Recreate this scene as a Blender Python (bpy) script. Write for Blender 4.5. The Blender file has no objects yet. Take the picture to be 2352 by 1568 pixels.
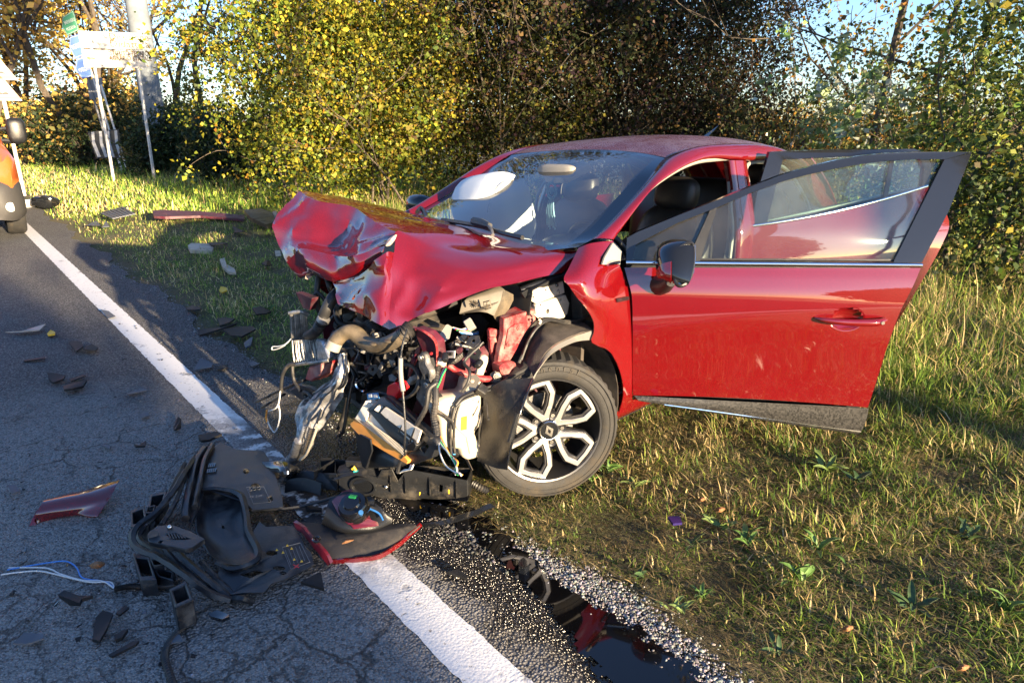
import bpy, bmesh, math, random
import numpy as np
from mathutils import Vector, Matrix, noise as mnoise
from mathutils.geometry import tessellate_polygon
random.seed(7); rng = np.random.default_rng(7)
C = bpy.context.scene.collection
SC = bpy.context.scene
# ------------------------------------------------------------------ camera, sky, sun, exposure
FPX, PIT, HC = 1545.0, 0.309, 1.518          # focal length in photo pixels (2352 wide), pitch, eye height
cam = bpy.data.cameras.new('camera'); cam.sensor_width = 36.0; cam.lens = 36.0 * FPX / 2352.0
cam.clip_start = 0.05; cam.clip_end = 2000
camo = bpy.data.objects.new('camera', cam); C.objects.link(camo)
camo.location = (0, 0, HC); camo.rotation_euler = (math.pi / 2 - PIT, 0, 0); SC.camera = camo
SUN_EL, SUN_AZ = math.radians(9.0), math.radians(-50.0)      # azimuth of the sun, counter-clockwise from +X
sd = Vector((math.cos(SUN_AZ) * math.cos(SUN_EL), math.sin(SUN_AZ) * math.cos(SUN_EL), math.sin(SUN_EL)))
w = bpy.data.worlds.new('World'); SC.world = w; w.use_nodes = True
wn = w.node_tree; bg = wn.nodes['Background']
sky = wn.nodes.new('ShaderNodeTexSky'); sky.sky_type = 'NISHITA'; sky.sun_disc = False
sky.sun_elevation = SUN_EL; sky.sun_rotation = math.pi / 2 - SUN_AZ
sky.air_density = 1.0; sky.dust_density = 0.4; sky.ozone_density = 3.0
tint = wn.nodes.new('ShaderNodeMix'); tint.data_type = 'RGBA'; tint.blend_type = 'MULTIPLY'; tint.inputs[0].default_value = 1.0; tint.inputs[7].default_value = (.93, .92, 1.07, 1)   # camera white balance of the sky light
wn.links.new(sky.outputs[0], tint.inputs[6]); wn.links.new(tint.outputs[2], bg.inputs[0]); bg.inputs[1].default_value = 0.082
sl = bpy.data.lights.new('sun', 'SUN'); sl.energy = 5.0; sl.angle = math.radians(0.55); sl.color = (1.0, 0.77, 0.49)
so = bpy.data.objects.new('sun', sl); C.objects.link(so); so.rotation_euler = sd.to_track_quat('Z', 'Y').to_euler(); so.location = (6, -8, 8)
SC.view_settings.view_transform = 'Standard'; SC.view_settings.look = 'None'
SC.view_settings.gamma = 1.0; SC.view_settings.use_curve_mapping = False
SC.view_settings.exposure = 2.35
SC.cycles.max_bounces = 8; SC.cycles.transparent_max_bounces = 12
# ------------------------------------------------------------------ measuring helpers: photo pixel (2352 wide) -> place
_c, _s = math.cos(PIT), math.sin(PIT)
O = np.array([0, 0, HC])
def ray(x, y):
    a = (x - 1176) / FPX; b = -(y - 784) / FPX
    return np.array([a, _c + b * _s, -_s + b * _c])
def G(x, y, z=0.0):
    d = ray(x, y); return O + d * (z - HC) / d[2]
def WD(x, y, dep): return O + ray(x, y) * dep
def Rm(ax, t):
    c, s = math.cos(t), math.sin(t)
    return np.array({'x': [[1, 0, 0], [0, c, -s], [0, s, c]], 'y': [[c, 0, s], [0, 1, 0], [-s, 0, c]], 'z': [[c, -s, 0], [s, c, 0], [0, 0, 1]]}[ax])
# the wrecked car's own frame: X forward, Y to its left, Z up, origin on the ground under the front axle
RC = Rm('z', math.radians(223.0)) @ Rm('x', math.radians(.8)) @ Rm('y', math.radians(1.113)); TC = np.array([-.3586, 3.142, 0.0])
def c2w(p): return RC @ np.array(p, float) + TC
def w2c(p): return RC.T @ (np.array(p, float) - TC)
def CP(x, y, ax, val):
    o = w2c(O); d = RC.T @ ray(x, y); i = 'xyz'.index(ax)
    return o + d * (val - o[i]) / d[i]
# road frame: u along the road (away, to the left), v to the right of it
RU = np.array([-0.642, 0.767]); RU = RU / np.linalg.norm(RU); RV = np.array([RU[1], -RU[0]])
def uv(p): p = np.asarray(p)[..., :2]; return p @ RU, p @ RV
def UV(u, v, z=0.0): q = RU * u + RV * v; return np.array([q[0], q[1], z])
# ------------------------------------------------------------------ mesh building
def V3(p): return np.array(p, float)
def unit(v): v = V3(v); return v / (np.linalg.norm(v) + 1e-12)
def frame_from(n, up=(0, 0, 1)):
    n = unit(n); u = np.cross(up, n)
    if np.linalg.norm(u) < 1e-4: u = np.cross((0, 1, 0), n)
    u = unit(u); return u, np.cross(n, u), n
def catmull(P, n):
    P = np.asarray(P, float); k = len(P)
    if k < 3:
        t = np.linspace(0, 1, n)[:, None]; return P[0] * (1 - t) + P[-1] * t
    E = np.concatenate([[2 * P[0] - P[1]], P, [2 * P[-1] - P[-2]]])
    out = []
    for t in np.linspace(0, k - 1, n):
        i = min(int(t), k - 2); f = t - i
        a, b, c, d = E[i], E[i + 1], E[i + 2], E[i + 3]
        out.append(.5 * ((2 * b) + (c - a) * f + (2 * a - 5 * b + 4 * c - d) * f * f + (3 * b - a - 3 * c + d) * f ** 3))
    return np.array(out)
class MB:
    def __init__(s): s.v = []; s.f = []; s.m = []
    def add(s, V, Fc, mi=0):
        o = len(s.v); s.v += [tuple(map(float, p)) for p in V]; s.f += [tuple(o + i for i in f) for f in Fc]; s.m += [mi] * len(Fc); return s
    def box(s, c, sx, sy=None, sz=None, R=None, mi=0):
        if sy is None: sx, sy, sz = sx
        R = np.eye(3) if R is None else np.array(R); c = V3(c); V = []
        for dx, dy, dz in ((-1, -1, -1), (1, -1, -1), (1, 1, -1), (-1, 1, -1), (-1, -1, 1), (1, -1, 1), (1, 1, 1), (-1, 1, 1)):
            V.append(c + R @ np.array([dx * sx / 2, dy * sy / 2, dz * sz / 2]))
        return s.add(V, [(0, 3, 2, 1), (4, 5, 6, 7), (0, 1, 5, 4), (1, 2, 6, 5), (2, 3, 7, 6), (3, 0, 4, 7)], mi)
    def bar(s, a, b, w_, h_, up=(0, 0, 1), mi=0):
        a = V3(a); b = V3(b); d = unit(b - a); x = np.cross(up, d)
        if np.linalg.norm(x) < 1e-3: x = np.cross((1, 0, 0), d)
        x = unit(x); y = np.cross(d, x); R = np.array([x, d, y]).T
        return s.box((a + b) / 2, w_, np.linalg.norm(b - a), h_, R, mi)
    def tube(s, P, r, n=8, res=None, cap=True, rings=None, mi=0):
        P = np.asarray(P, float)
        P = catmull(P, res) if res else P
        k = len(P); rr = np.broadcast_to(np.asarray(r, float), (k,)) if np.ndim(r) == 0 or len(np.atleast_1d(r)) == k else np.interp(np.linspace(0, 1, k), np.linspace(0, 1, len(r)), r)
        rr = np.array(rr)
        if rings: rr = rr * (1 + rings * ((np.arange(k) % 2) * 2 - 1))
        T = np.gradient(P, axis=0); T /= np.linalg.norm(T, axis=1)[:, None] + 1e-12
        x = np.cross(T[0], (0.13, .2, 1)); x = unit(x); V = []
        for i in range(k):
            x = unit(x - T[i] * (x @ T[i])); y = np.cross(T[i], x)
            for j in range(n):
                a = 2 * math.pi * j / n; V.append(P[i] + rr[i] * (math.cos(a) * x + math.sin(a) * y))
        Fc = [(i * n + j, i * n + (j + 1) % n, (i + 1) * n + (j + 1) % n, (i + 1) * n + j) for i in range(k - 1) for j in range(n)]
        if cap: Fc += [tuple(range(n - 1, -1, -1)), tuple((k - 1) * n + j for j in range(n))]
        return s.add(V, Fc, mi)
    def plate(s, pts, ext, holes=(), mi=0):
        pts = [V3(p) for p in pts]; holes = [[V3(p) for p in h] for h in holes]
        P = np.array(pts); nrm = np.zeros(3)
        for i in range(len(P)): nrm += np.cross(P[i], P[(i + 1) % len(P)])
        nrm = unit(nrm)
        e = nrm * ext if np.ndim(ext) == 0 else V3(ext)
        loops = [pts] + holes; flat = [p for l in loops for p in l]; n = len(flat)
        tris = tessellate_polygon([[Vector(p) for p in l] for l in loops])
        V = flat + [p + e for p in flat]; Fc = []
        for t in tris:
            a, b, c = t; nn = np.cross(flat[b] - flat[a], flat[c] - flat[a])
            if nn @ e > 0: a, c = c, a
            Fc.append((a, b, c)); Fc.append((c + n, b + n, a + n))
        o = 0
        for l in loops:
            k = len(l)
            for i in range(k): Fc.append((o + i, o + (i + 1) % k, o + (i + 1) % k + n, o + i + n))
            o += k
        return s.add(V, Fc, mi)
    def grid(s, Gd, nu=None, nv=None, thick=0.0, mi=0, closed=False):
        Gd = np.asarray(Gd, float)
        if nu: Gd = np.array([catmull(Gd[:, j], nu) for j in range(Gd.shape[1])]).transpose(1, 0, 2)
        if nv: Gd = np.array([catmull(Gd[i], nv) for i in range(Gd.shape[0])])
        a, b = Gd.shape[:2]; V = list(Gd.reshape(-1, 3)); q = lambda i, j: i * b + j
        Fc = [(q(i, j), q(i, j + 1), q(i + 1, j + 1), q(i + 1, j)) for i in range(a - 1) for j in range(b - 1)]
        if thick:
            du = np.gradient(Gd, axis=0); dv = np.gradient(Gd, axis=1); N = np.cross(du, dv); N /= np.linalg.norm(N, axis=2)[..., None] + 1e-12
            V2 = list((Gd + N * thick).reshape(-1, 3)); n = a * b
            F2 = [tuple(i + n for i in f[::-1]) for f in Fc]
            bd = [(q(0, j), q(0, j + 1)) for j in range(b - 1)] + [(q(a - 1, j + 1), q(a - 1, j)) for j in range(b - 1)] + [(q(i + 1, 0), q(i, 0)) for i in range(a - 1)] + [(q(i, b - 1), q(i + 1, b - 1)) for i in range(a - 1)]
            Fc = Fc + F2 + [(y, x, x + n, y + n) for x, y in bd]; V = V + V2
        return s.add(V, Fc, mi)
    def lathe(s, prof, c, axis=(0, 0, 1), n=24, mi=0, cap=False):
        u, v, w_ = frame_from(axis); c = V3(c); V = []
        for r, h in prof:
            for j in range(n):
                a = 2 * math.pi * j / n; V.append(c + w_ * h + r * (math.cos(a) * u + math.sin(a) * v))
        k = len(prof)
        Fc = [(i * n + j, i * n + (j + 1) % n, (i + 1) * n + (j + 1) % n, (i + 1) * n + j) for i in range(k - 1) for j in range(n)]
        if cap: Fc += [tuple(range(n - 1, -1, -1)), tuple((k - 1) * n + j for j in range(n))]
        return s.add(V, Fc, mi)
    def ball(s, c, r, R=None, n=12, m=8, mi=0, pw=1.0):
        r = np.broadcast_to(np.asarray(r, float), (3,)); R = np.eye(3) if R is None else np.array(R); V = []
        sg = lambda x: math.copysign(abs(x) ** pw, x)
        for i in range(m + 1):
            t = math.pi * i / m
            for j in range(n):
                a = 2 * math.pi * j / n
                V.append(V3(c) + R @ (r * np.array([sg(math.sin(t)) * sg(math.cos(a)), sg(math.sin(t)) * sg(math.sin(a)), sg(math.cos(t))])))
        Fc = [(i * n + j, (i + 1) * n + j, (i + 1) * n + (j + 1) % n, i * n + (j + 1) % n) for i in range(m) for j in range(n)]
        return s.add(V, Fc, mi)
    def xf(s, fn): s.v = [tuple(fn(np.array(p))) for p in s.v]; return s
    def crumple(s, amp, sc, seed=0, dirs=(1, 1, 1)):
        out = []
        for p in s.v:
            q = Vector(p) * sc + Vector((seed * 3.1, seed * 1.7, seed))
            d = mnoise.noise_vector(q); out.append((p[0] + amp * d[0] * dirs[0], p[1] + amp * d[1] * dirs[1], p[2] + amp * d[2] * dirs[2]))
        s.v = out; return s
    def build(s, name, mat, parent=None, smooth=None, bevel=0, sub=0, angle=35):
        me = bpy.data.meshes.new(name)
        V = s.v
        if parent is not None and parent.get('_off') is not None:
            o = parent['_off']; V = [(p[0] - o[0], p[1] - o[1], p[2] - o[2]) for p in V]
        me.from_pydata(V, [], s.f); me.update()
        for mm in (mat if isinstance(mat, (list, tuple)) else [mat]): me.materials.append(mm)
        if max(s.m, default=0): me.polygons.foreach_set('material_index', s.m)
        bm = bmesh.new(); bm.from_mesh(me); bmesh.ops.remove_doubles(bm, verts=bm.verts, dist=1e-5)
        bmesh.ops.recalc_face_normals(bm, faces=bm.faces)
        if bevel:
            ed = [e for e in bm.edges if len(e.link_faces) == 2 and e.calc_face_angle(0) > .6]
            try: bmesh.ops.bevel(bm, geom=ed, offset=bevel, segments=1, affect='EDGES', profile=.5, clamp_overlap=True)
            except Exception: pass
        bm.to_mesh(me); bm.free()
        if smooth is not False:
            me.polygons.foreach_set('use_smooth', [True] * len(me.polygons)); me.set_sharp_from_angle(angle=math.radians(angle if smooth is None else 60))
        ob = bpy.data.objects.new(name, me); C.objects.link(ob)
        if parent is not None:
            ob.parent = parent
            if parent.get('_off') is not None: ob['_off'] = [0.0, 0.0, 0.0] if False else list(parent['_off'])
        return ob
def thing(name, label, cat, loc=(0, 0, 0), group=None):
    """Empty at the thing's base; parts are given in world coordinates and stored relative to it"""
    o = bpy.data.objects.new(name, None); C.objects.link(o); o.location = tuple(map(float, loc)); o['_off'] = [float(x) for x in loc]
    o.empty_display_size = .1; return tag(o, label, cat, group)
def tag(o, label=None, cat=None, group=None, kind=None):
    for k, v in (('label', label), ('category', cat), ('group', group), ('kind', kind)):
        if v: o[k] = v
    return o
def solo(name, mb, mat, label, cat, group=None, loc=None, **kw):
    """a thing that is one mesh; origin at its base"""
    P = np.array(mb.v); loc = np.array([P[:, 0].mean(), P[:, 1].mean(), P[:, 2].min()]) if loc is None else np.array(loc)
    mb.v = [tuple(p - loc) for p in P]; o = mb.build(name, mat, None, **kw); o.location = loc
    return tag(o, label, cat, group)
def copy_tree(o, parent=None):
    c = o.copy(); C.objects.link(c); c.parent = parent
    for ch in o.children: copy_tree(ch, c)
    return c
# ------------------------------------------------------------------ materials
def mat(name, col, rough=.5, metal=0.0, var=0.0, vs=6.0, bump=0.0, bs=60.0, coat=0.0, col2=None, spec=.5, dirt=0.0, dcol=(.22, .18, .13), ds=9.0, alpha=None):
    m = bpy.data.materials.new(name); m.use_nodes = True; nt = m.node_tree; b = nt.nodes['Principled BSDF']; L = nt.links.new
    b.inputs['Base Color'].default_value = (*col, 1); b.inputs['Roughness'].default_value = rough; b.inputs['Metallic'].default_value = metal
    b.inputs['Specular IOR Level'].default_value = spec
    if coat: b.inputs['Coat Weight'].default_value = coat; b.inputs['Coat Roughness'].default_value = .04
    tc = nt.nodes.new('ShaderNodeTexCoord'); src = None
    def nz(sc, det=4, ro=.6):
        n = nt.nodes.new('ShaderNodeTexNoise'); n.inputs['Scale'].default_value = sc; n.inputs['Detail'].default_value = det; n.inputs['Roughness'].default_value = ro
        L(tc.outputs['Object'], n.inputs['Vector']); return n
    def mix(a, bb, f):
        x = nt.nodes.new('ShaderNodeMix'); x.data_type = 'RGBA'
        for s_, i in ((a, 6), (bb, 7)):
            if isinstance(s_, tuple): x.inputs[i].default_value = (*s_, 1)
            else: L(s_, x.inputs[i])
        L(f, x.inputs[0]); return x.outputs[2]
    def ramp(o, lo, hi):
        r = nt.nodes.new('ShaderNodeMapRange'); r.inputs[1].default_value = lo; r.inputs[2].default_value = hi; L(o, r.inputs[0]); return r.outputs[0]
    src = None
    if var:
        c2 = col2 if col2 else tuple(max(0, x * (1 - var)) for x in col); c1 = col if col2 else tuple(min(1, x * (1 + var)) for x in col)
        src = mix(c1, c2, ramp(nz(vs).outputs[0], .35, .65))
    if dirt:
        f = ramp(nz(ds, 8, .7).outputs[0], .62 - dirt * .35, .78 - dirt * .2); src = mix(src if src else col, dcol, f)
        rr = nt.nodes.new('ShaderNodeMapRange'); rr.inputs[3].default_value = rough; rr.inputs[4].default_value = min(1, rough + .4); L(f, rr.inputs[0]); L(rr.outputs[0], b.inputs['Roughness'])
    if src: L(src, b.inputs['Base Color'])
    if bump:
        bp = nt.nodes.new('ShaderNodeBump'); bp.inputs['Strength'].default_value = bump; bp.inputs['Distance'].default_value = .004; L(nz(bs, 3).outputs[0], bp.inputs['Height']); L(bp.outputs[0], b.inputs['Normal'])
    if alpha is not None: b.inputs['Alpha'].default_value = alpha
    return m
MT = {}
MT['black'] = mat('black_plastic', (.010, .011, .013), .38, var=.4, vs=9, bump=.25, bs=260, dirt=.06, dcol=(.045, .042, .038))
MT['blackdirty'] = mat('dirty_black_plastic', (.012, .013, .015), .38, var=.4, vs=5, bump=.3, bs=180, dirt=.30, dcol=(.060, .052, .042), ds=9)
MT['gloss'] = mat('gloss_black', (.008, .009, .011), .12, coat=.6)
MT['rubber'] = mat('tyre_rubber', (.016, .0155, .015), .75, var=.3, vs=14, bump=.35, bs=220, dirt=.3, dcol=(.055, .045, .032), ds=7)
MT['hose'] = mat('hose_rubber', (.016, .016, .017), .5, dirt=.3, dcol=(.07, .06, .05))
MT['duct'] = mat('dusty_duct_plastic', (.10, .078, .05), .5, var=.4, vs=11, bump=.15, bs=90, dirt=.4, dcol=(.03, .026, .02), ds=12)
MT['alu'] = mat('raw_aluminium', (.42, .42, .43), .45, .85, var=.45, vs=22, bump=.6, bs=90, dirt=.5, dcol=(.10, .095, .09), ds=18)
MT['fin'] = mat('radiator_fin_metal', (.30, .30, .29), .45, .8, var=.35, vs=18, bump=.5, bs=120, dirt=.4, dcol=(.06, .055, .05), ds=12)
MT['cast'] = mat('cast_metal', (.17, .165, .16), .5, .7, var=.5, vs=20, bump=.5, bs=110, dirt=.4, dcol=(.05, .045, .04))
MT['steel'] = mat('bright_steel', (.62, .60, .57), .25, 1.0, var=.2, vs=25)
MT['chrome'] = mat('chrome', (.82, .83, .85), .10, 1.0)
MT['white'] = mat('white_plastic', (.40, .36, .29), .5, var=.12, vs=7, dirt=.28, dcol=(.30, .24, .16), ds=8)
MT['beige'] = mat('galvanised_primer', (.50, .45, .38), .5, .1, var=.2, vs=10, dirt=.25, dcol=(.25, .2, .14), ds=12)
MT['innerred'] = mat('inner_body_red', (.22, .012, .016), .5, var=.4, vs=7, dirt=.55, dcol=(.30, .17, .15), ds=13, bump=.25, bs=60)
MT['innermag'] = mat('inner_body_red_shaded', (.075, .008, .018), .5, var=.5, vs=9, dirt=.45, dcol=(.07, .04, .045), ds=11, bump=.3, bs=60)  # inner body magenta, darkened for the shade inside the torn front
MT['orange'] = mat('orange_filter_foam', (.75, .30, .05), .7, var=.15)
MT['paper'] = mat('filter_paper', (.62, .56, .46), .9, var=.2, vs=14, dirt=.2)
MT['redplug'] = mat('red_connector', (.62, .015, .02), .35)
MT['label'] = mat('paper_label', (.75, .74, .7), .6)
MT['ink'] = mat('print_ink', (.03, .03, .03), .6)
MT['yellow'] = mat('yellow_plastic', (.72, .45, .02), .5)
MT['bluep'] = mat('blue_plastic', (.05, .22, .50), .4)
MT['green'] = mat('green_plastic', (.03, .42, .10), .4)
MT['wirew'] = mat('white_wire', (.6, .6, .58), .4)
MT['wireb'] = mat('blue_wire', (.04, .2, .55), .4)
MT['leather'] = mat('black_leather', (.022, .02, .019), .42, bump=.2, bs=300)
MT['beltgrey'] = mat('grey_trim', (.22, .21, .19), .7)
MT['felt'] = mat('felt_liner', (.06, .05, .042), .95, var=.4, vs=16, bump=.9, bs=240)
MT['bag'] = mat('airbag_fabric', (.62, .66, .67), .75, bump=.25, bs=160)
# ------------------------------------------------------------------ ground materials
def nodes(name):
    m = bpy.data.materials.new(name); m.use_nodes = True; nt = m.node_tree
    return m, nt, nt.nodes['Principled BSDF']
class NT:
    def __init__(s, nt): s.nt = nt; s.L = nt.links.new; s.tc = nt.nodes.new('ShaderNodeTexCoord').outputs['Object']
    def n(s, typ, **kw):
        x = s.nt.nodes.new(typ)
        for k, v in kw.items():
            if k.startswith('i_'): x.inputs[k[2:].replace('_', ' ')].default_value = v
            else: setattr(x, k, v)
        return x
    def noise(s, sc, det=4, ro=.6, vec=None):
        x = s.n('ShaderNodeTexNoise', i_Scale=sc, i_Detail=det, i_Roughness=ro); s.L(vec or s.tc, x.inputs['Vector']); return x
    def vor(s, sc, feat='F1', vec=None):
        x = s.n('ShaderNodeTexVoronoi', i_Scale=sc, feature=feat); s.L(vec or s.tc, x.inputs['Vector']); return x
    def mr(s, o, a, b, c=0., d=1., st='LINEAR'):
        x = s.n('ShaderNodeMapRange', interpolation_type=st); s.L(o, x.inputs[0])
        for i, v in zip((1, 2, 3, 4), (a, b, c, d)): x.inputs[i].default_value = v
        return x.outputs[0]
    def math(s, op, a, b=0.):
        x = s.n('ShaderNodeMath', operation=op)
        for i, q in ((0, a), (1, b)):
            if isinstance(q, (int, float)): x.inputs[i].default_value = q
            else: s.L(q, x.inputs[i])
        return x.outputs[0]
    def mix(s, a, b, f, bt='MIX'):
        x = s.n('ShaderNodeMix', data_type='RGBA', blend_type=bt)
        for q, i in ((a, 6), (b, 7)):
            if isinstance(q, tuple): x.inputs[i].default_value = (*q, 1)
            else: s.L(q, x.inputs[i])
        if isinstance(f, (int, float)): x.inputs[0].default_value = f
        else: s.L(f, x.inputs[0])
        return x.outputs[2]
    def bump(s, h, st, dist, nrm=None):
        x = s.n('ShaderNodeBump', i_Strength=st, i_Distance=dist); s.L(h, x.inputs['Height'])
        if nrm: s.L(nrm, x.inputs['Normal'])
        return x.outputs[0]
    def ell(s, cx, cy, ang, a, b):
        """1 inside a noisy ellipse on the ground -> 0 outside"""
        mp = s.n('ShaderNodeMapping', vector_type='TEXTURE'); mp.inputs['Location'].default_value = (cx, cy, 0); mp.inputs['Rotation'].default_value = (0, 0, ang); mp.inputs['Scale'].default_value = (a, b, 1)
        s.L(s.tc, mp.inputs['Vector']); x = s.n('ShaderNodeSeparateXYZ'); s.L(mp.outputs[0], x.inputs[0])
        return s.math('SQRT', s.math('ADD', s.math('MULTIPLY', x.outputs[0], x.outputs[0]), s.math('MULTIPLY', x.outputs[1], x.outputs[1])))
AU = math.atan2(RU[1], RU[0])
def asphalt_nodes(k):
    st = k.vor(98); st2 = k.vor(75)
    h = k.mr(st.outputs['Distance'], 0, .75, 1, 0)
    col = k.mix((.21, .21, .213), (.35, .345, .335), k.mr(k.noise(1.1, 6, .65).outputs[0], .35, .65))
    cr = k.n('ShaderNodeSeparateColor'); k.L(st.outputs['Color'], cr.inputs[0])
    col = k.mix(col, (.46, .45, .43), k.mr(cr.outputs[0], .60, .92, 0, 1))
    col = k.mix(col, (.035, .034, .034), k.mr(cr.outputs[1], .62, .95, 0, .75))
    col = k.mix(col, (.022, .022, .023), k.mr(h, .52, .25, 0, .75))
    # darker band near the edge line
    xv = k.n('ShaderNodeVectorMath', operation='DOT_PRODUCT'); k.L(k.tc, xv.inputs[0]); xv.inputs[1].default_value = (RV[0], RV[1], 0)
    nv = k.math('ADD', xv.outputs['Value'], k.mr(k.noise(1.6, 4).outputs[0], 0, 1, -.35, .35))
    col = k.mix(col, (.042, .041, .042), k.mr(nv, -.1, .5, 0, .30))
    # cracks: large blocks, only in the worn patch nearest the camera
    dist = k.n('ShaderNodeVectorMath', operation='ADD'); nn = k.noise(3.5, 5); sc = k.n('ShaderNodeVectorMath', operation='SCALE'); sc.inputs['Scale'].default_value = .32
    k.L(nn.outputs['Color'], sc.inputs[0]); k.L(k.tc, dist.inputs[0]); k.L(sc.outputs[0], dist.inputs[1])
    e1 = k.vor(3.1, 'DISTANCE_TO_EDGE', dist.outputs[0]).outputs['Distance']; e2 = k.vor(7.5, 'DISTANCE_TO_EDGE', dist.outputs[0]).outputs['Distance']
    cm = k.mr(k.math('ADD', k.ell(-1.35, 1.85, AU, 2.3, 1.05), k.mr(k.noise(1.5, 3).outputs[0], 0, 1, -.3, .3)), 1.15, .8)
    cm2 = k.mr(k.math('ADD', k.ell(-1.15, 1.6, AU, .9, .75), k.mr(k.noise(2.2, 3).outputs[0], 0, 1, -.3, .3)), 1.1, .7)
    c1 = k.math('MULTIPLY', k.math('MULTIPLY', k.mr(e1, .006, .022, 1, 0), k.mr(k.noise(1.7, 3).outputs[0], .40, .52)), cm); c2 = k.math('MULTIPLY', k.math('MULTIPLY', k.mr(e2, .015, .06, 1, 0), k.mr(k.noise(2.6, 3).outputs[0], .44, .56)), cm2)
    crk = k.math('MAXIMUM', c1, k.math('MULTIPLY', c2, .8))
    col = k.mix(col, (.36, .35, .335), k.math('MULTIPLY', cm, k.mr(cr.outputs[2], .1, .8, .15, .8)))
    col = k.mix(col, (.03, .029, .028), k.math('MULTIPLY', crk, .75))
    # spilled fluid, round the wreck and along the shoulder
    def spill(cx, cy, a, b, ang, lo, hi, ns=2.2): return k.mr(k.math('ADD', k.ell(cx, cy, ang, a, b), k.mr(k.noise(ns, 6, .7).outputs[0], 0, 1, -.75, .75)), hi, lo)
    sp = k.math('MAXIMUM', spill(-.2, 2.75, 1.0, .55, .2, .75, 1.1), k.math('MAXIMUM', spill(.12, 1.98, 1.25, .25, AU + .10, .85, 1.25, 5.0), spill(-.95, 3.15, .8, .35, AU, .5, 1.2)))
    col = k.mix(col, k.mix(col, (.14, .125, .12), 1.0, 'MULTIPLY'), sp)
    hh = k.math('ADD', h, k.math('MULTIPLY', k.noise(28, 4).outputs[0], .8))
    hh = k.math('SUBTRACT', hh, k.math('MULTIPLY', crk, 1.6))
    return col, hh, sp, cr
road_m, nt, b = nodes('worn_asphalt'); k = NT(nt)
col, hh, sp, cr = asphalt_nodes(k)
k.L(col, b.inputs['Base Color']); k.L(k.mr(sp, 0, 1, .82, .22), b.inputs['Roughness']); k.L(k.bump(hh, 1.0, .018), b.inputs['Normal'])
b.inputs['Specular IOR Level'].default_value = .45
line_m, nt, b = nodes('worn_road_paint'); k = NT(nt)
col, hh, sp, cr = asphalt_nodes(k)
pt = k.mix((.66, .65, .62), (.78, .77, .74), k.noise(14, 5).outputs[0])
chip = k.math('MAXIMUM', k.mr(k.noise(36, 6, .75).outputs[0], .60, .66), k.mr(k.noise(5, 5, .7).outputs[0], .60, .70))
worn = k.mr(k.math('ADD', k.ell(-1.05, 2.72, AU, .86, .5), k.mr(k.noise(6, 5).outputs[0], 0, 1, -.45, .45)), 1.15, .7)
chip = k.math('MAXIMUM', chip, k.math('MULTIPLY', worn, k.mr(k.noise(9, 6, .7).outputs[0], .42, .5)))
k.L(k.mix(pt, col, chip), b.inputs['Base Color']); b.inputs['Roughness'].default_value = .7
k.L(k.bump(k.math('ADD', k.math('MULTIPLY', hh, .25), k.math('MULTIPLY', chip, -.5)), .6, .004), b.inputs['Normal'])
soil_m, nt, b = nodes('verge_soil'); k = NT(nt)
c = k.mix((.085, .072, .036), (.15, .125, .062), k.noise(2.3, 6, .7).outputs[0]); c = k.mix(c, (.06, .085, .022), k.mr(k.noise(1.1, 5, .65).outputs[0], .45, .62))
k.L(k.mix(c, (.045, .038, .022), k.mr(k.noise(45, 3).outputs[0], .5, .7)), b.inputs['Base Color']); b.inputs['Roughness'].default_value = .95
k.L(k.bump(k.noise(38, 5, .7).outputs[0], 1, .03), b.inputs['Normal'])
# ------------------------------------------------------------------ terrain, road, edge line
def edge_v(u): return 1.43 + .05 * math.sin(u * 2.1) + .04 * math.sin(u * 5.3 + 1) + .02 * math.sin(u * 13.1)
m = MB(); us = np.concatenate([np.arange(-60, 60, 4.0), [60, 120, 240, 500, 900]]); vs = np.concatenate([[-900, -300, -100, -40, -14], np.arange(-9.5, 30, 2.5), [40, 100, 300, 900]])
us = np.concatenate([[-900, -300, -120], us])
Gd = np.array([[UV(u, v, -.014) for v in vs] for u in us]); m.grid(Gd)
tag(m.build('ground', soil_m), kind='structure')
m = MB(); us = np.concatenate([[-15.5], np.arange(-15, 40, .12), [60, 120, 240, 500, 900]])
m.grid(np.array([[UV(u, v, 0) for v in (-7.2, -3, 0, .7, 1.2, edge_v(u) if -21 < u < 41 else 1.43)] for u in us])); tag(m.build('road', road_m, smooth=False), kind='structure')
m = MB(); LV = .955
for a, c_, wv in ((-15, -.2, .078), (-.2, 3.0, .078), (3.0, 400, .078)):
    us = np.linspace(a, min(c_, 40), max(2, int((min(c_, 40) - a) / .02))); 
    if c_ > 40: us = np.concatenate([us, [60, 100, 200, 400]])
    m.grid(np.array([[UV(u, LV - wv + .0015 * math.sin(u * 31) + rng.normal() * .0018, .0035), UV(u, LV, .0035), UV(u, LV + wv + .0015 * math.sin(u * 27 + 1) + rng.normal() * .0018, .0035)] for u in us]))
tag(m.build('edge_line', line_m, smooth=False), kind='structure')
m = MB(); m.grid(np.array([[UV(u, v, .0035) for v in (-6.9, -6.75)] for u in (-200, 0, 200, 400)])); tag(m.build('far_edge_line', line_m, smooth=False), kind='structure')
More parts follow.
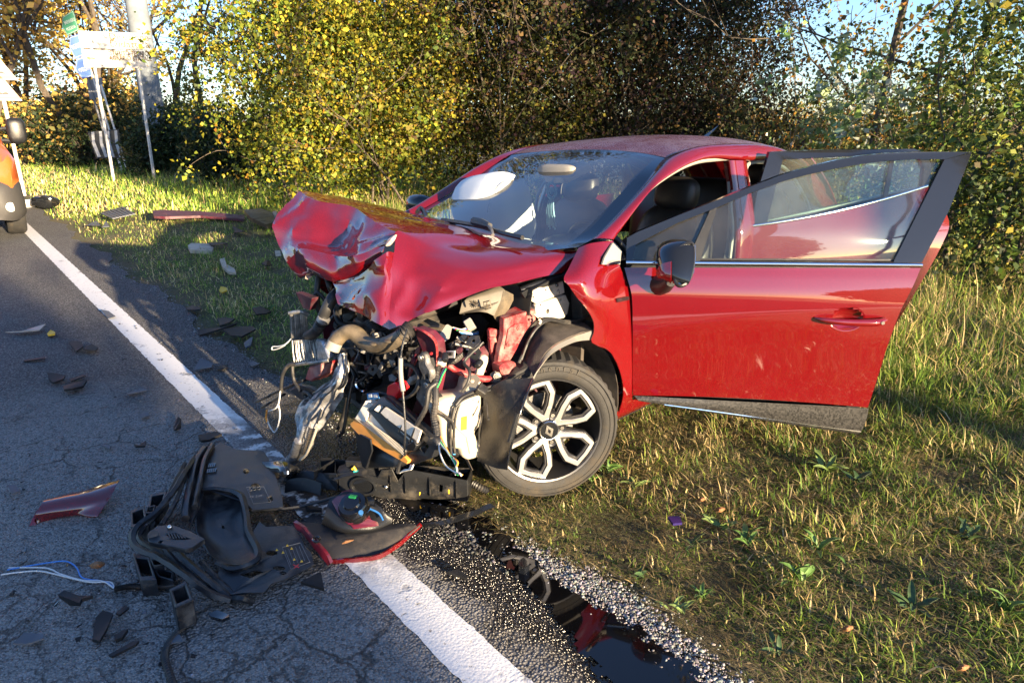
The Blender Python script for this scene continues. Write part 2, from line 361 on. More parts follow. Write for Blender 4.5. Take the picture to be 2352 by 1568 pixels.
# ------------------------------------------------------------------ loose gravel along the edge of the asphalt
def ico():
    t = (1 + 5 ** .5) / 2
    V = np.array([(-1, t, 0), (1, t, 0), (-1, -t, 0), (1, -t, 0), (0, -1, t), (0, 1, t), (0, -1, -t), (0, 1, -t), (t, 0, -1), (t, 0, 1), (-t, 0, -1), (-t, 0, 1)], float); V /= np.linalg.norm(V[0])
    Fc = [(0, 11, 5), (0, 5, 1), (0, 1, 7), (0, 7, 10), (0, 10, 11), (1, 5, 9), (5, 11, 4), (11, 10, 2), (10, 7, 6), (7, 1, 8), (3, 9, 4), (3, 4, 2), (3, 2, 6), (3, 6, 8), (3, 8, 9), (4, 9, 5), (2, 4, 11), (6, 2, 10), (8, 6, 7), (9, 8, 1)]
    return V, np.array(Fc)
def raw_mesh(name, V, Fc, mat_, cols=None, smooth=False):
    """big triangle or quad soups straight from numpy arrays"""
    me = bpy.data.meshes.new(name); V = np.asarray(V, np.float32); Fc = np.asarray(Fc, np.int32); k_ = Fc.shape[1]
    me.vertices.add(len(V)); me.vertices.foreach_set('co', V.ravel()); me.loops.add(Fc.size); me.loops.foreach_set('vertex_index', Fc.ravel())
    me.polygons.add(len(Fc)); me.polygons.foreach_set('loop_start', np.arange(0, Fc.size, k_, dtype=np.int32)); me.polygons.foreach_set('loop_total', np.full(len(Fc), k_, np.int32))
    if smooth: me.polygons.foreach_set('use_smooth', np.ones(len(Fc), bool))
    if cols is not None:
        a = me.color_attributes.new('tint', 'FLOAT_COLOR', 'POINT'); cc = np.ones((len(V), 4), np.float32); cc[:, :3] = cols; a.data.foreach_set('color', cc.ravel())
    me.update(calc_edges=True); me.materials.append(mat_)
    ob = bpy.data.objects.new(name, me); C.objects.link(ob); return ob
def tint_mat(name, rough=.7, transl=0.0, spec=.3, vary=0.0):
    m_ = bpy.data.materials.new(name); m_.use_nodes = True; nt = m_.node_tree; b_ = nt.nodes['Principled BSDF']
    at = nt.nodes.new('ShaderNodeAttribute'); at.attribute_name = 'tint'; nt.links.new(at.outputs['Color'], b_.inputs['Base Color'])
    b_.inputs['Roughness'].default_value = rough; b_.inputs['Specular IOR Level'].default_value = spec
    if transl:
        t = nt.nodes.new('ShaderNodeBsdfTranslucent'); mx = nt.nodes.new('ShaderNodeMixShader'); mx.inputs[0].default_value = transl
        nt.links.new(at.outputs['Color'], t.inputs['Color']); nt.links.new(b_.outputs[0], mx.inputs[1]); nt.links.new(t.outputs[0], mx.inputs[2])
        nt.links.new(mx.outputs[0], nt.nodes['Material Output'].inputs[0])
    return m_
stone_m = tint_mat('pebbles', .75)
IV, IF = ico()
def pebbles(name, pts, size, cols):
    n = len(pts); sc = size[:, None] * rng.uniform(.6, 1.25, (n, 3)); sc[:, 2] *= .7
    th = rng.uniform(0, 6.28, n); V = IV[None] * (1 + rng.uniform(-.38, .38, (n, 12, 1))) * sc[:, None, :]
    c_, s_ = np.cos(th)[:, None], np.sin(th)[:, None]; X = V[..., 0] * c_ - V[..., 1] * s_; Y = V[..., 0] * s_ + V[..., 1] * c_
    V = np.stack([X, Y, V[..., 2]], -1) + pts[:, None, :]
    Fc = (IF[None] + (np.arange(n) * 12)[:, None, None]).reshape(-1, 3)
    return raw_mesh(name, V.reshape(-1, 3), Fc, stone_m, np.repeat(cols, 12, 0))
n = 19000; u = np.where(rng.random(n) < .9, rng.uniform(-.7, 2.6, n), rng.uniform(2.6, 9, n)); v = 1.415 + rng.normal(0, .045, n) + .05 * np.sin(u * 2.1) + .04 * np.sin(u * 5.3 + 1)
n2 = 5000; u = np.r_[u, rng.uniform(-1, 5, n2)]; v = np.r_[v, rng.uniform(-.6, 1.4, n2)]; big = np.r_[np.ones(n), np.full(n2, .55)]
pts = np.stack([RU[0] * u + RV[0] * v, RU[1] * u + RV[1] * v, np.full(len(u), .002)], 1)
g = rng.uniform(.07, .36, len(u))[:, None]; cols = g * np.array([[1.0, .98, .97]]) * rng.uniform(.85, 1.1, (len(u), 3))
dist_ = np.hypot(pts[:, 0] - .12, pts[:, 1] - 2.0); ww = ((v < 1.33) & (dist_ < 1.0)); cols[ww] *= .35
tag(pebbles('gravel', pts, np.clip(rng.lognormal(-5.75, .42, len(u)), .0012, .009) * big, cols), kind='stuff')
# ------------------------------------------------------------------ trees, bushes
leaf_m = tint_mat('leaves', .55, .35, .3)
bark_m = mat('bark', (.075, .06, .045), .9, var=.4, vs=14, bump=.8, bs=60)
bark2_m = mat('thin_bark', (.16, .12, .07), .9, var=.4, vs=20)
def pick(pal, n, cid=None):
    c = np.array([p[:3] for p in pal]); wt = np.array([p[3] for p in pal], float); i = rng.choice(len(pal), n, p=wt / wt.sum())
    if cid is not None:
        ci = rng.choice(len(pal), cid.max() + 1, p=wt / wt.sum()); i = np.where(rng.random(n) < .62, ci[cid], i)
    return .85 * c[i] * rng.uniform(.7, 1.3, (n, 1)) * rng.uniform(.92, 1.08, (n, 3))
def leaf_mesh(name, P, size, pal, out=None, clus=None, cid=None):
    n = len(P); d = rng.normal(size=(n, 3)); d[:, 2] -= .35; d /= np.linalg.norm(d, axis=1)[:, None]
    nn = rng.normal(size=(n, 3)); nn[:, 2] += .5
    if out is not None: nn += out * .9
    s_ = np.cross(d, nn); s_ /= np.linalg.norm(s_, axis=1)[:, None] + 1e-9
    L = size * np.clip(rng.lognormal(-.08, .33, (n, 1)), .35, 1.8); Wd = L * rng.uniform(.3, .42, (n, 1))
    up = np.cross(s_, d) * Wd * .35
    V = np.stack([P - d * L * .5, P - d * L * .08 + s_ * Wd + up, P + d * L * .5, P - d * L * .08 - s_ * Wd + up], 1).reshape(-1, 3)
    F_ = np.arange(n * 4).reshape(n, 4)
    col = pick(pal, n, cid)
    if clus is not None: col = col * clus[:, None]
    return V, F_, np.repeat(col, 4, 0)
def branches(mb, p, d, L, r, lev, tips, spread=.6, n=5, up=.25):
    k = 5; pts = [np.array(p)]; dd = unit(d)
    for i in range(k):
        dd = unit(dd + rng.normal(size=3) * .16 + np.array([0, 0, up * .25])); pts.append(pts[-1] + dd * L / k)
    mb.tube(pts, np.linspace(r, r * .45, k + 1), n=n if lev > 1 else 3, cap=False)
    if lev <= 0: tips.append(pts[-1]); return
    for j in range(int(rng.integers(3, 5))):
        i = int(rng.integers(2, k + 1)); a = unit(dd + rng.normal(size=3) * spread)
        branches(mb, pts[i], a, L * rng.uniform(.5, .72), r * .5, lev - 1, tips, spread, n, up)
def tree(name, label, cat, base, blobs, nleaf, size, pal, group=None, stems=1, H_=4.0, r=.07, lev=2, spread=.6, tipfrac=.4, sig=.22, shell=.5, light=.35, bmat=None, lean=(0, 0)):
    T = thing(name, label, cat, base, group); mb = MB(); tips = []
    for i in range(stems):
        b0 = np.array(base) + np.r_[rng.normal(size=2) * (.25 if stems > 1 else 0), 0.0]
        branches(mb, b0 - np.array([0, 0, .05]), (rng.normal() * .22 * (stems > 1) + lean[0], rng.normal() * .22 * (stems > 1) + lean[1], 1), H_ * rng.uniform(.8, 1.1), r, lev, tips, spread)
    mb.build('trunk', bmat or bark_m, T, smooth=True)
    blobs = [(np.array(base) + np.array(c), np.array(rd, float), w_) for c, rd, w_ in blobs]; wt = np.array([b_[2] for b_ in blobs], float); wt /= wt.sum()
    nc = max(20, nleaf // 26); cs = []; outs = []
    ids = rng.choice(len(blobs), nc, p=wt)
    for i in ids:
        c, rd, _ = blobs[i]; q = rng.normal(size=3); q /= np.linalg.norm(q); rr = rng.uniform(shell, 1) ** .5
        cs.append(c + q * rd * rr); outs.append(q)
    cs = np.array(cs); outs = np.array(outs)
    if tips and tipfrac:
        tp = np.array(tips); kk = int(nc * tipfrac); ii = rng.integers(0, len(tp), kk); cs[:kk] = tp[ii]; outs[:kk] = rng.normal(size=(kk, 3)) * .3
    cs[:, 2] = np.maximum(cs[:, 2], .12)
    cl = rng.uniform(1 - light, 1 + light, nc); i = rng.integers(0, nc, nleaf)
    P = cs[i] + rng.normal(size=(nleaf, 3)) * sig * rng.uniform(.4, 1.3, (nleaf, 1)); P[:, 2] = np.abs(P[:, 2] - .02) + .02
    V, F_, col = leaf_mesh('crown', P, size, pal, outs[i], cl[i], i)
    o = raw_mesh('crown', V - np.array(base), F_, leaf_m, col); o.parent = T; o['kind'] = 'stuff'
    return T
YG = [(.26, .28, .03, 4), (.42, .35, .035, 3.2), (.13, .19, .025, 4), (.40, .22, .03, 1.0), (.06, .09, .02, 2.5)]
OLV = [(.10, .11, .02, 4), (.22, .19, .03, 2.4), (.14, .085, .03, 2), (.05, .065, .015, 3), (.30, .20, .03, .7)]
DKB = [(.05, .055, .018, 4), (.075, .045, .03, 3), (.035, .05, .018, 3.5), (.11, .075, .03, 1.2), (.055, .03, .035, 1.5)]  # brown-green leaves, toned darker for the shade over the middle bushes
def far_crown(label, base, cen, rad, n, r, H_):
    tree('added_shade_tree', label, 'tree', base, [(cen, rad, 1)], n, .30, OLV, None, stems=1, H_=H_, r=r, lev=2, tipfrac=.05, sig=.25, shell=.05)
GLD = [(.72, .50, .10, 4), (.66, .40, .09, 3), (.55, .46, .14, 2), (.45, .27, .10, 1.2), (.3, .28, .07, .6)]  # golden leaves, brightened to stand in for the washed-out glow at upper left
DGR = [(.035, .06, .022, 4), (.055, .085, .03, 3), (.025, .04, .02, 2), (.12, .11, .04, .8)]
MIX = [(.13, .16, .045, 4), (.38, .20, .04, 2), (.28, .23, .06, 2), (.07, .095, .03, 2), (.55, .28, .04, .9)]
WIL = [(.10, .16, .03, 4), (.20, .24, .05, 3), (.30, .26, .04, 1.3), (.05, .08, .02, 2)]
PAL = [(.34, .42, .22, 3), (.22, .32, .10, 3), (.55, .58, .46, 2), (.30, .30, .08, .8)]
def gat(px, dist, z=0.0):
    d = ray(px, 300.0); q = d[:2] / np.linalg.norm(d[:2]) * dist; return np.array([q[0], q[1], z])
def bush(px, dist, w_, h_, n, size0, pal, name, label, group, cat='bush', z0=.5, stems=6, tipfrac=.3, **kw):
    near = 13 < dist < 17 and h_ > 4; n = int(n * (1.7 if near else 1)); size = size0 * (.86 if near else 1)
    return tree(name, label, cat, gat(px, dist), [((0, 0, h_ * .52), (w_ / 2, w_ / 2 * .85, h_ * .5), 1), ((w_ * .2, -w_ * .12, h_ * .35), (w_ * .33, w_ * .3, h_ * .33), .5), ((-w_ * .22, .1, h_ * .4), (w_ * .3, w_ * .3, h_ * .35), .5)], n, size, pal, group, stems=stems, H_=h_ * .55, r=.026, tipfrac=tipfrac, bmat=bark_m, **kw)
GH = 'tall bushes lining the verge behind the car'
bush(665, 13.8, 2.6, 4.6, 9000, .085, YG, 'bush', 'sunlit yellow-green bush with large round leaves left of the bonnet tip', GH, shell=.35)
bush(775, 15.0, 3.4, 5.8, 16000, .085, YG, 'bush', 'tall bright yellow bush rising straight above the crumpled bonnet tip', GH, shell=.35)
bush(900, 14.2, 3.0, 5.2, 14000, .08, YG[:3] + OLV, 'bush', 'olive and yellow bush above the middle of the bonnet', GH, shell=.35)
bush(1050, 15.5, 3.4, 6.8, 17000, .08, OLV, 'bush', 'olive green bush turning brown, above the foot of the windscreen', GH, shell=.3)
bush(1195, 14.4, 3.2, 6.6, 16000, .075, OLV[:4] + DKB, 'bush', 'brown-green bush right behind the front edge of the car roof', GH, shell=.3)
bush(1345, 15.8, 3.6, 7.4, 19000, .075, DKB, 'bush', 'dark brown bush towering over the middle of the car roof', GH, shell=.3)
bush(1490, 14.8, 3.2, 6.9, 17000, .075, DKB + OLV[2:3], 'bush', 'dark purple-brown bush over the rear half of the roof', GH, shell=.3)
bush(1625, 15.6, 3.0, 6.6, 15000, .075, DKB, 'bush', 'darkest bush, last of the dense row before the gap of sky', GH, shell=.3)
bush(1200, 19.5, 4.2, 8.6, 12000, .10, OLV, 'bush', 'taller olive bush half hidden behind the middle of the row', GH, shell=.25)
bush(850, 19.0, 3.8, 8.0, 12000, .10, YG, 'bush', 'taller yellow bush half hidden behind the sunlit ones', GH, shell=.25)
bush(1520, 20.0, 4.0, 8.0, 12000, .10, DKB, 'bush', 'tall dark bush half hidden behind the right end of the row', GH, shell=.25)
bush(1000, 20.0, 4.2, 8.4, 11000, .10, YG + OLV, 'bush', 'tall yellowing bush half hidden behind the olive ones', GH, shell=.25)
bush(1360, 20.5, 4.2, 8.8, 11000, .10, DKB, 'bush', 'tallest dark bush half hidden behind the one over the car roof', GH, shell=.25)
GL = 'low brown bushes to the right of the car roof'
bush(1765, 14.5, 2.2, 2.1, 4200, .065, MIX + DKB, 'bush', 'low dark bush under the gap of sky at the end of the roof', GL)
bush(1880, 15.5, 2.4, 2.2, 3600, .065, MIX, 'bush', 'low orange and brown bush behind the open rear door', GL)
bush(2010, 14.0, 2.4, 2.2, 4200, .06, MIX, 'bush', 'low brown bush at the foot of the slender tree', GL)
bush(2130, 12.6, 2.3, 2.3, 4400, .06, MIX, 'bush', 'rust and green bush above the top corner of the front door', GL)
bush(2060, 19.0, 3.6, 2.6, 3600, .08, MIX, 'bush', 'hazy brown bush far behind the slender tree', GL)
bush(1830, 21.0, 4.0, 2.6, 3600, .085, MIX + OLV, 'bush', 'hazy bush far behind the gap of sky', GL)
GR = 'green bushes at the right edge beyond the open door'
bush(2345, 8.6, 1.9, 3.6, 6500, .06, WIL, 'bush', 'green willowy bush at the right edge above the dry grass', GR, shell=.2)
bush(2250, 10.2, 2.0, 2.5, 7000, .055, WIL + MIX, 'bush', 'dark tangled bush right of the front door top corner', GR)
bush(2500, 10.5, 3.0, 5.0, 5000, .07, WIL, 'bush', 'tall green bush cut by the right edge of the picture', GR)
bush(2420, 7.6, 1.8, 1.9, 6000, .055, WIL + DGR, 'bush', 'low dark green bush at the right edge behind the dry grass', GR)
# slender trees with gaps of sky
def slim(px, dist, h_, n, pal, label, r=.06, sz=.07, group='slender trees right of the car', lean=(0, 0)):
    b_ = gat(px, dist); bl = [((rng.normal() * .5, rng.normal() * .4, h_ * t), (.95, .8, .6), 1) for t in (.3, .42, .52, .64, .76, .88, 1.0)]
    return tree('tree', label, 'tree', b_, bl, n, sz, pal, group, stems=1, H_=h_, r=r, lev=3, spread=.75, tipfrac=.65, sig=.24, shell=.1, lean=lean)
slim(2022, 11.5, 5.6, 2900, MIX, 'slender grey tree standing above the open rear door, leaves green and orange', r=.075)
slim(1930, 14.5, 6.2, 1400, MIX[:1] + DGR, 'sparse thin tree left of the slender grey one, mostly sky between its leaves', r=.045)
slim(2130, 12.0, 6.0, 3000, MIX, 'orange-leaved thin tree right of the slender grey one', r=.05)
slim(2235, 10.5, 6.0, 3200, WIL + MIX[:2], 'green thin tree by the right edge over the tangled bush', r=.05)
slim(1790, 16.5, 4.0, 900, DKB + MIX, 'small sparse tree in the gap of sky', r=.035)
slim(2340, 12.5, 7.0, 3200, WIL, 'tall green thin tree in the upper right corner', r=.06)
# white poplar saplings, pale leaves catching the sun
for px, di, h_, n, lb in ((1925, 8.6, 2.35, 420, 'tallest pale-leaved sapling catching the sun above the open rear door'), (1985, 8.9, 2.0, 300, 'pale sapling just right of the tallest one'), (1868, 9.4, 1.85, 260, 'pale sapling left of the tallest one'), (1745, 9.2, 1.95, 130, 'single white-leaved shoot at the rear end of the roof'), (2105, 8.9, 1.85, 130, 'small pale shoot above the top edge of the front door'), (2050, 8.2, 1.75, 220, 'pale sapling seen through the front door glass')):
    tree('sapling', lb, 'sapling', gat(px, di), [((0, 0, h_ * t), (.16, .16, .14), 1) for t in (.45, .58, .7, .8, .9, .98)], n, .075, PAL, 'pale poplar saplings behind the doors', stems=1, H_=h_, r=.012, lev=1, spread=.5, tipfrac=.2, sig=.07, bmat=bark2_m)
# far left: golden trees, ivy-clad leaning trunks, dark hedge
GT = 'golden autumn trees at the far left'
for px, di, h_, n, lb in ((40, 36, 10, 7500, 'golden tree at the left edge above the warning signs'), (170, 33, 11, 8000, 'broad golden tree behind the direction signs'), (-80, 30, 9, 5000, 'golden tree cut by the left edge'), (265, 38, 10, 2600, 'thin orange tree between the signs and the concrete pole')):
    b_ = gat(px, di)
    tree('autumn_tree', lb, 'tree', b_, [((rng.normal() * 1.6, rng.normal() * 1.2, h_ * t), (2.4, 2, 1.3), 1) for t in (.15, .3, .42, .52, .64, .76, .88)], n, .17, GLD, GT, stems=3, H_=h_ * .75, r=.14, lev=3, spread=.7, tipfrac=.45, sig=.5, shell=.1)
for px, di, h_, n, lb, ln in ((395, 36, 10, 1000, 'leaning half-bare tree with ivy on its trunk right of the pole', (.25, 0)), (330, 40, 10, 1000, 'half-bare tree with arching branches behind the pole', (-.2, 0)), (455, 32, 8, 1100, 'half-bare yellow tree next to the sunlit bush', (.05, 0)), (270, 40, 10, 1000, 'half-bare yellow tree above the white direction sign', (-.1, 0))):
    b_ = gat(px, di); bl = [((ln[0] * h_ * t, 0, h_ * t), (.4, .4, h_ * .09), 1) for t in (.2, .35, .5)] + [((ln[0] * h_ * .6, 0, h_ * .7), (2, 1.6, 2), 1.2)]
    tree('bare_tree', lb, 'tree', b_, bl, n, .13, [(.10, .14, .03, 3), (.45, .33, .05, 3), (.2, .2, .04, 2)], 'half-bare trees by the concrete pole', stems=1, H_=h_ * .85, r=.17, lev=3, spread=.7, tipfrac=.15, sig=.22, shell=.2, lean=ln)
GD = 'dark green hedge bushes at the far left'
for px, di, w_, h_, lb in ((40, 40, 4.5, 2.6, 'far dark hedge bush at the left edge behind the parked car'), (110, 36, 4.5, 2.8, 'dark hedge bush below the golden trees'), (185, 32, 4.5, 2.7, 'dark hedge bush behind the leaning sign posts'), (250, 36, 4.6, 2.9, 'dark hedge bush behind the striped panel'), (312, 33, 4.2, 2.8, 'dark hedge bush left of the pole foot'), (400, 29, 3.6, 2.6, 'dark ivy bush right of the pole foot'), (460, 25, 3.0, 2.4, 'dark bush right of the white sign post'), (535, 19.5, 2.2, 2.0, 'dark low bush beside the sunlit bush'), (352, 24.6, 1.5, 1.5, 'small dark bush right in front of the pole foot')):
    bush(px, di, w_, h_, 6500, .10, DGR, 'hedge_bush', lb, GD)
far_crown('unseen tall tree added far behind the camera to shade the dark bushes', UV(-25, 11.2), (0, 0, 12.4), (3.1, 3.1, 4.2), 26000, .3, 8.0)  # added out of view to darken the middle bushes
far_crown('unseen slim tree added behind the camera so its bare trunk casts a shade band', UV(-16, 3.36), (0, 0, 13.0), (1.4, 1.4, 2.0), 4000, .19, 11.0)  # out-of-view trunk added for the shade band across door and grass
# far background: a belt of trees and fields that closes the horizon
n = 26000; a = rng.uniform(-1.5, 1.35, n); rr = rng.uniform(55, 95, n); top = 2.0 + 1.3 * np.sin(a * 9) + 1.2 * np.sin(a * 23 + 1)
P = np.stack([np.sin(a) * rr, np.cos(a) * rr, rng.uniform(0, 1, n) ** .8 * np.maximum(1.5, top)], 1)
V, F_, col = leaf_mesh('far_trees', P, .75, [(.10, .10, .05, 3), (.16, .12, .06, 2), (.07, .085, .045, 3)])
tag(raw_mesh('far_trees', V, F_, leaf_m, col), kind='stuff')
# ------------------------------------------------------------------ signs
def PLN(px, py, p0, nv): d = ray(px, py); return O + d * (((np.array(p0) - O) @ nv) / (d @ nv))
pole_m = mat('galvanised_post', (.62, .60, .57), .45, .25, var=.15, vs=5); conc_m = mat('pole_concrete', (.15, .175, .20), .85, var=.2, vs=2.5, bump=.2, bs=20)  # pole concrete darkened: its partial shade is put into the colour
signw_m = mat('sign_white', (.48, .46, .42), .5, dirt=.15, dcol=(.4, .37, .3)); tan_m = mat('faded_sign_print', (.19, .12, .05), .7); green_m = mat('sign_green', (.012, .17, .085), .45); blue_m = mat('sign_blue', (.035, .10, .42), .45)
grey_m = mat('sign_back', (.16, .17, .19), .55, .4); red_m = mat('faded_sign_red', (.42, .13, .07), .5); wht_m = mat('sign_print_white', (.42, .43, .45), .5)
def lettering(name, txt, o, ux, uy, h, mt, parent, depth=.004, align='LEFT', bold=False, w_=None):
    """flat raised letters: origin o, baseline direction ux, up direction uy"""
    cu = bpy.data.curves.new(name, 'FONT'); cu.body = txt; cu.size = h; cu.align_x = align; cu.extrude = depth / 2; cu.resolution_u = 2
    if bold: cu.offset = h * .02
    ob = bpy.data.objects.new(name, cu); C.objects.link(ob); bpy.context.view_layer.update()
    me = bpy.data.meshes.new_from_object(ob.evaluated_get(bpy.context.evaluated_depsgraph_get())); bpy.data.objects.remove(ob)
    ux = unit(ux); uy = unit(uy - ux * (uy @ ux)); uz = np.cross(ux, uy)
    P = np.array([v.co for v in me.vertices]); kx = 1.0
    if w_ and len(P): kx = w_ / max(1e-6, P[:, 0].max() - P[:, 0].min())
    off = np.array(parent['_off']) if parent is not None and parent.get('_off') is not None else 0
    W_ = np.array(o) + P[:, :1] * kx * ux + P[:, 1:2] * uy + P[:, 2:3] * uz - off
    me.vertices.foreach_set('co', W_.astype(np.float32).ravel()); me.update(); me.materials.clear(); me.materials.append(mt)
    r_ = bpy.data.objects.new(name, me); C.objects.link(r_); r_.parent = parent; return r_
p0 = G(262, 418); p1 = G(355, 415); nv = unit(np.cross(p1 - p0, (0, 0, 1))); nv = nv if nv[1] < 0 else -nv
T = thing('direction_sign', 'large white two-panel direction sign on two leaning white posts in the grass', 'sign', p0)
Q = lambda x, y, f=0.0: PLN(x, y, p0, nv) + nv * f
for a_, b_ in (((262, 418), (210, 110)), ((355, 415), (307, 84))): MB().tube([Q(*a_) - np.array([0, 0, .1]), Q(*b_)], .042, n=10).build('post', pole_m, T)
MB().plate([Q(179, 72, .05), Q(324, 77.5, .05), Q(328, 115.5, .05), Q(187, 111.5, .05)], nv * .03).build('panel', signw_m, T)
pl2 = MB().plate([Q(187.5, 114, .05), Q(328.5, 118, .05), Q(335, 157, .05), Q(194.5, 155.5, .05)], nv * .03).build('panel', signw_m, T)
ux = Q(324, 77.5) - Q(179, 72); uy = Q(179, 72) - Q(187, 111.5); uy2 = np.array([0, 0, 1.0])
lettering('lettering', 'Direzione', Q(251, 92, .085), ux, uy, .25, tan_m, T, w_=.95); lettering('lettering', 'Didattica', Q(253, 108.5, .085), ux, uy, .25, tan_m, T, w_=.95)
lettering('lettering', 'ISTITUTO TECNICO', Q(250, 127.5, .085), ux, uy, .17, tan_m, T, w_=1.05, bold=True); lettering('lettering', 'AGRARIO STATALE', Q(252, 139, .085), ux, uy, .17, tan_m, T, w_=1.05, bold=True)
a0 = [Q(197, 134, .085), Q(207, 129.5, .085), Q(206, 133, .085), Q(219, 133.5, .085), Q(219, 136.5, .085), Q(207, 136, .085), Q(212, 142, .085)]
MB().plate(a0, nv * .005).build('arrow', tan_m, T)
# leaning group of arrow signs behind
p2 = G(280, 394); nv2 = unit(p0 * 0 + np.array([.35, -.94, 0])); T = thing('arrow_sign', 'leaning green and blue arrow signs with a striped panel, behind the white sign', 'sign', p2)
Q = lambda x, y, f=0.0: PLN(x, y, p2, nv2) + nv2 * f
for a_, b_ in (((267, 399), (158, 30)), ((281, 393), (208, 160)), ((293, 392), (232, 195))): MB().tube([Q(*a_) - np.array([0, 0, .1]), Q(*b_)], .036, n=8).build('post', pole_m if a_[0] > 270 else grey_m, T)
def apanel(pts, mt, lines):
    o_ = MB().plate([Q(*p, .05) for p in pts], nv2 * .03); ob = o_.build('arrow_panel', [mt], T)
    c_ = np.mean([np.array(p) for p in pts], 0); MB().plate([Q(*(c_ + (np.array(p) - c_) * 1.0), .044) for p in pts], nv2 * -.012).build('panel_back', grey_m, T)
    edge = [c_ + (np.array(p) - c_) * .93 for p in pts]; MB().plate([Q(*p, .081) for p in edge], nv2 * .002, holes=[[Q(*(c_ + (np.array(p) - c_) * .90), .081) for p in pts]]).build('border', wht_m, T)
    for tx, o2, e2, h_, w_ in lines: lettering('lettering', tx, Q(*o2, .083), Q(*e2) - Q(*o2), Q(pts[0][0], pts[0][1]) - Q(pts[0][0] + 6, pts[0][1] + 20), h_, wht_m, T, depth=.003, w_=w_)
apanel([(145, 40), (169, 25), (183, 70), (156, 83), (144, 64)], green_m, [('BRENNERO', (151, 58), (174, 49), .14, .34), ('MODENA', (156, 73), (178, 64), .14, .3)])
apanel([(162, 86), (181, 80), (195, 127), (174, 136), (161, 110)], blue_m, [('VIGASIO', (168, 116), (189, 108), .2, .3)])
apanel([(177, 136), (202, 131), (214, 175), (191, 183), (174, 160)], blue_m, [('POVEGLIANO', (185, 168), (208, 160), .18, .36)])
MB().plate([Q(*p, -.03) for p in ((199, 185), (233, 178), (240, 222), (206, 229))], nv2 * .02).build('panel_back', grey_m, T)
fr = [(202, 303), (274, 297), (279, 363), (222, 364)]; MB().plate([Q(*p, .06) for p in fr], nv2 * .025).build('chevron_panel', MT['black'], T)
st_ = MB()
for k_ in range(4):
    x0 = 211 + k_ * 17.5; a_ = (303.5 - k_ * 1.2); st_.plate([Q(*p, .088) for p in ((x0, a_), (x0 + 6.5, a_ - .6), (x0 + 8.5, 327), (x0 + 22 - k_ * 1.5, 360), (x0 + 14.5 - k_ * 1.0, 361), (x0 + 2, 330))], nv2 * .002)
st_.build('chevron_stripe', wht_m, T)
# concrete pole
b_ = gat(358, 27.0); tp = b_ + np.array([0, 0, 9.5]); T = thing('concrete_pole', 'thick grey concrete utility pole rising behind the white sign', 'pole', b_)
MB().tube([b_ - np.array([0, 0, .2]), tp], [.37, .29], n=20).build('shaft', conc_m, T, smooth=True); MB().tube([b_ - np.array([0, 0, .2]), b_ + np.array([0, 0, .5])], .46, n=20).build('footing', conc_m, T, smooth=True)
# warning triangles at the left edge
b_ = UV(19.5, 1.25); nv3 = unit(np.array([.62, -.78, 0])); ux = unit(np.cross((0, 0, 1), nv3)); ux = ux if ux[0] > 0 else -ux
T = thing('warning_sign', 'pair of white triangular bump warning signs on one grey post at the left edge', 'sign', b_)
q8 = PLN(9, 231, b_, nv3); ctr = np.array([q8[0], q8[1], 0]); MB().tube([ctr + np.array([0, 0, -.1]) , ctr + np.array([0, 0, 4.1])], .04, n=8).build('post', pole_m, T)
for z0 in (PLN(9, 231, b_, nv3)[2], PLN(9, 184, b_, nv3)[2]):
    s_ = .335; A = lambda u_, v_, f=.05, z0=z0: np.array([q8[0], q8[1], z0]) + ux * u_ + np.array([0, 0, v_]) + nv3 * f
    MB().plate([A(-s_, 0), A(s_, 0), A(0, s_ * 1.72)], nv3 * .02).build('panel', signw_m, T)
    MB().plate([A(-s_ * .95, .025, .071), A(s_ * .95, .025, .071), A(0, s_ * 1.66, .071)], nv3 * .002, holes=[[A(-s_ * .70, .09, .071), A(s_ * .70, .09, .071), A(0, s_ * 1.36, .071)]]).build('rim', red_m, T)
    MB().plate([A(-.17, .12, .071), A(-.12, .14, .071), A(-.08, .175, .071), A(-.04, .175, .071), A(0, .15, .071), A(.04, .175, .071), A(.08, .175, .071), A(.12, .14, .071), A(.17, .12, .071)][::-1], nv3 * .002).build('bump_symbol', MT['ink'], T)
# ------------------------------------------------------------------ parked vehicles
orange_m = mat('orange_van_paint', (.50, .11, .025), .3, coat=.8); whitep_m = mat('white_van_paint', (.74, .74, .72), .35, coat=.6); dark_m = mat('dark_car_paint', (.02, .02, .024), .25, coat=.8); glass_dark = mat('dark_glass', (.01, .012, .014), .05, spec=.8)
lampw = mat('lamp_glass', (.75, .75, .72), .1, coat=1.0); lampr = mat('red_lamp', (.45, .02, .01), .2, coat=1.0); lampo = mat('amber_lamp', (.8, .3, .02), .2)
def loft(mb, st, thick=0):
    """st: list of (x, halfwidth bottom, halfwidth belt, halfwidth top, zbottom, zbelt, ztop)"""
    rows = []
    for x, wb, wm, wt, zb, zm, zt in st:
        h_ = [(wb * .92, zb), (wb, zb + .06), ((wb + wm) / 2 + .01, (zb + zm) / 2), (wm, zm), ((wm + wt) / 2 + .015, (zm + zt) / 2 + .02), (wt, zt - .07), (wt * .9, zt - .015), (0, zt)]
        rows.append([(x, y, z) for y, z in h_] + [(x, -y, z) for y, z in h_[::-1][1:]])
    mb.grid(np.array(rows)); k_ = len(rows[0]); n_ = len(mb.v); mb.f += [tuple(range(n_ - k_ * len(rows), n_ - k_ * len(rows) + k_)), tuple(range(n_ - k_, n_))]; mb.m += [0, 0]; return mb
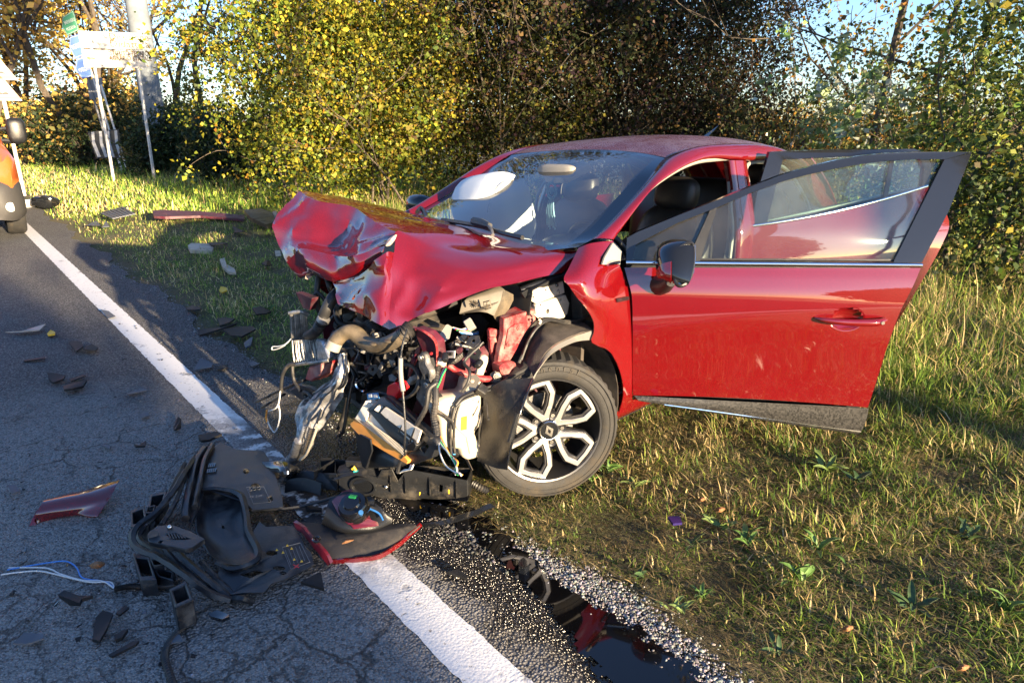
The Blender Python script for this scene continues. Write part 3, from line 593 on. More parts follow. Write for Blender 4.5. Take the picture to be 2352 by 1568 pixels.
def wheel(mbf, c, r, w_, T, side):
    P = [(r * .62, -w_ / 2), (r * .9, -w_ / 2), (r * .98, -w_ * .38), (r, -w_ * .2), (r, w_ * .2), (r * .98, w_ * .38), (r * .9, w_ / 2), (r * .62, w_ / 2)]
    t = MB().lathe(P, (0, 0, 0), (0, 1, 0), 28); t.xf(lambda p: mbf(p + np.array(c))); tw = t.build('wheel', MT['rubber'], T)
    h_ = MB().lathe([(0.001, w_ * .3), (r * .2, w_ * .36), (r * .5, w_ * .25), (r * .63, w_ * .42), (r * .64, -w_ * .3)], (0, 0, 0), (0, side, 0), 20); h_.xf(lambda p: mbf(p + np.array(c))); rm_ = h_.build('rim', MT['cast'], tw); return tw
def van(name, label, base, ang, hgt, paint, lower, mirror=True, tallbox=False):
    R_ = Rm('z', ang); f_ = lambda p: R_ @ np.array(p) + np.array(base); T = thing(name, label, 'van', base)
    B = lambda mb, nm, mt, par=T, **kw: mb.xf(f_).build(nm, mt, par, **kw)
    B(loft(MB(), [(-.02, .90, .92, .78, .66, 1.0, 1.10), (-.22, 1.0, 1.01, .88, .58, 1.08, 1.22), (-.8, 1.0, 1.0, .88, .5, 1.12, 1.42), (-1.5, 1.01, 1.0, .80, .45, 1.15, hgt * .92), (-2.0, 1.01, 1.0, .84, .45, 1.15, hgt), (-5.4, 1.01, 1.0, .86, .45, 1.15, hgt), (-5.5, 1.0, .98, .84, .5, 1.1, hgt - .06)]), 'body', paint, smooth=True)
    B(loft(MB(), [(.05, .74, .76, .70, .30, .48, .70), (-.02, .90, .94, .86, .27, .5, .82), (-.20, 1.00, 1.03, .97, .26, .5, .95), (-.45, 1.025, 1.045, 1.0, .26, .5, .93)]), 'bumper', lower, smooth=True)
    for sy in (1, -1):
        B(MB().ball((-.30, sy * .83, .98), (.22, .17, .17), n=14), 'headlight', lampw, smooth=True)
        B(MB().lathe([(.001, .03), (.06, .025), (.075, 0), (.08, -.05)], (.0, sy * .83, .46), unit((.85, sy * .5, 0)), 16), 'fog_lamp', lampw, smooth=True)
        B(MB().box((-.02, sy * .62, .66), .06, .28, .09), 'air_intake', MT['gloss'])
        for wx in (-.78, -4.4): wheel(f_, (wx, sy * .90, .34), .34, .235, T, sy)
        B(MB().grid(np.array([[(-1.62 - .42 * t + dx, sy * (1.012 - .13 * t), 1.22 + .55 * t) for dx in (0, -.5, -1.0)] for t in (0, .5, 1)]), thick=.004), 'side_window', glass_dark)
        if mirror:
            m_ = MB().ball((-1.02, sy * 1.17, 1.46), (.09, .12, .18), n=14, m=10, pw=.55); mo = B(m_, 'wing_mirror', MT['black'], smooth=True)
            a_ = MB(); a_.tube([(-1.1, sy * .98, 1.32), (-1.05, sy * 1.2, 1.30)], .035, n=8); a_.tube([(-1.1, sy * .96, 1.48), (-1.05, sy * 1.2, 1.5)], .03, n=8); B(a_, 'mirror_arm', MT['black'], mo)
    B(MB().grid(np.array([[(-.80 - .70 * t, y, 1.43 + (hgt * .9 - 1.44) * t + .012) for y in (-.78 + .06 * t, 0, .78 - .06 * t)] for t in (0, .33, .66, .97)]), thick=.004), 'windscreen', glass_dark, smooth=True)
    B(MB().box((-.09, 0, .86), .05, .9, .16), 'grille', MT['black']); return T
AF = math.atan2(-RU[1], -RU[0])
wv = G(30, 537); uu, vv = uv(wv); van('emergency_van', 'orange van with a black bumper and round fog lamp, cut by the left edge', UV(uu - .78, vv - .90 + .06), AF, 2.5, orange_m, mat('unpainted_bumper', (.035, .034, .034), .55, bump=.2, bs=200))
tree('added_shade_tree', 'unseen dense tree added behind the camera to cast the shade on the road', 'tree', UV(-20, -2.05), [((0, 0, 3.3), (2.8, 2.8, 2.45), 5), ((RV[0] * -1.6, RV[1] * -1.6, 3.0), (2.6, 2.6, 2.2), 2)], 44000, .24, OLV, None, stems=1, H_=2.2, r=.2, lev=2, tipfrac=.05, sig=.2, shell=.05)  # added out of view, crown shaped to fit the shade edge on the road
# dark car farther on
b_ = UV(17.6, .35); R_ = Rm('z', AF + .05); f_ = lambda p: R_ @ np.array(p) + b_; T = thing('parked_car', 'dark car with a lit-looking red tail lamp, beyond the orange van', 'car', b_)
loft(MB(), [(.0, .70, .78, .62, .35, .7, 1.0), (-.12, .82, .86, .66, .28, .75, 1.3), (-.7, .86, .87, .62, .25, .85, 1.46), (-2.2, .87, .87, .6, .22, .85, 1.46), (-3.0, .87, .86, .70, .22, .85, 1.0), (-3.9, .84, .82, .65, .25, .65, .82), (-4.1, .72, .7, .6, .35, .6, .72)]).xf(f_).build('body', dark_m, T, smooth=True)
for sy in (1, -1):
    MB().box((-.0, sy * .70, .78), .12, .2, .12).xf(f_).build('tail_lamp', lampr, T, bevel=.02)
    for wx in (-.75, -3.3): wheel(f_, (wx, sy * .78, .31), .31, .2, T, sy)
MB().grid(np.array([[(-.02 - .5 * t, y * (.6 - .05 * t), 1.0 + .36 * t) for y in (-1, 0, 1)] for t in (0, .5, 1)]), thick=.005).xf(f_).build('rear_window', glass_dark, T)
# ------------------------------------------------------------------ the wrecked car (parts in the car's own frame)
def paint():
    m, nt, b = nodes('red_car_paint'); k = NT(nt)
    base = k.mix((.105, .0008, .0025), (.088, .0006, .002), k.noise(3, 3).outputs[0])
    fl = k.vor(2600); c_ = k.n('ShaderNodeSeparateColor'); k.L(fl.outputs['Color'], c_.inputs[0])
    base = k.mix(base, (.19, .003, .005), k.mr(c_.outputs[0], .8, 1, 0, .5))
    dust = k.math('MULTIPLY', k.mr(k.noise(240, 5, .8).outputs[0], .66, .74), k.mr(k.noise(4, 4).outputs[0], .35, .65, .1, .6))
    film = k.mr(k.noise(2.2, 6, .7).outputs[0], .3, .75, .0, .007)
    f = k.math('MAXIMUM', dust, film)
    k.L(k.mix(base, (.42, .36, .30), f), b.inputs['Base Color']); k.L(k.mr(f, 0, .8, .48, .85), b.inputs['Roughness'])
    b.inputs['Metallic'].default_value = .0; b.inputs['Specular IOR Level'].default_value = .04
    b.inputs['Coat Weight'].default_value = 1.0; k.L(k.mr(f, 0, .8, .03, .5), b.inputs['Coat Roughness']); b.inputs['Coat IOR'].default_value = 2.0
    return m
def dew_sky_paint():
    m = PAINT.copy(); m.name = 'dew_and_sky_sheen_red'; b = m.node_tree.nodes['Principled BSDF']; k = NT(m.node_tree); src = b.inputs['Base Color'].links[0].from_socket  # pale film: dew plus the reflected sky put into the roof colour
    f = k.math('ADD', k.mr(k.noise(3.0, 6, .75).outputs[0], .35, .65, .05, .22), k.mr(k.noise(160, 3, .7).outputs[0], .5, .62, 0, .18))
    k.L(k.mix(src, (.40, .38, .42), f), b.inputs['Base Color']); k.L(k.mr(f, 0, .3, .12, .42), b.inputs['Coat Roughness']); return m
PAINT = paint()
DEW_SKY = dew_sky_paint()
scrap_m = mat('scraped_primer', (.40, .30, .27), .7, var=.5, vs=60)
def glassmat(name, tint, ior=1.5, dust=.06):
    m = bpy.data.materials.new(name); m.use_nodes = True; nt = m.node_tree; nt.nodes.remove(nt.nodes['Principled BSDF']); k = NT(nt)
    t = k.n('ShaderNodeBsdfTransparent'); t.inputs[0].default_value = (*tint, 1); g = k.n('ShaderNodeBsdfGlossy', i_Roughness=.012); d = k.n('ShaderNodeBsdfDiffuse'); d.inputs[0].default_value = (.5, .48, .45, 1)
    fr = k.n('ShaderNodeFresnel', i_IOR=ior); a = k.n('ShaderNodeMixShader'); k.L(fr.outputs[0], a.inputs[0]); k.L(t.outputs[0], a.inputs[1]); k.L(g.outputs[0], a.inputs[2])
    c_ = k.n('ShaderNodeMixShader'); f = k.math('MAXIMUM', k.mr(k.noise(190, 4, .8).outputs[0], .64, .72, 0, .5), k.mr(k.noise(3, 5).outputs[0], .3, .8, .0, dust)); k.L(f, c_.inputs[0]); k.L(a.outputs[0], c_.inputs[1]); k.L(d.outputs[0], c_.inputs[2])
    k.L(c_.outputs[0], nt.nodes['Material Output'].inputs[0]); return m
GLASS = glassmat('car_glass', (.80, .90, .88)); WSG = glassmat('windscreen_glass', (.74, .86, .88), 2.5, .08)
car = bpy.data.objects.new('wrecked_car', None); C.objects.link(car); car.empty_display_size = .2
Mx = Matrix.Identity(4)
for i in range(3):
    for j in range(3): Mx[i][j] = RC[i, j]
    Mx[i][3] = TC[i]
car.matrix_world = Mx
tag(car, 'red hatchback with its front end torn off and both left doors open', 'car')
cy = lambda x, y, v: CP(x, y, 'y', v)
def P_(lst): return np.array([p if len(p) == 3 and abs(p[0]) < 50 else cy(*p) for p in lst])
mirY = lambda A: np.asarray(A) * np.array([1, -1, 1])
def both(fn):
    for s in (1, -1): fn(s)
# ---- roof, pillars, rails
rail_in = P_([(1329, 567, .685), (1374, 537, .668), (1462, 443, .612), (1501, 395, .585), (1530, 362, .562), (1600, 337, .572), (1680, 330, .585)] )
rail_in = np.concatenate([rail_in, [(-1.97, .585, 1.372), (-2.24, .575, 1.335), (-2.55, .55, 1.27), (-2.86, .52, 1.14)]])
rail_out = P_([(1409, 551, .745), (1444, 503, .722), (1484, 450, .70), (1521, 415, .688), (1583, 377, .674), (1640, 362, .668)])
rail_out = np.concatenate([rail_out, [(-1.66, .668, 1.305), (-1.95, .662, 1.292), (-2.25, .655, 1.24), (-2.52, .648, 1.15), (-2.78, .64, 1.02)]])
rail_mid = (rail_in + rail_out) / 2 + np.array([0, .014, .022]); 
rail = np.stack([rail_in, rail_in * .6 + rail_out * .4 + np.array([0, .012, .024]), rail_in * .25 + rail_out * .75 + np.array([0, .018, .014]), rail_out, rail_out - np.array([0, .045, .012])])
both(lambda s: MB().grid(rail * np.array([1, s, 1]), 13, 40).build('roof_rail', PAINT, car, smooth=True))
rp = []
for x, ze, zc in ((0, 1.34, 1.372), (1, 1.385, 1.418), (2, 1.395, 1.435), (3, 1.372, 1.425), (4, 1.335, 1.40), (5, 1.27, 1.34)):
    e = rail_in[[4, 5, 6, 7, 8, 9][x]]; xc = (-1.17, -1.40, -1.72, -2.02, -2.33, -2.68)[x]
    rp.append([(e[0] * (1 - (1 - t * t)) + xc * (1 - t * t), e[1] * t, e[2] * t * t + zc * (1 - t * t)) for t in (1, .75, .4, 0, -.4, -.75, -1)])
MB().grid(np.array(rp), 30, 31).build('roof', DEW_SKY, car, smooth=True)
MB().grid(np.array([[(-2.60 - .02 * 0, y, 1.36) if False else (-2.30 + a * -.17, (1 - a) * y, 1.405 + .075 * a) for y in (-.022, 0, .022)] for a in (0, .5, 1)]), thick=.006).build('antenna_fin', MT['gloss'], car)
# ---- windscreen
wl = P_([(1329, 567, .683), (1374, 537, .666), (1462, 443, .61), (1501, 395, .583), (1529.5, 363, .56)])
wc = np.array([(-.10, 0, .955), (-.26, 0, 1.035), (-.62, 0, 1.19), (-.93, 0, 1.305), (-1.165, 0, 1.372)])
wrow = []
for l, c_ in zip(wl, wc):
    wrow.append([(c_[0] + (l[0] - c_[0]) * t * t, l[1] * t, c_[2] + (l[2] - c_[2]) * t * t) for t in (1, .7, .35, 0, -.35, -.7, -1)])
ws = MB(); Gw = np.array(wrow); Gw = np.array([catmull(Gw[:, j], 25) for j in range(7)]).transpose(1, 0, 2); Gw = np.array([catmull(r, 33) for r in Gw])
fm = np.zeros((24, 32), bool); fm[:2] = 1; fm[-1:] = 1; fm[:, :2] = 1; fm[:, -2:] = 1
ws.grid(Gw); ws.m = [int(x) for x in fm.ravel()]
ws.build('windscreen', [WSG, MT['gloss']], car, smooth=True)
up = np.array([0.03, 0, .012])
for a_, b_, pts in ((0, 1, [(1015, 503, 0), (1060, 510, 0), (1110, 520, 0), (1165, 538, 0), (1200, 546, 0)]),):
    base = [CP(x, y, 'x', xx) for x, y, xx in ((1016, 505, -.31), (1060, 512, -.25), (1105, 520, -.20), (1150, 534, -.16), (1200, 546, -.14))]
    wb = MB().tube(np.array(base), .011, n=6, res=14).build('wiper_blade', MT['black'], car)
    MB().tube([CP(1088, 508, 'x', -.2), CP(1105, 512, 'x', -.19), CP(1125, 519, 'x', -.17)], [.02, .022, .014], n=8, res=8).build('wiper_head', MT['black'], wb)
    MB().tube([CP(1120, 516, 'x', -.17), CP(1128, 526, 'x', -.15), CP(1132, 540, 'x', -.12)], .008, n=6, res=6).build('wiper_arm', MT['cast'], wb)
MB().tube([CP(958, 487, 'x', -.30), CP(968, 478, 'x', -.36), CP(980, 500, 'x', -.28)], .012, n=6, res=8).build('wiper_blade', MT['black'], car)
MB().grid(np.array([[(x, y, z - .03 * abs(y)) for y in (-.68, -.3, 0, .3, .68)] for x, z in ((-.30, .93), (-.12, .925), (.0, .90), (.02, .80))]), thick=.006).build('cowl_panel', MT['black'], car, smooth=True)
# ---- body sides
def side(s):
    S = np.array([1, s, 1])
    # rear quarter with C-pillar
    q = np.array([[(-2.30, .655, 1.225), (-2.52, .65, 1.15), (-2.80, .63, 1.04), (-3.02, .56, .98)], [(-2.36, .72, 1.08), (-2.55, .715, 1.0), (-2.85, .69, .95), (-3.12, .57, .92)],
                  [(-2.42, .80, .92), (-2.6, .81, .88), (-2.9, .76, .84), (-3.20, .58, .82)], [(-2.36, .83, .74), (-2.62, .86, .72), (-2.95, .79, .68), (-3.26, .58, .66)], [(-2.30, .84, .62), (-2.60, .865, .66), (-2.92, .82, .52), (-3.24, .60, .45)]])
    MB().grid(q * S, 16, 16).build('rear_quarter', PAINT, car, smooth=True)
    MB().grid(np.array([[(-2.94, .80, .5), (-3.24, .6, .45)], [(-2.92, .80, .33), (-3.22, .6, .3)], [(-2.90, .74, .22), (-3.15, .58, .22)]]) * S, 6, 6).build('rear_bumper_corner', PAINT, car, smooth=True)
    bp = np.array([[(-1.50, .665, 1.31), (-1.66, .662, 1.30)], [(-1.49, .715, 1.12), (-1.65, .715, 1.12)], [(-1.46, .765, .94), (-1.65, .765, .94)], [(-1.44, .775, .6), (-1.64, .775, .6)], [(-1.42, .77, .3), (-1.66, .77, .3)]])
    mid = bp.mean(1, keepdims=True) + np.array([0, .022, 0]); bp2 = np.concatenate([bp[:, :1] - np.array([0, .05, 0]), bp[:, :1], mid, bp[:, 1:], bp[:, 1:] - np.array([0, .05, 0])], 1)
    MB().grid(bp2 * S, 18, 13).build('centre_pillar', PAINT, car, smooth=True)
    sill = np.array([[(x, y, z) for y, z in ((.74, .36), (.79, .345), (.80, .29), (.775, .2), (.70, .17))] for x in (-.42, -1.0, -1.6, -2.28)])
    MB().grid(sill * S, 8, 10).build('sill', PAINT, car, smooth=True)
    sl_ = np.concatenate([rail_out[:7] - np.array([0, .03, .012]), [(-1.46, .70, 1.12), (-1.43, .74, .94), (-1.40, .74, .6), (-1.38, .74, .36)]])
    MB().tube(sl_ * S, .011, n=6, res=40).build('door_seal', MT['beltgrey'], car)
    s2 = np.array([(-1.68, .70, .9), (-1.68, .69, 1.12), (-1.70, .645, 1.27), (-1.95, .64, 1.275), (-2.2, .635, 1.22), (-2.34, .70, 1.05), (-2.38, .74, .92)])
    MB().tube(s2 * S, .011, n=6, res=30).build('door_seal', MT['beltgrey'], car)
    MB().grid(np.array([[(-2.28 + .30 * math.cos(a) * 1.0 - .309, .80 - d, .31 + .33 * math.sin(a)) for a in np.linspace(0, math.pi, 13)] for d in (0, .22)]) * S).build('rear_wheel_arch', MT['felt'], car)
both(side)
# right-hand side, closed front door and fender remains (seen only from elsewhere)
dr = np.array([[(x, -(y0 - .0), z) for x in (-.50, -.9, -1.3, -1.50 - .05)] for z, y0 in ((.95, .79), (.75, .83), (.5, .825), (.3, .80))])
MB().grid(dr, 10, 10, thick=.01).build('right_front_door', PAINT, car, smooth=True)
dr = np.array([[(x, -y0, z) for x in (-1.68, -2.0, -2.30)] for z, y0 in ((1.0, .765), (.75, .83), (.5, .825), (.3, .80))])
MB().grid(dr, 10, 10, thick=.01).build('right_rear_door', PAINT, car, smooth=True)
MB().grid(np.array([[(.25, -.70, .90), (-.1, -.74, .95), (-.46, -.77, .95)], [(.2, -.8, .75), (-.1, -.83, .78), (-.46, -.83, .75)], [(.1, -.82, .62), (-.25, -.84, .62), (-.46, -.83, .5)], [(-.36, -.82, .4), (-.40, -.82, .4), (-.46, -.82, .3)]]), 12, 10, thick=.004).build('right_front_wing', PAINT, car, smooth=True)
MB().ball(CP(962, 470, 'y', -.93), (.07, .10, .065), n=12, pw=.8).build('right_mirror', MT['gloss'], car, smooth=True)
# tailgate
MB().grid(np.array([[(x, y * k_, z) for y in (-1, -.6, 0, .6, 1)] for x, z, k_ in ((-2.76, 1.30, .50), (-2.95, 1.12, .56), (-3.12, .95, .58), (-3.24, .78, .58), (-3.26, .6, .58), (-3.2, .3, .58))]), 14, 9, thick=.01).build('tailgate', PAINT, car, smooth=True)
MB().grid(np.array([[(x, y * k_, z) for y in (-1, 0, 1)] for x, z, k_ in ((-2.80, 1.285, .44), (-2.96, 1.13, .50), (-3.06, 1.03, .52))]), 6, 6, thick=.004).build('rear_window', glass_dark, car)
# ---- left front wing with its torn front edge
fen = P_([(1329, 569, .69), (1352, 560, .72), (1382, 555, .738), (1408, 553, .745)]); fenr = [fen]
for row in ([(1308, 612, .735), (1345, 608, .785), (1382, 604, .80), (1421, 604, .79)], [(1295, 640, .765), (1340, 643, .815), (1385, 646, .826), (1439, 648, .802)], [(1306, 655, .785), (1350, 668, .83), (1392, 676, .842), (1449, 682, .815)],
            [(1324, 682, .80), (1360, 694, .842), (1400, 706, .85), (1451, 716, .822)], [(1345, 706, .825), (1380, 720, .85), (1412, 732, .85), (1452, 745, .826)], [(1363, 737, .84), (1394, 748, .852), (1420, 760, .848), (1453, 772, .827)],
            [(1364, 764, .846), (1396, 778, .853), (1424, 790, .845), (1454, 800, .826)], [(1360, 786, .852), (1400, 801, .856), (1428, 815, .846), (1454, 826, .826)], [(1402, 806, .858), (1420, 826, .852), (1436, 838, .84), (1455, 848, .825)],
            [(1426, 858, .852), (1436, 862, .845), (1445, 866, .836), (1455, 872, .824)], [(1432, 905, .842), (1440, 906, .838), (1447, 908, .83), (1456, 910, .82)], [(1422, 948, .826), (1432, 946, .822), (1444, 941, .812), (1456, 935, .80)]):
    fenr.append(P_(row))
MB().grid(np.array(fenr), 40, 16, thick=-.004).build('left_front_wing', PAINT, car, smooth=True)
bd = MB().plate(P_([(1414, 685, .838), (1442, 680, .828), (1443, 688, .828), (1415, 694, .838)]), (0, .006, 0)).build('badge', MT['gloss'], car)
lettering('lettering', 'DUEL', cy(1419, 691.5, .845), cy(1440, 685, .832) - cy(1417, 689.6, .842), np.array([0, 0, 1.]), .013, MT['chrome'], bd, depth=.001, w_=.034)
MB().plate(P_([(1380, 607, .81), (1386, 590, .80), (1405, 557, .752), (1424, 577, .765), (1421, 607, .80)]), (0, .008, 0)).build('quarter_trim', MT['beltgrey'], car)
MB().tube([cy(1396, 608, .82), cy(1408, 604, .815), cy(1421, 602, .805)], [.006, .009, .009], n=6, res=6).build('chrome_tip', MT['chrome'], car)
MB().grid(np.array([[(x, y * .70, z) for y in (-1, -.5, 0, .5, 1)] for x, z in ((-.28, .96), (-.30, .7), (-.28, .35), (-.45, .2))]), thick=.02).build('bulkhead', MT['felt'], car)
MB().box((-1.75, 0, .19), 2.9, 1.46, .06).build('floor_pan', MT['black'], car)
# ---- interior
MB().grid(np.array([[(x, y, z - .03 * y * y) for y in (-.68, -.35, 0, .35, .68)] for x, z in ((-.24, .935), (-.50, .945), (-.68, .92), (-.74, .84), (-.70, .70))]), 12, 12, thick=.01).build('dashboard', mat('dashboard_plastic', (.045, .045, .048), .6, bump=.3, bs=300), car, smooth=True)
MB().ball((-.60, .36, .95), (.13, .19, .05)).build('instrument_hood', MT['black'], car, smooth=True)
n_ = unit((-.85, 0, .52)); u_, v_, _ = frame_from(n_); cst = np.array((-.80, .36, .88)); st = MB(); st.tube([cst + .185 * (math.cos(a) * u_ + math.sin(a) * v_) for a in np.linspace(0, 2 * math.pi, 33)], .016, n=8, cap=False)
for a in (0.0, math.pi, -math.pi / 2): st.tube([cst, cst + .18 * (math.cos(a) * u_ + math.sin(a) * v_)], .016, n=6)
stw = st.build('steering_wheel', MT['leather'], car, smooth=True)
MB().ball(cst + n_ * .03, (.05, .10, .13)).crumple(.03, 9, 2).build('driver_airbag', MT['bag'], stw, smooth=True)
def seat(y, x0=-1.42):
    dz = -.12
    st = MB(); st.ball((x0 - .02, y, .83 + dz), (.10, .25, .36), Rm('y', -.22), 18, 14, pw=.6); so_ = st.build('seat', MT['leather'], car, smooth=True)
    MB().ball((x0 + .28, y, .47 + dz * .4), (.30, .26, .10), Rm('y', -.12), 18, 12, pw=.6).build('seat_cushion', MT['leather'], so_, smooth=True)
    h = MB().ball((x0 - .07, y, 1.245 + dz), (.062, .135, .095), Rm('y', -.15), 18, 12, pw=.65).build('headrest', MT['leather'], so_, smooth=True)
    MB().tube([np.array((x0 - .005, y - .105, 1.17 + dz)), (x0 - .01, y - .108, 1.24 + dz), (x0 - .03, y - .09, 1.32 + dz)], .0025, n=4, res=8).build('seam', MT['beltgrey'], so_)
    MB().tube([np.array((x0 - .07, y - .05, 1.12 + dz)), (x0 - .07, y - .05, 1.2 + dz)], .008).build('headrest_rod', MT['steel'], so_)
seat(.37, -1.38); seat(-.37, -1.40)
MB().ball((-2.35, 0, .80), (.12, .60, .34), Rm('y', -.2), 20, 12, pw=.5).build('rear_seat', MT['leather'], car, smooth=True)
for y in (-.38, .38): MB().ball((-2.42, y, 1.17), (.05, .12, .07), n=14, pw=.7).build('rear_headrest', MT['leather'], car, smooth=True)
ab = MB().ball((-.72, -.36, 1.03), (.19, .24, .22), Rm('y', .35), 22, 16, pw=.72).crumple(.035, 5, 1); ab = ab.build('passenger_airbag', MT['bag'], car, smooth=True)
MB().tube([np.array((-.70 + .17 * math.cos(a), -.36 + .16, 1.03 + .2 * math.sin(a))) for a in np.linspace(.2, 2.8, 16)], .004, n=4).build('airbag_seam', MT['beltgrey'], ab)
MB().ball((-.86, .0, 1.275), (.03, .125, .035), Rm('z', .1), 16, 10, pw=.6).build('rear_view_mirror', MT['beltgrey'], car, smooth=True)
MB().plate([(-1.03, .09, 1.315), (-1.03, -.16, 1.315), (-.86, -.12, 1.247), (-.86, .04, 1.247)], (-.04, 0, -.045)).build('sensor_housing', MT['white'], car, bevel=.01)
T_ = MB(); c_ = np.array((-.82, .0, 1.175)); T_.tube([c_ + .032 * np.array((0, math.cos(a), 1.3 * math.sin(a))) for a in np.linspace(0, 6.28, 17)], .008, n=6, cap=False); T_.ball(c_, (.004, .018, .022)); T_.tube([(-.85, 0, 1.25), c_ + (0, 0, .04)], .003, n=4)
for k_ in range(7): T_.tube([c_ + (0, .004 * (k_ - 3), -.04), c_ + (.01, .008 * (k_ - 3) + .005 * math.sin(k_), -.11), c_ + (0, .012 * (k_ - 3), -.19 - .01 * (k_ % 3))], [.004, .006, .004], n=5, res=6)
tag(T_.xf(c2w).build('hanging_charm', mat('pale_blue_yarn', (.22, .42, .5), .8), None), 'pale blue round charm with tassels hanging from the inside mirror', 'charm')
MB().tube([np.array((-1.50, .66, 1.2)), (-1.47, .70, .9), (-1.40, .68, .45)], .012, n=5, res=8).build('seat_belt', MT['beltgrey'], car)
# ---- left doors: shells in a hinge frame (s along the door, n outwards, z up)
class Door:
    def __init__(S, hinge, ang, prof): S.h = np.array([hinge[0], hinge[1], 0]); S.e = np.array([math.cos(ang), math.sin(ang), 0]); S.n = np.array([math.sin(ang), -math.cos(ang), 0]); S.pr = prof
    def off(S, z, s=0.5): return np.interp(z, [p[0] for p in S.pr], [p[1] for p in S.pr]) - .035 * (s - .5) ** 2
    def p(S, x, y, dn=0.0):
        n = 0.0; d = ray(x, y)
        for _ in range(8):
            q = O + d * (((S.h + S.n * n - O) @ S.n) / (d @ S.n)); n = S.off(q[2], (q - S.h) @ S.e)
        return w2c(q + S.n * dn)
    def nc(S): return RC.T @ S.n
prof = [(.15, -.045), (.22, -.035), (.30, -.012), (.36, .0), (.48, .004), (.60, .014), (.72, .028), (.80, .03), (.88, .016), (.95, -.008), (1.0, -.03), (1.2, -.10), (1.45, -.20)]
D1 = Door(c2w((-.47, .82, .3)), math.radians(-5.6), prof); d = D1.p; ndc = D1.nc()
L_ = [(1434, 615), (1441, 640), (1451, 680), (1453, 740), (1453, 800), (1453, 850), (1453, 880), (1454, 906)]
R_ = [(2113, 616), (2100, 647), (2084, 680), (2066, 715), (2047, 765), (2030, 815), (2014, 867), (1992, 934)]
Bz = [0, .1, .22, .36, .52, .68, .82, 1]
grid_ = [[d(l[0] + (r[0] - l[0]) * t, l[1] + (r[1] - l[1]) * t + (6 * math.sin(math.pi * t) * (bz if bz > .5 else 0) * -1)) for t in (0, .12, .3, .5, .7, .88, 1)] for l, r, bz in zip(L_, R_, Bz)]
dm = MB().grid(np.array(grid_), 64, 84, thick=.006); hc = d(1943, 731, -.001); es = RC.T @ D1.e; ez = np.array([0, 0, 1.]); VA = np.array(dm.v); keep = []
for f in dm.f:
    q = VA[list(f)].mean(0) - hc; keep.append(((q @ es) / .066) ** 2 + ((q @ ez) / .049) ** 2 > 1)
dm.f = [f for f, kk in zip(dm.f, keep) if kk]; dm.m = [0] * len(dm.f); door1 = dm.build('left_front_door', PAINT, car, smooth=True)
def dplate(D, pts, dn, th, holes=()): return MB().plate([D.p(x, y, dn) for x, y in pts], D.nc() * th, holes=[[D.p(x, y, dn) for x, y in h] for h in holes])
inner = [(1440, 604), (1456, 906), (1472, 915), (1965, 985), (1992, 934), (2108, 612)]
dplate(D1, inner, -.085, .03).build('door_inner_panel', MT['black'], door1)
fo = [(1438, 604), (1440, 546), (1463, 533), (1558, 494), (1653, 457), (1720, 430), (1796, 401), (1855, 384), (1915, 369), (1975, 358), (2034, 352), (2120, 349), (2232, 349)]
fi = [(2170, 366), (2100, 366), (2034, 370), (1975, 377), (1915, 388), (1855, 401), (1796, 417), (1720, 445), (1653, 474), (1558, 511), (1475, 553), (1460, 562), (1452, 604)]
dplate(D1, fo + fi, -.03, .035).build('window_frame', MT['gloss'], door1)
dplate(D1, [(2051, 602), (2168, 367), (2231, 351), (2177, 487), (2116, 603)], -.012, .016).build('pillar_cover', MT['gloss'], door1)
dplate(D1, [(1632, 481), (1649, 473), (1607, 602), (1577, 602)], -.015, .014).build('window_divider', MT['black'], door1)
dplate(D1, [(1452, 600), (1462, 561), (1558, 512), (1636, 480), (1579, 602)], -.022, .004).build('quarter_glass', GLASS, door1)
dplate(D1, [(1605, 604), (1648, 476), (1720, 446), (1796, 418), (1855, 402), (1915, 389), (1975, 378), (2034, 371), (2100, 367), (2168, 367), (2052, 604)], -.022, .004).build('window_glass', GLASS, door1)
ch = np.array([d(1438 + (2116 - 1438) * t, 602.5 + 6.5 * t, .004) for t in np.linspace(0, 1, 24)]); MB().tube(ch, .0095, n=8).build('chrome_strip', MT['chrome'], door1, smooth=True)
MB().tube(np.array([d(1606 + (2052 - 1606) * t, 597 + 2 * t, -.012) for t in np.linspace(0, 1, 10)]), .006, n=5).build('window_seal', MT['black'], door1)
# dark lower trim with a fine cell print
hexm, nt, b = nodes('cell_patterned_trim'); k = NT(nt); mp = k.n('ShaderNodeMapping'); k.L(k.tc, mp.inputs['Vector']); mp.inputs['Scale'].default_value = (1, 1, 1); v_ = k.vor(150, vec=mp.outputs[0]); v_.inputs['Randomness'].default_value = .25; sc_ = k.n('ShaderNodeSeparateColor'); k.L(v_.outputs['Color'], sc_.inputs[0])
k.L(k.mix((.010, .010, .011), (.045, .044, .043), sc_.outputs[0]), b.inputs['Base Color']); b.inputs['Roughness'].default_value = .38
tr = [[(1455, 908), (1620, 916), (1800, 925), (1900, 930), (1993, 936)], [(1462, 912), (1620, 928), (1800, 946), (1900, 956), (1985, 962)], [(1468, 916), (1620, 940), (1800, 967), (1900, 981), (1972, 990)], [(1478, 920), (1620, 944), (1800, 972), (1900, 987), (1968, 997)]]
MB().grid(np.array([[d(x, y, dn) for x, y in r] for r, dn in zip(tr, (.006, .016, .014, -.02))]), 12, 20, thick=.004).build('lower_trim', hexm, door1, smooth=True)
MB().tube(np.array([d(1525 + (1973 - 1525) * t, 925 + 62 * t ** 1.02, .02) for t in np.linspace(0, 1, 16)]), .0035, n=6).build('trim_strip', MT['chrome'], door1)
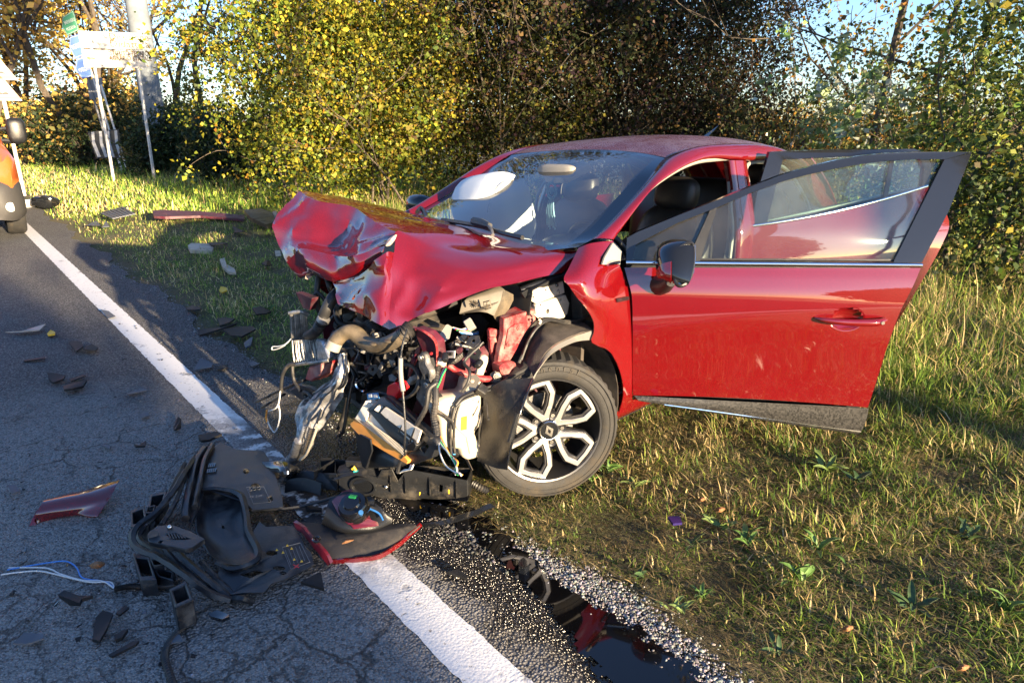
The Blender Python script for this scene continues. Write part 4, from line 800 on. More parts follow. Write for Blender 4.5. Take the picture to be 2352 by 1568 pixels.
# handle: dished recess, grip, lock
hc = d(1943, 731, -.001); es = RC.T @ D1.e; ez = np.array([0, 0, 1.]); rc_ = MB(); V = []
for r, dep in ((1.14, .0022), (1.06, .0018), (1.0, -.001), (.86, -.010), (.6, -.02), (.3, -.026), (.02, -.028)):
    for j in range(24): a = 2 * math.pi * j / 24; V.append(hc + es * .068 * r * math.cos(a) + ez * .05 * r * math.sin(a) + ndc * (dep + .004))
rc_.add(V, [(i * 24 + j, i * 24 + (j + 1) % 24, (i + 1) * 24 + (j + 1) % 24, (i + 1) * 24 + j) for i in range(6) for j in range(24)]); rc_.build('handle_recess', PAINT, door1, smooth=True)
hd_ = MB(); hp = [d(x, y, o) for x, y, o in ((1870, 729, .012), (1885, 730, .03), (1915, 732, .043), (1950, 734, .045), (1985, 735, .043), (2012, 735, .034), (2029, 734, .012))]
hd_.tube(np.array(hp), [.005, .010, .0135, .015, .016, .016, .013], n=10, res=24); hnd = hd_.build('handle', PAINT, door1, smooth=True)
MB().lathe([(.001, .004), (.007, .004), (.008, -.002)], d(2016, 734, .05), ndc, 12).build('lock', MT['steel'], hnd)
# mirror
mc = d(1535, 590, .13); fw = unit(RC.T @ (-D1.e * .85 + D1.n * .25)); Rmx = np.array([fw, unit(np.cross((0, 0, 1), fw)), (0, 0, 1.)]).T
def mrp(x, y, o): return d(x, y, o)
sh = [[(1503, 590, .05), (1508, 560, .06), (1530, 545, .08), (1560, 541, .10), (1578, 545, .12)], [(1500, 600, .10), (1504, 566, .13), (1528, 550, .16), (1558, 545, .17), (1580, 548, .17)], [(1502, 612, .13), (1510, 590, .17), (1530, 580, .20), (1552, 582, .21), (1576, 585, .21)], [(1507, 622, .13), (1514, 615, .17), (1530, 615, .20), (1548, 620, .21), (1566, 625, .21)], [(1520, 628, .08), (1524, 630, .12), (1534, 632, .15), (1545, 634, .17), (1556, 634, .18)]]
Gs = np.array([[mrp(*p) for p in r] for r in sh]); hs = MB().grid(Gs, 18, 18, thick=-.012); mir = hs.build('mirror', [MT['gloss']], door1, smooth=True)
MB().grid(Gs[1:, :3] + ndc * .002, 12, 12, thick=.003).build('mirror_cap', PAINT, mir, smooth=True) if False else None
c0 = np.mean([mrp(x, y, .12) for x, y in ((1540, 560), (1575, 560), (1570, 620), (1538, 628))], 0)
rimp = [(1533, 592, .19), (1537, 568, .18), (1552, 551, .17), (1570, 544, .165), (1578, 549, .165), (1578, 575, .175), (1573, 605, .19), (1562, 625, .20), (1548, 632, .205), (1538, 625, .20)]
MB().tube(np.array([mrp(*p) for p in rimp + rimp[:1]]), .008, n=6, res=40, cap=False).build('mirror_rim', MT['black'], mir, smooth=True)
MB().plate([mrp(x, y, o - .004) for x, y, o in rimp], unit(RC.T @ D1.e) * .01).build('mirror_glass', MT['chrome'], mir)
MB().tube([mrp(1515, 655, .0), mrp(1524, 648, .05), mrp(1533, 632, .11)], [.045, .036, .026], n=12, res=10).build('mirror_foot', MT['black'], mir, smooth=True)
capm = PAINT; MB().grid(Gs[2:5, :3] + ndc * .004 - np.array(es) * .003, 12, 12, thick=.004).build('mirror_cap', capm, mir, smooth=True)
# rear door
prof2 = [(.2, -.045), (.3, -.01), (.5, .0), (.7, .02), (.85, .015), (1.0, -.012), (1.2, -.08), (1.45, -.17)]
D2 = Door(c2w((-1.57, .80, .3)), math.radians(5.0), prof2); d2 = D2.p
L_ = [(1727, 520), (1722, 560), (1722, 640), (1722, 720), (1724, 800)]; R_ = [(2132, 428), (2177, 505), (2160, 565), (2110, 655), (2040, 770)]
cs_ = lambda t: (1725 + 404 * t, 519 - 50 * t - 42 * t * t)
rows = [[d2(*cs_(t)) for t in (0, .15, .35, .55, .75, .9, 1)]] + [[d2(l[0] + (r[0] - l[0]) * t, l[1] + (r[1] - l[1]) * t + (1 - i / 4) * 8 * math.sin(math.pi * t)) for t in (0, .15, .35, .55, .75, .9, 1)] for i, (l, r) in enumerate(zip(L_[1:], R_[1:]))]
door2 = MB().grid(np.array(rows), 24, 24, thick=.006).build('left_rear_door', PAINT, car, smooth=True)
dplate(D2, [(1727, 520), (1724, 800), (2040, 770), (2110, 655), (2170, 500), (2128, 432)], -.09, .03).build('door_inner_panel', MT['black'], door2)
dplate(D2, [(1726, 518), (1740, 440), (1768, 349), (1900, 344), (2100, 342), (2128, 352), (2140, 380), (2133, 428), (2118, 428), (2123, 385), (2112, 360), (1990, 358), (1800, 366), (1797, 370), (1762, 510)], -.03, .03).build('window_frame', MT['gloss'], door2)
dplate(D2, [(1762, 512), (1797, 368), (1990, 359), (2112, 361), (2122, 388), (2116, 432), (1986, 463), (1844, 498)], -.02, .004).build('window_glass', GLASS, door2)
dplate(D2, [(2030, 452), (2048, 360), (2056, 360), (2040, 450)], -.012, .01).build('window_divider', MT['black'], door2)
MB().tube(np.array([d2(*cs_(t), .004) for t in np.linspace(0, 1, 20)]), .0095, n=8).build('chrome_strip', MT['chrome'], door2, smooth=True)
# ---- bonnet, torn loose and folded
A = [[(946, 491, -.66), (1010, 503, -.42), (1080, 518, -.16), (1130, 530, .03), (1180, 542, .2)],
     [(858, 468, -.66), (925, 486, -.42), (1000, 508, -.17), (1060, 523, .03), (1105, 540, .2)],
     [(775, 451, -.64), (838, 470, -.42), (910, 496, -.18), (965, 514, .03), (1010, 537, .2)],
     [(720, 442, -.61), (768, 463, -.42), (848, 486, -.18), (893, 509, .03), (940, 536, .21)],
     [(690, 442, -.58), (727, 461, -.40), (817, 479, -.17), (862, 511, .04), (912, 534, .21)],
     [(652, 478, -.56), (703, 496, -.40), (803, 512, -.18), (846, 538, .06), (902, 547, .23)],
     [(630, 511, -.53), (686, 532, -.38), (796, 543, -.16), (830, 564, .10), (894, 556, .26)],
     [(640, 560, -.48), (686, 556, -.35), (786, 570, -.13), (820, 580, .11), (890, 561, .28)],
     [(664, 604, -.37), (694, 571, -.25), (767, 589, -.06), (813, 589, .13), (887, 565, .27)]]
def gp(A): return np.array([[cy(*p) for p in r] for r in A])
hood = MB(); HA = gp(A)
def sm(Gd, nu, nv, keep=()):
    Gd = np.array([catmull(Gd[:, j], nu) for j in range(Gd.shape[1])]).transpose(1, 0, 2); return np.array([catmull(Gd[i], nv) for i in range(Gd.shape[0])])
def smc(Gd, nu, seg):
    Gd = np.array([catmull(Gd[:, j], nu) for j in range(Gd.shape[1])]).transpose(1, 0, 2); out = []
    for r in Gd:
        cm_ = catmull(r, (len(r) - 1) * (seg - 1) + 1); t = np.linspace(0, len(r) - 1, len(cm_)); li = np.array([np.interp(t, np.arange(len(r)), r[:, a]) for a in range(3)]).T; out.append(li * .75 + cm_ * .25)
    return np.array(out)
top = sm(HA[:5], 26, 33); front = smc(HA[4:], 22, 9)
hood.grid(top, thick=-.002); hood.grid(front, thick=-.002)
B_ = [[(664, 604, -.37), (694, 571, -.25), (767, 589, -.06), (813, 589, .13), (887, 565, .27)],
      [(672, 618, -.35), (705, 600, -.19), (770, 615, .0), (822, 606, .16), (887, 572, .28)],
      [(684, 634, -.34), (714, 622, -.18), (769, 632, .0), (826, 620, .16), (886, 578, .28)],
      [(692, 640, -.35), (723, 633, -.21), (768, 648, -.03), (831, 631, .15), (884, 583, .28)]]
FB = smc(gp(B_), 14, 9); hood.grid(FB, thick=-.002)
C_ = [[(1180, 542, .2), (1105, 540, .2), (1010, 537, .2), (940, 536, .21), (912, 534, .21), (906, 580, .29), (900, 650, .34), (898, 710, .38), (900, 757, .41)],
      [(1230, 551, .33), (1158, 556, .32), (1078, 563, .31), (1015, 570, .32), (968, 585, .33), (958, 625, .37), (953, 665, .40), (950, 705, .43), (948, 736, .45)],
      [(1280, 560, .48), (1218, 566, .47), (1150, 577, .46), (1095, 592, .46), (1052, 614, .47), (1030, 642, .49), (1014, 668, .50), (1005, 692, .515), (1000, 714, .52)],
      [(1306, 566, .56), (1265, 573, .56), (1222, 584, .56), (1180, 600, .56), (1150, 617, .57), (1130, 633, .575), (1116, 647, .58), (1107, 659, .585), (1100, 670, .59)],
      [(1322, 570, .63), (1304, 576, .63), (1284, 585, .63), (1262, 597, .63), (1244, 609, .63), (1230, 620, .632), (1218, 630, .635), (1208, 638, .637), (1200, 645, .64)],
      [(1328, 572, .675), (1324, 579, .675), (1320, 587, .675), (1316, 595, .675), (1311, 603, .675), (1306, 610, .675), (1301, 616, .675), (1296, 621, .675), (1291, 626, .675)]]
hood.grid(sm(gp(C_), 36, 40), thick=.002)
D_ = [[(768, 648, -.06), (831, 631, .17), (884, 583, .31), (906, 580, .29)], [(774, 668, .0), (835, 656, .21), (880, 640, .33), (902, 630, .33)], [(777, 690, .05), (832, 690, .24), (872, 690, .35), (899, 690, .37)], [(781, 701, .07), (832, 722, .26), (868, 742, .37), (900, 757, .41)]]
hood.grid(sm(gp(D_), 18, 18), thick=-.002)
hood.crumple(.004, 9, 3)
hv = []
for p in hood.v:   # sharp little pressed creases, strongest at the torn front
    q = Vector(p); wgt = max(0.0, min(1.0, (p[0] - .12) / .3)) * (1.0 if p[1] < .5 else .5); r1 = 1 - abs(mnoise.noise(q * 5.5 + Vector((3, 1, 7)))) * 2.2; r2 = 1 - abs(mnoise.noise(q * 13 + Vector((8, 2, 1)))) * 2.2
    dd = wgt * (.014 * max(0, r1) ** 2 + .006 * max(0, r2) ** 2); hv.append((p[0] + dd * .8, p[1] + dd * .3, p[2] + dd * .5))
hood.v = hv
hd0 = hood.build('bonnet', PAINT, car, smooth=None, angle=26)
# torn, scraped rims of metal along the fold and the lip
sc_ = MB(); sc_.tube(np.array([cy(*p) for p in ((888, 564, .31), (896, 556, .285), (904, 546, .26), (910, 540, .235))]), [.004, .013, .010, .003], n=5, res=8)
sc_.tube(np.array([cy(*p) for p in ((664, 606, -.435), (676, 592, -.375), (690, 576, -.32), (706, 574, -.27))]), [.003, .006, .005, .003], n=5, res=8)
sc_.tube(np.array([cy(*p) for p in ((708, 575, -.26), (728, 580, -.2), (748, 587, -.14), (770, 593, -.07))]), [.002, .006, .004, .002], n=5, res=8)
sc_.tube(np.array([cy(*p) for p in ((768, 650, -.05), (790, 645, .03), (812, 640, .1), (830, 633, .16))]), [.004, .008, .006, .003], n=5, res=8)
sc_.build('torn_edge', scrap_m, hd0)
for pts in ([(700, 640, -.29), (706, 620, -.25), (714, 605, -.23), (712, 622, -.235), (722, 630, -.25), (708, 642, -.28)], [(690, 600, -.31), (700, 590, -.28), (712, 588, -.25), (700, 596, -.27)], [(730, 606, -.16), (745, 598, -.12), (742, 608, -.13)]):
    MB().plate([cy(x, y, v + .012) for x, y, v in pts], .003).build('scrape', scrap_m, hd0)
# ---- wheels
def carwheel(c, nrm, name_full=True, fl=True):
    nrm = unit(nrm); u_, v_, w_ = frame_from(nrm); c = np.array(c); X = lambda p: c + u_ * p[0] + v_ * p[1] + w_ * p[2]; W = bpy.data.objects.new('wheel', None); C.objects.link(W); W.parent = car
    t = MB(); prof = [(.218, -.10), (.238, -.103), (.270, -.103), (.296, -.094), (.306, -.080), (.3085, -.05), (.3085, .05), (.306, .080), (.296, .094), (.270, .103), (.250, .103), (.238, .101), (.230, .096), (.226, .085)]
    # tread: fine lateral ribs
    n = 96; V = []
    for r, h in prof:
        for j in range(n):
            a = 2 * math.pi * j / n; rr = r - (.006 if (r > .305 and j % 2) else 0); aa = a + (h * .8 if r > .3 else 0); V.append(X((rr * math.cos(aa), rr * math.sin(aa), h)))
    t.add(V, [(i * n + j, i * n + (j + 1) % n, (i + 1) * n + (j + 1) % n, (i + 1) * n + j) for i in range(len(prof) - 1) for j in range(n)])
    tyre = t.build('tyre', MT['rubber'], W, smooth=None, angle=25)
    tyre['kind'] = 'stuff' if False else ''
    del tyre['kind']
    for rr in (.262, .284): MB().lathe([(rr - .002, .1035), (rr, .1055), (rr + .002, .1035)], c, nrm, 64).build('sidewall_ring', MT['rubber'], tyre)
    if fl:
        cu = []
        for ch_, a0 in zip('Continental', np.linspace(math.radians(128), math.radians(62), 11)):
            rad = u_ * math.cos(a0) + v_ * math.sin(a0); tan = u_ * math.sin(a0) - v_ * math.cos(a0)
            lettering('lettering', ch_, c + rad * .262 + tan * -.011 + nrm * .1045, tan, rad, .036, mat('tyre_lettering', (.035, .032, .028), .9) if 'TL' not in MT else MT['TL'], tyre, depth=.003)
    bar = MB().lathe([(.230, .092), (.227, .099), (.220, .097), (.217, .080), (.208, -.02), (.2, -.09)], c, nrm, 48).build('rim', mat('rim_grey', (.10, .10, .105), .35, .8), W, smooth=True)
    MB().lathe([(.001, .02), (.07, .02), (.075, .0), (.135, .0), (.135, -.02), (.06, -.02)], c, nrm, 40).build('brake_disc', MT['cast'], W)
    spm = mat('machined_alloy', (.55, .54, .53), .30, .85, var=.08, vs=30, dirt=.12, dcol=(.2, .16, .12), ds=30); pkm = mat('spoke_pocket', (.035, .035, .038), .4, .5)
    for q in (105, 33, -39, -111, 177):
        a = math.radians(q); er = lambda r, t: ((r * math.cos(a) - t * math.sin(a)), (r * math.sin(a) + t * math.cos(a)))
        dep = lambda r: .072 + .012 * math.sin(min(1, r / .2) * 1.5)
        S3 = lambda r, t, dz=0.0: X((*er(r, t), dep(r) + dz))
        out = [(.026, .009), (.06, .024), (.105, .052), (.150, .072), (.211, .062), (.215, .0), (.211, -.062), (.150, -.072), (.105, -.052), (.06, -.024), (.026, -.009)]
        hole = [(.066, .0), (.105, .029), (.150, .050), (.195, .044), (.198, 0), (.195, -.044), (.150, -.050), (.105, -.029)]
        sp = MB().plate([S3(*p) for p in out], -nrm * .006, holes=[[S3(*p) for p in hole]]).build('spoke', spm, W, bevel=.0015)
        o2 = [(.03, .014), (.06, .032), (.105, .060), (.150, .079), (.212, .068), (.216, 0), (.212, -.068), (.150, -.079), (.105, -.060), (.06, -.032), (.03, -.014)]
        h2 = [(.085, .0), (.112, .021), (.150, .038), (.186, .034), (.188, 0), (.186, -.034), (.150, -.038), (.112, -.021)]
        MB().plate([S3(r, t, -.007) for r, t in o2], -nrm * .028, holes=[[S3(r, t, -.007) for r, t in h2]]).build('spoke_side', pkm, sp, bevel=.004)
        b2 = a + math.radians(36)
        MB().lathe([(.001, .012), (.009, .012), (.010, .0)], X((.062 * math.cos(b2), .062 * math.sin(b2), .062)), nrm, 6).build('wheel_bolt', MT['steel'], W)
        MB().lathe([(.011, .006), (.019, .010), (.021, -.02), (.014, -.024), (.001, -.024)], X((.062 * math.cos(b2), .062 * math.sin(b2), .066)), nrm, 14).build('bolt_well', pkm, W)
    hub = MB().lathe([(.001, .092), (.036, .092), (.041, .088), (.045, .07)], c, nrm, 28).build('hub_cap', MT['gloss'], W, smooth=None)
    em = MB(); dz = .0935; o_ = [(0, .029), (.019, 0), (0, -.029), (-.019, 0)]; i_ = [(0, .013), (.007, 0), (0, -.013), (-.007, 0)]
    R2 = lambda p: X((p[0] * .94 - p[1] * .34, p[1] * .94 + p[0] * .34, dz))
    em.plate([R2(p) for p in o_], nrm * .002, holes=[[R2(p) for p in i_]]); em.lathe([(.037, .0935), (.040, .0945), (.043, .0915)], c, nrm, 28); em.build('emblem', MT['steel'], hub)
    cal = MB(); cal.box(X((.11 * math.cos(math.radians(183)), .11 * math.sin(math.radians(183)), .015)), .055, .10, .06, np.array([u_, v_, w_]).T); cal.build('brake_caliper', MT['cast'], W, bevel=.01)
MT['TL'] = mat('tyre_lettering', (.05, .045, .038), .9)
carwheel((-.005, .725, .313), (math.cos(math.radians(60)), math.sin(math.radians(60)), .03))
carwheel((-2.589, .73, .308), (0, 1, 0), fl=False); carwheel((-2.589, -.73, .308), (0, -1, 0), fl=False); carwheel((-.16, -.62, .30), (.2, -.97, 0), fl=False)
# ------------------------------------------------------------------ the torn-open engine bay: each piece its own part of the car
E_ = lambda x, y, v: CP(x, y, 'x', v)
def pl(name, mt, pts, ext=.008, ax='x', v=.5, holes=(), par=None, bevel=0.0, cr=0.0):
    f = lambda p: CP(p[0], p[1], ax, p[2] if len(p) > 2 else v)
    e = ext if np.ndim(ext) else ((-ext, 0, 0) if ax == 'x' else (0, -ext, 0) if ax == 'y' else (0, 0, -ext))
    m = MB().plate([f(p) for p in pts], e, holes=[[f(p) for p in h] for h in holes])
    if cr: m.crumple(cr, 14, len(pts))
    return m.build(name, mt, par or car, bevel=bevel)
def tb(name, mt, pts, r, ax='x', n=8, res=20, rings=None, par=None, **k):
    return MB().tube(np.array([CP(p[0], p[1], ax, p[2]) for p in pts]), r, n=n, res=res, rings=rings).build(name, mt, par or car, smooth=None if rings else True, **k)
bolt_ = lambda p, ax, par, r=.008, mt='steel': MB().lathe([(.001, .006), (r * .6, .006), (r * .65, .002), (r, .002), (r, -.004)], p, ax, 8).build('bolt', MT[mt], par)
blk = mat('engine_black', (.010, .010, .011), .55, var=.4, vs=15, dirt=.3, dcol=(.045, .038, .03)); MT['cast2'] = mat('dark_cast', (.05, .048, .045), .5, .5, var=.5, vs=18, bump=.4, bs=90)
# engine and gearbox mass
eb = MB(); eb.box((.12, -.10, .50), .34, .62, .42); eb.box((.22, -.35, .38), .22, .24, .34); eb.box((.18, .28, .42), .26, .26, .30); eb.box((.10, -.05, .745), .26, .5, .08)
eng = eb.build('engine_block', blk, car, bevel=.02)
g = MB()
for i in range(26):
    c_ = np.array([.30 + rng.uniform(-.02, .07), rng.uniform(-.45, .42), rng.uniform(.26, .74)])
    if i % 2: g.lathe([(.001, .05), (.03, .05), (.034, .03), (.02, .0), (.02, -.06)], c_, unit((1, rng.uniform(-.5, .5), rng.uniform(-.3, .3))), 12)
    else: g.box(c_, *(rng.uniform(.03, .09, 3)), R=Rm('x', rng.uniform(-.5, .5)))
tag(g.build('engine_fitting', MT['cast2'], eng, bevel=.004), kind='stuff')
for i in range(16):
    a = np.array([.33, rng.uniform(-.45, .35), rng.uniform(.3, .72)]); b = a + np.array([rng.uniform(-.02, .06), rng.uniform(-.2, .2), rng.uniform(-.22, .18)])
    MB().tube([a, (a + b) / 2 + rng.uniform(-.05, .06, 3), b], rng.uniform(.006, .016), n=7, res=12).build('engine_hose', MT['hose'], eng, smooth=True)
MB().box((.05, 0, .20), .5, 1.0, .07).build('subframe', blk, car, bevel=.02); MB().tube([(.2, -.62, .22), (.3, -.3, .2), (.3, .3, .2), (.15, .62, .24)], .025, n=8, res=12).build('anti_roll_bar', blk, car)
for s in (1, -1): MB().lathe([(.04, .0), (.055, .04), (.05, .3), (.06, .36), (.09, .40), (.02, .42)], (-.08, s * .56, .42), (0, 0, 1), 16).build('suspension_strut', blk, car)
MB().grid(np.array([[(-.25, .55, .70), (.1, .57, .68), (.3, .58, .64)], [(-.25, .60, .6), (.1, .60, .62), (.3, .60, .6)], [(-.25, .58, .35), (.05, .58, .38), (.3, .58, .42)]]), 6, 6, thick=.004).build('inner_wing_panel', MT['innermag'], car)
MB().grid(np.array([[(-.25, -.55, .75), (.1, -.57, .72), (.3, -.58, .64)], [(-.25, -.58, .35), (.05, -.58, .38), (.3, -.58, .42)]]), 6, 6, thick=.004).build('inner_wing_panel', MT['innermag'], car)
# oil filter housing with bright ring
pc = E_(834, 880, .46); ax_ = unit((1, .35, .1)); o = MB().lathe([(.036, -.09), (.036, .0), (.033, .012), (.029, .006), (.028, -.006), (.001, -.006)], pc, ax_, 24).build('oil_filter', MT['gloss'], car)
MB().lathe([(.0365, .004), (.035, .014), (.030, .010)], pc, ax_, 24).build('filter_ring', MT['chrome'], o); MB().lathe([(.009, -.004), (.012, .006), (.018, .006), (.019, -.004)], pc, ax_, 16).build('filter_neck', MT['steel'], o)
# radiator, bent in two, with its header tank
def finned(name, q4, nfin, mt, v0, v1):
    a, b, c_, d_ = [E_(x, y, v) for x, y, v in q4]; m = MB(); n_ = unit(np.cross(b - a, d_ - a)); m.plate([a, b, c_, d_], n_ * .012)
    ob = m.build(name, MT['cast2'], car); f = MB()
    for i in range(nfin):
        t = (i + .5) / nfin; p = a + (b - a) * t; q = d_ + (c_ - d_) * t; mid = (p + q) / 2 + n_ * .004 * math.sin(i * 2.1)
        f.tube([p - n_ * .003, mid - n_ * .006, q - n_ * .003], .0052, n=5, res=5); f.tube([p + n_ * .014, mid + n_ * .016, q + n_ * .014], .0052, n=5, res=5)
    f.build('cooling_tube', mt, ob, smooth=True); return ob
r1 = finned('radiator', [(666, 719, .57), (704, 716, .50), (709, 779, .50), (669, 780, .57)], 9, MT['fin'], 0, 0)
finned('condenser', [(671, 782, .585), (728, 778, .54), (742, 826, .55), (676, 836, .60)], 13, MT['fin'], 0, 0)
pl('radiator_tank', MT['alu'], [(724, 779), (738, 781), (756, 824), (730, 832)], .03, v=.565, bevel=.006, cr=.004)
tb('header_rail', MT['fin'], [(664, 719, .58), (690, 716, .55), (708, 722, .52)], .009); tb('header_rail', MT['fin'], [(674, 838, .605), (705, 834, .59), (728, 832, .58), (755, 827, .56)], .008)
# dusty intake duct, open at its torn end
du = MB(); Pd = np.array([E_(*p) for p in ((762, 802, .66), (770, 785, .645), (786, 768, .62), (803, 762, .60), (818, 767, .585), (836, 783, .575), (862, 794, .57), (890, 790, .56), (912, 778, .545), (930, 765, .53))])
du.tube(Pd, [.030, .030, .029, .031, .033, .033, .032, .031, .028, .026], n=14, res=36, cap=False); dd = du.build('intake_duct', MT['duct'], car, smooth=True)
MB().tube(Pd[:2] + 0, [.0312, .0305], n=14, res=4, cap=False).build('duct_collar', MT['beltgrey'], dd); dk = MB(); dk.tube(Pd[:4] * 1.0, .024, n=10, res=8); dk.build('duct_inside', MT['gloss'], dd)
for x, y, v in ((856, 790, .60), (889, 784, .59)): MB().ball(E_(x, y, v), (.012, .022, .006), n=10, m=6).build('duct_rib', MT['duct'], dd)
tb('corrugated_boot', MT['hose'], [(922, 772, .535), (934, 762, .52), (944, 752, .50)], .030, n=12, res=14, rings=.10)
tb('corrugated_boot', MT['hose'], [(848, 741, .45), (856, 756, .46), (862, 768, .47)], .022, n=12, res=14, rings=.12)
h_ = tb('coolant_hose', MT['hose'], [(772, 668, .47), (764, 682, .50), (752, 706, .53), (742, 728, .545), (736, 742, .55)], [.016, .024, .026, .024, .022], n=12); tb('hose_clamp', MT['alu'], [(745, 729, .545), (741, 738, .55)], .028, n=12, res=4, par=h_)
tb('hose_elbow', MT['hose'], [(736, 744, .55), (728, 758, .555), (716, 768, .55), (708, 772, .54)], .024, n=12, res=16, rings=.07)
tb('black_hose', MT['hose'], [(733, 630, .44), (729, 655, .46), (728, 680, .47), (731, 706, .47), (738, 722, .46)], .014); tb('black_hose', MT['hose'], [(750, 635, .42), (757, 660, .43), (766, 676, .40), (772, 700, .38)], .012); tb('black_hose', MT['hose'], [(716, 700, .52), (728, 672, .50), (746, 688, .48), (762, 705, .46)], .009)
tb('black_hose', MT['hose'], [(820, 738, .36), (838, 742, .38), (850, 738, .36), (872, 744, .36)], .02)
tb('black_hose', MT['hose'], [(795, 850, .45), (800, 900, .48), (792, 950, .50), (778, 985, .52)], .013); tb('black_hose', MT['hose'], [(822, 800, .40), (828, 830, .42), (826, 850, .42)], .018, rings=.06)
tb('black_rod', MT['black'], [(812, 862, .50), (800, 920, .54), (790, 985, .57), (780, 1000, .58)], .008)
pl('lamp_bracket', MT['innermag'], [(678, 671), (691, 674), (718, 686), (712, 714), (698, 709)], .03, v=.56, bevel=.006, cr=.006)
pl('crash_can', MT['innerred'], [(697, 872), (708, 841), (735, 836), (738, 863), (713, 876)], .10, v=.585, bevel=.008, cr=.006)
# crushed aluminium bumper beam hanging down to the road
rows = [[(783, 812, .53), (787, 811, .545), (793, 814, .53)], [(777, 845, .545), (785, 846, .565), (797, 849, .545)], [(764, 870, .56), (775, 876, .585), (790, 882, .56)], [(734, 893, .575), (752, 902, .605), (783, 914, .575)], [(690, 929, .60), (722, 934, .64), (764, 948, .60)],
        [(681, 958, .63), (706, 968, .665), (741, 975, .63)], [(684, 1000, .66), (700, 1008, .69), (724, 1002, .66)], [(667, 1040, .685), (686, 1042, .71), (707, 1038, .69)], [(650, 1067, .705), (662, 1069, .72), (675, 1067, .71)]]
Gb = np.array([[E_(*p) for p in r] for r in rows]); Gb = np.array([catmull(Gb[:, j], 34) for j in range(3)]).transpose(1, 0, 2); Gb = np.array([catmull(r, 15) for r in Gb])
for j in range(15): Gb[:, j, 0] += .010 * math.sin(j * 2.2) + .004 * np.sin(np.arange(34) * 1.3 + j)
bm_ = MB().grid(Gb, thick=.005).crumple(.006, 16, 5).build('bumper_beam', MT['alu'], car)
tb('beam_tube', MT['alu'], [(701, 977, .70), (694, 998, .715), (685, 1018, .725)], .011, par=bm_, n=12); tb('beam_tube', MT['alu'], [(686, 1012, .73), (676, 1042, .735), (662, 1066, .735)], .02, par=bm_, n=12)
cm = MB()
for i in range(16):
    t = i / 15; p = E_(723 - 20 * t, 985 + 56 * t, .70 + .02 * t); q = E_(709 - 15 * t, 982 + 58 * t, .705 + .02 * t); cm.tube([p, (p + q) / 2 + np.array((.008, 0, 0)), q], .0035, n=5, res=4)
cm.build('comb_rib', MT['duct'], bm_); tb('beam_edge', MT['white'], [(727, 984, .70), (717, 1012, .71), (704, 1042, .72), (690, 1056, .725)], .006, par=bm_)
tb('beam_edge', MT['gloss'], [(794, 815, .55), (797, 850, .56), (790, 884, .575), (765, 900, .59), (742, 930, .62), (727, 972, .67)], .006, par=bm_)
# tow eye, black struts and loose wires on the far side
te = MB(); c_ = E_(709, 911, .60); te.tube([c_ + np.array((.012 * math.sin(a) * .3, .042 * math.cos(a), .022 * math.sin(a))) for a in np.linspace(0, 2 * math.pi, 21)], .011, n=8, cap=False); te.build('tow_eye', MT['cast2'], car, smooth=True)
for a, b in (((592, 922, .68), (650, 893, .62)), ((603, 935, .68), (652, 906, .62)), ((645, 896, .62), (700, 872, .585))): MB().bar(E_(*a), E_(*b), .03, .012).build('broken_strut', MT['black'], car, bevel=.002)
pl('broken_bracket', MT['black'], [(664, 898), (688, 884), (712, 889), (735, 905), (748, 918), (720, 922), (690, 918)], .02, v=.56, bevel=.003, cr=.006)
tb('cable', MT['hose'], [(682, 836, .60), (664, 838, .62), (650, 858, .64), (646, 885, .65), (646, 900, .65)], .009); tb('cable', MT['hose'], [(672, 830, .60), (672, 852, .61), (676, 874, .61), (690, 898, .61)], .008)
tb('loose_wire', MT['wirew'], [(644, 898, .66), (640, 926, .67), (632, 938, .68), (614, 946, .68), (613, 962, .68), (622, 982, .69), (631, 992, .69), (640, 974, .68), (643, 950, .67), (640, 930, .67)], .0035, n=5, res=40)
tb('loose_wire', MT['wirew'], [(668, 778, .60), (656, 790, .62), (640, 795, .63), (626, 796, .64), (626, 803, .64), (640, 800, .63), (654, 793, .62)], .003, n=5, res=30)
tb('loose_wire', MT['orange'], [(613, 942, .685), (611, 958, .685), (614, 970, .685)], .005, n=5, res=8)
# front left side member, mounts
pl('front_rail', MT['innermag'], [(949, 752, .50), (976, 764, .50), (998, 785, .48), (1003, 826, .47), (1000, 870, .47), (990, 920, .47), (981, 950, .47), (945, 948, .47), (960, 900, .47), (972, 856, .47), (970, 806, .48), (958, 778, .49)], .05, bevel=.004, cr=.004)
tb('rail_flange', MT['innerred'], [(950, 751, .505), (977, 763, .505), (1000, 785, .485), (1004, 826, .475), (1001, 870, .475), (991, 921, .475)], .005, n=5)
em = pl('engine_mount', MT['cast'], [(961, 816), (967, 808), (975, 813), (980, 836), (988, 850), (990, 866), (984, 890), (985, 926), (970, 938), (954, 912), (958, 884), (970, 862), (962, 842)], .025, v=.53, holes=[[(976, 862), (983, 860), (984, 872), (977, 874)]], bevel=.004, cr=.004)
for p in ((965, 822), (978, 884), (979, 915)): bolt_(E_(*p, .535), (1, .3, 0), em, .012)
for p in ((990, 812), (991, 852), (957, 756)): bolt_(E_(*p, .505), (1, .3, 0), car, .006, 'innerred')
pl('red_brace', MT['innerred'], [(955, 800, .46), (968, 792, .46), (962, 812, .45), (945, 846, .44), (936, 870, .43), (940, 840, .44)], .012)
pl('inner_red_panel', MT['innerred'], [(1000, 838, .34), (1062, 812, .22), (1132, 800, .10), (1146, 846, .12), (1092, 890, .22), (1050, 958, .32), (1014, 952, .36), (1004, 900, .36)], .02, cr=.006, bevel=.003)
pl('inner_red_panel', MT['innermag'], [(952, 950, .44), (1000, 890, .40), (1022, 935, .38), (1008, 990, .40), (968, 985, .44)], .02, cr=.006)
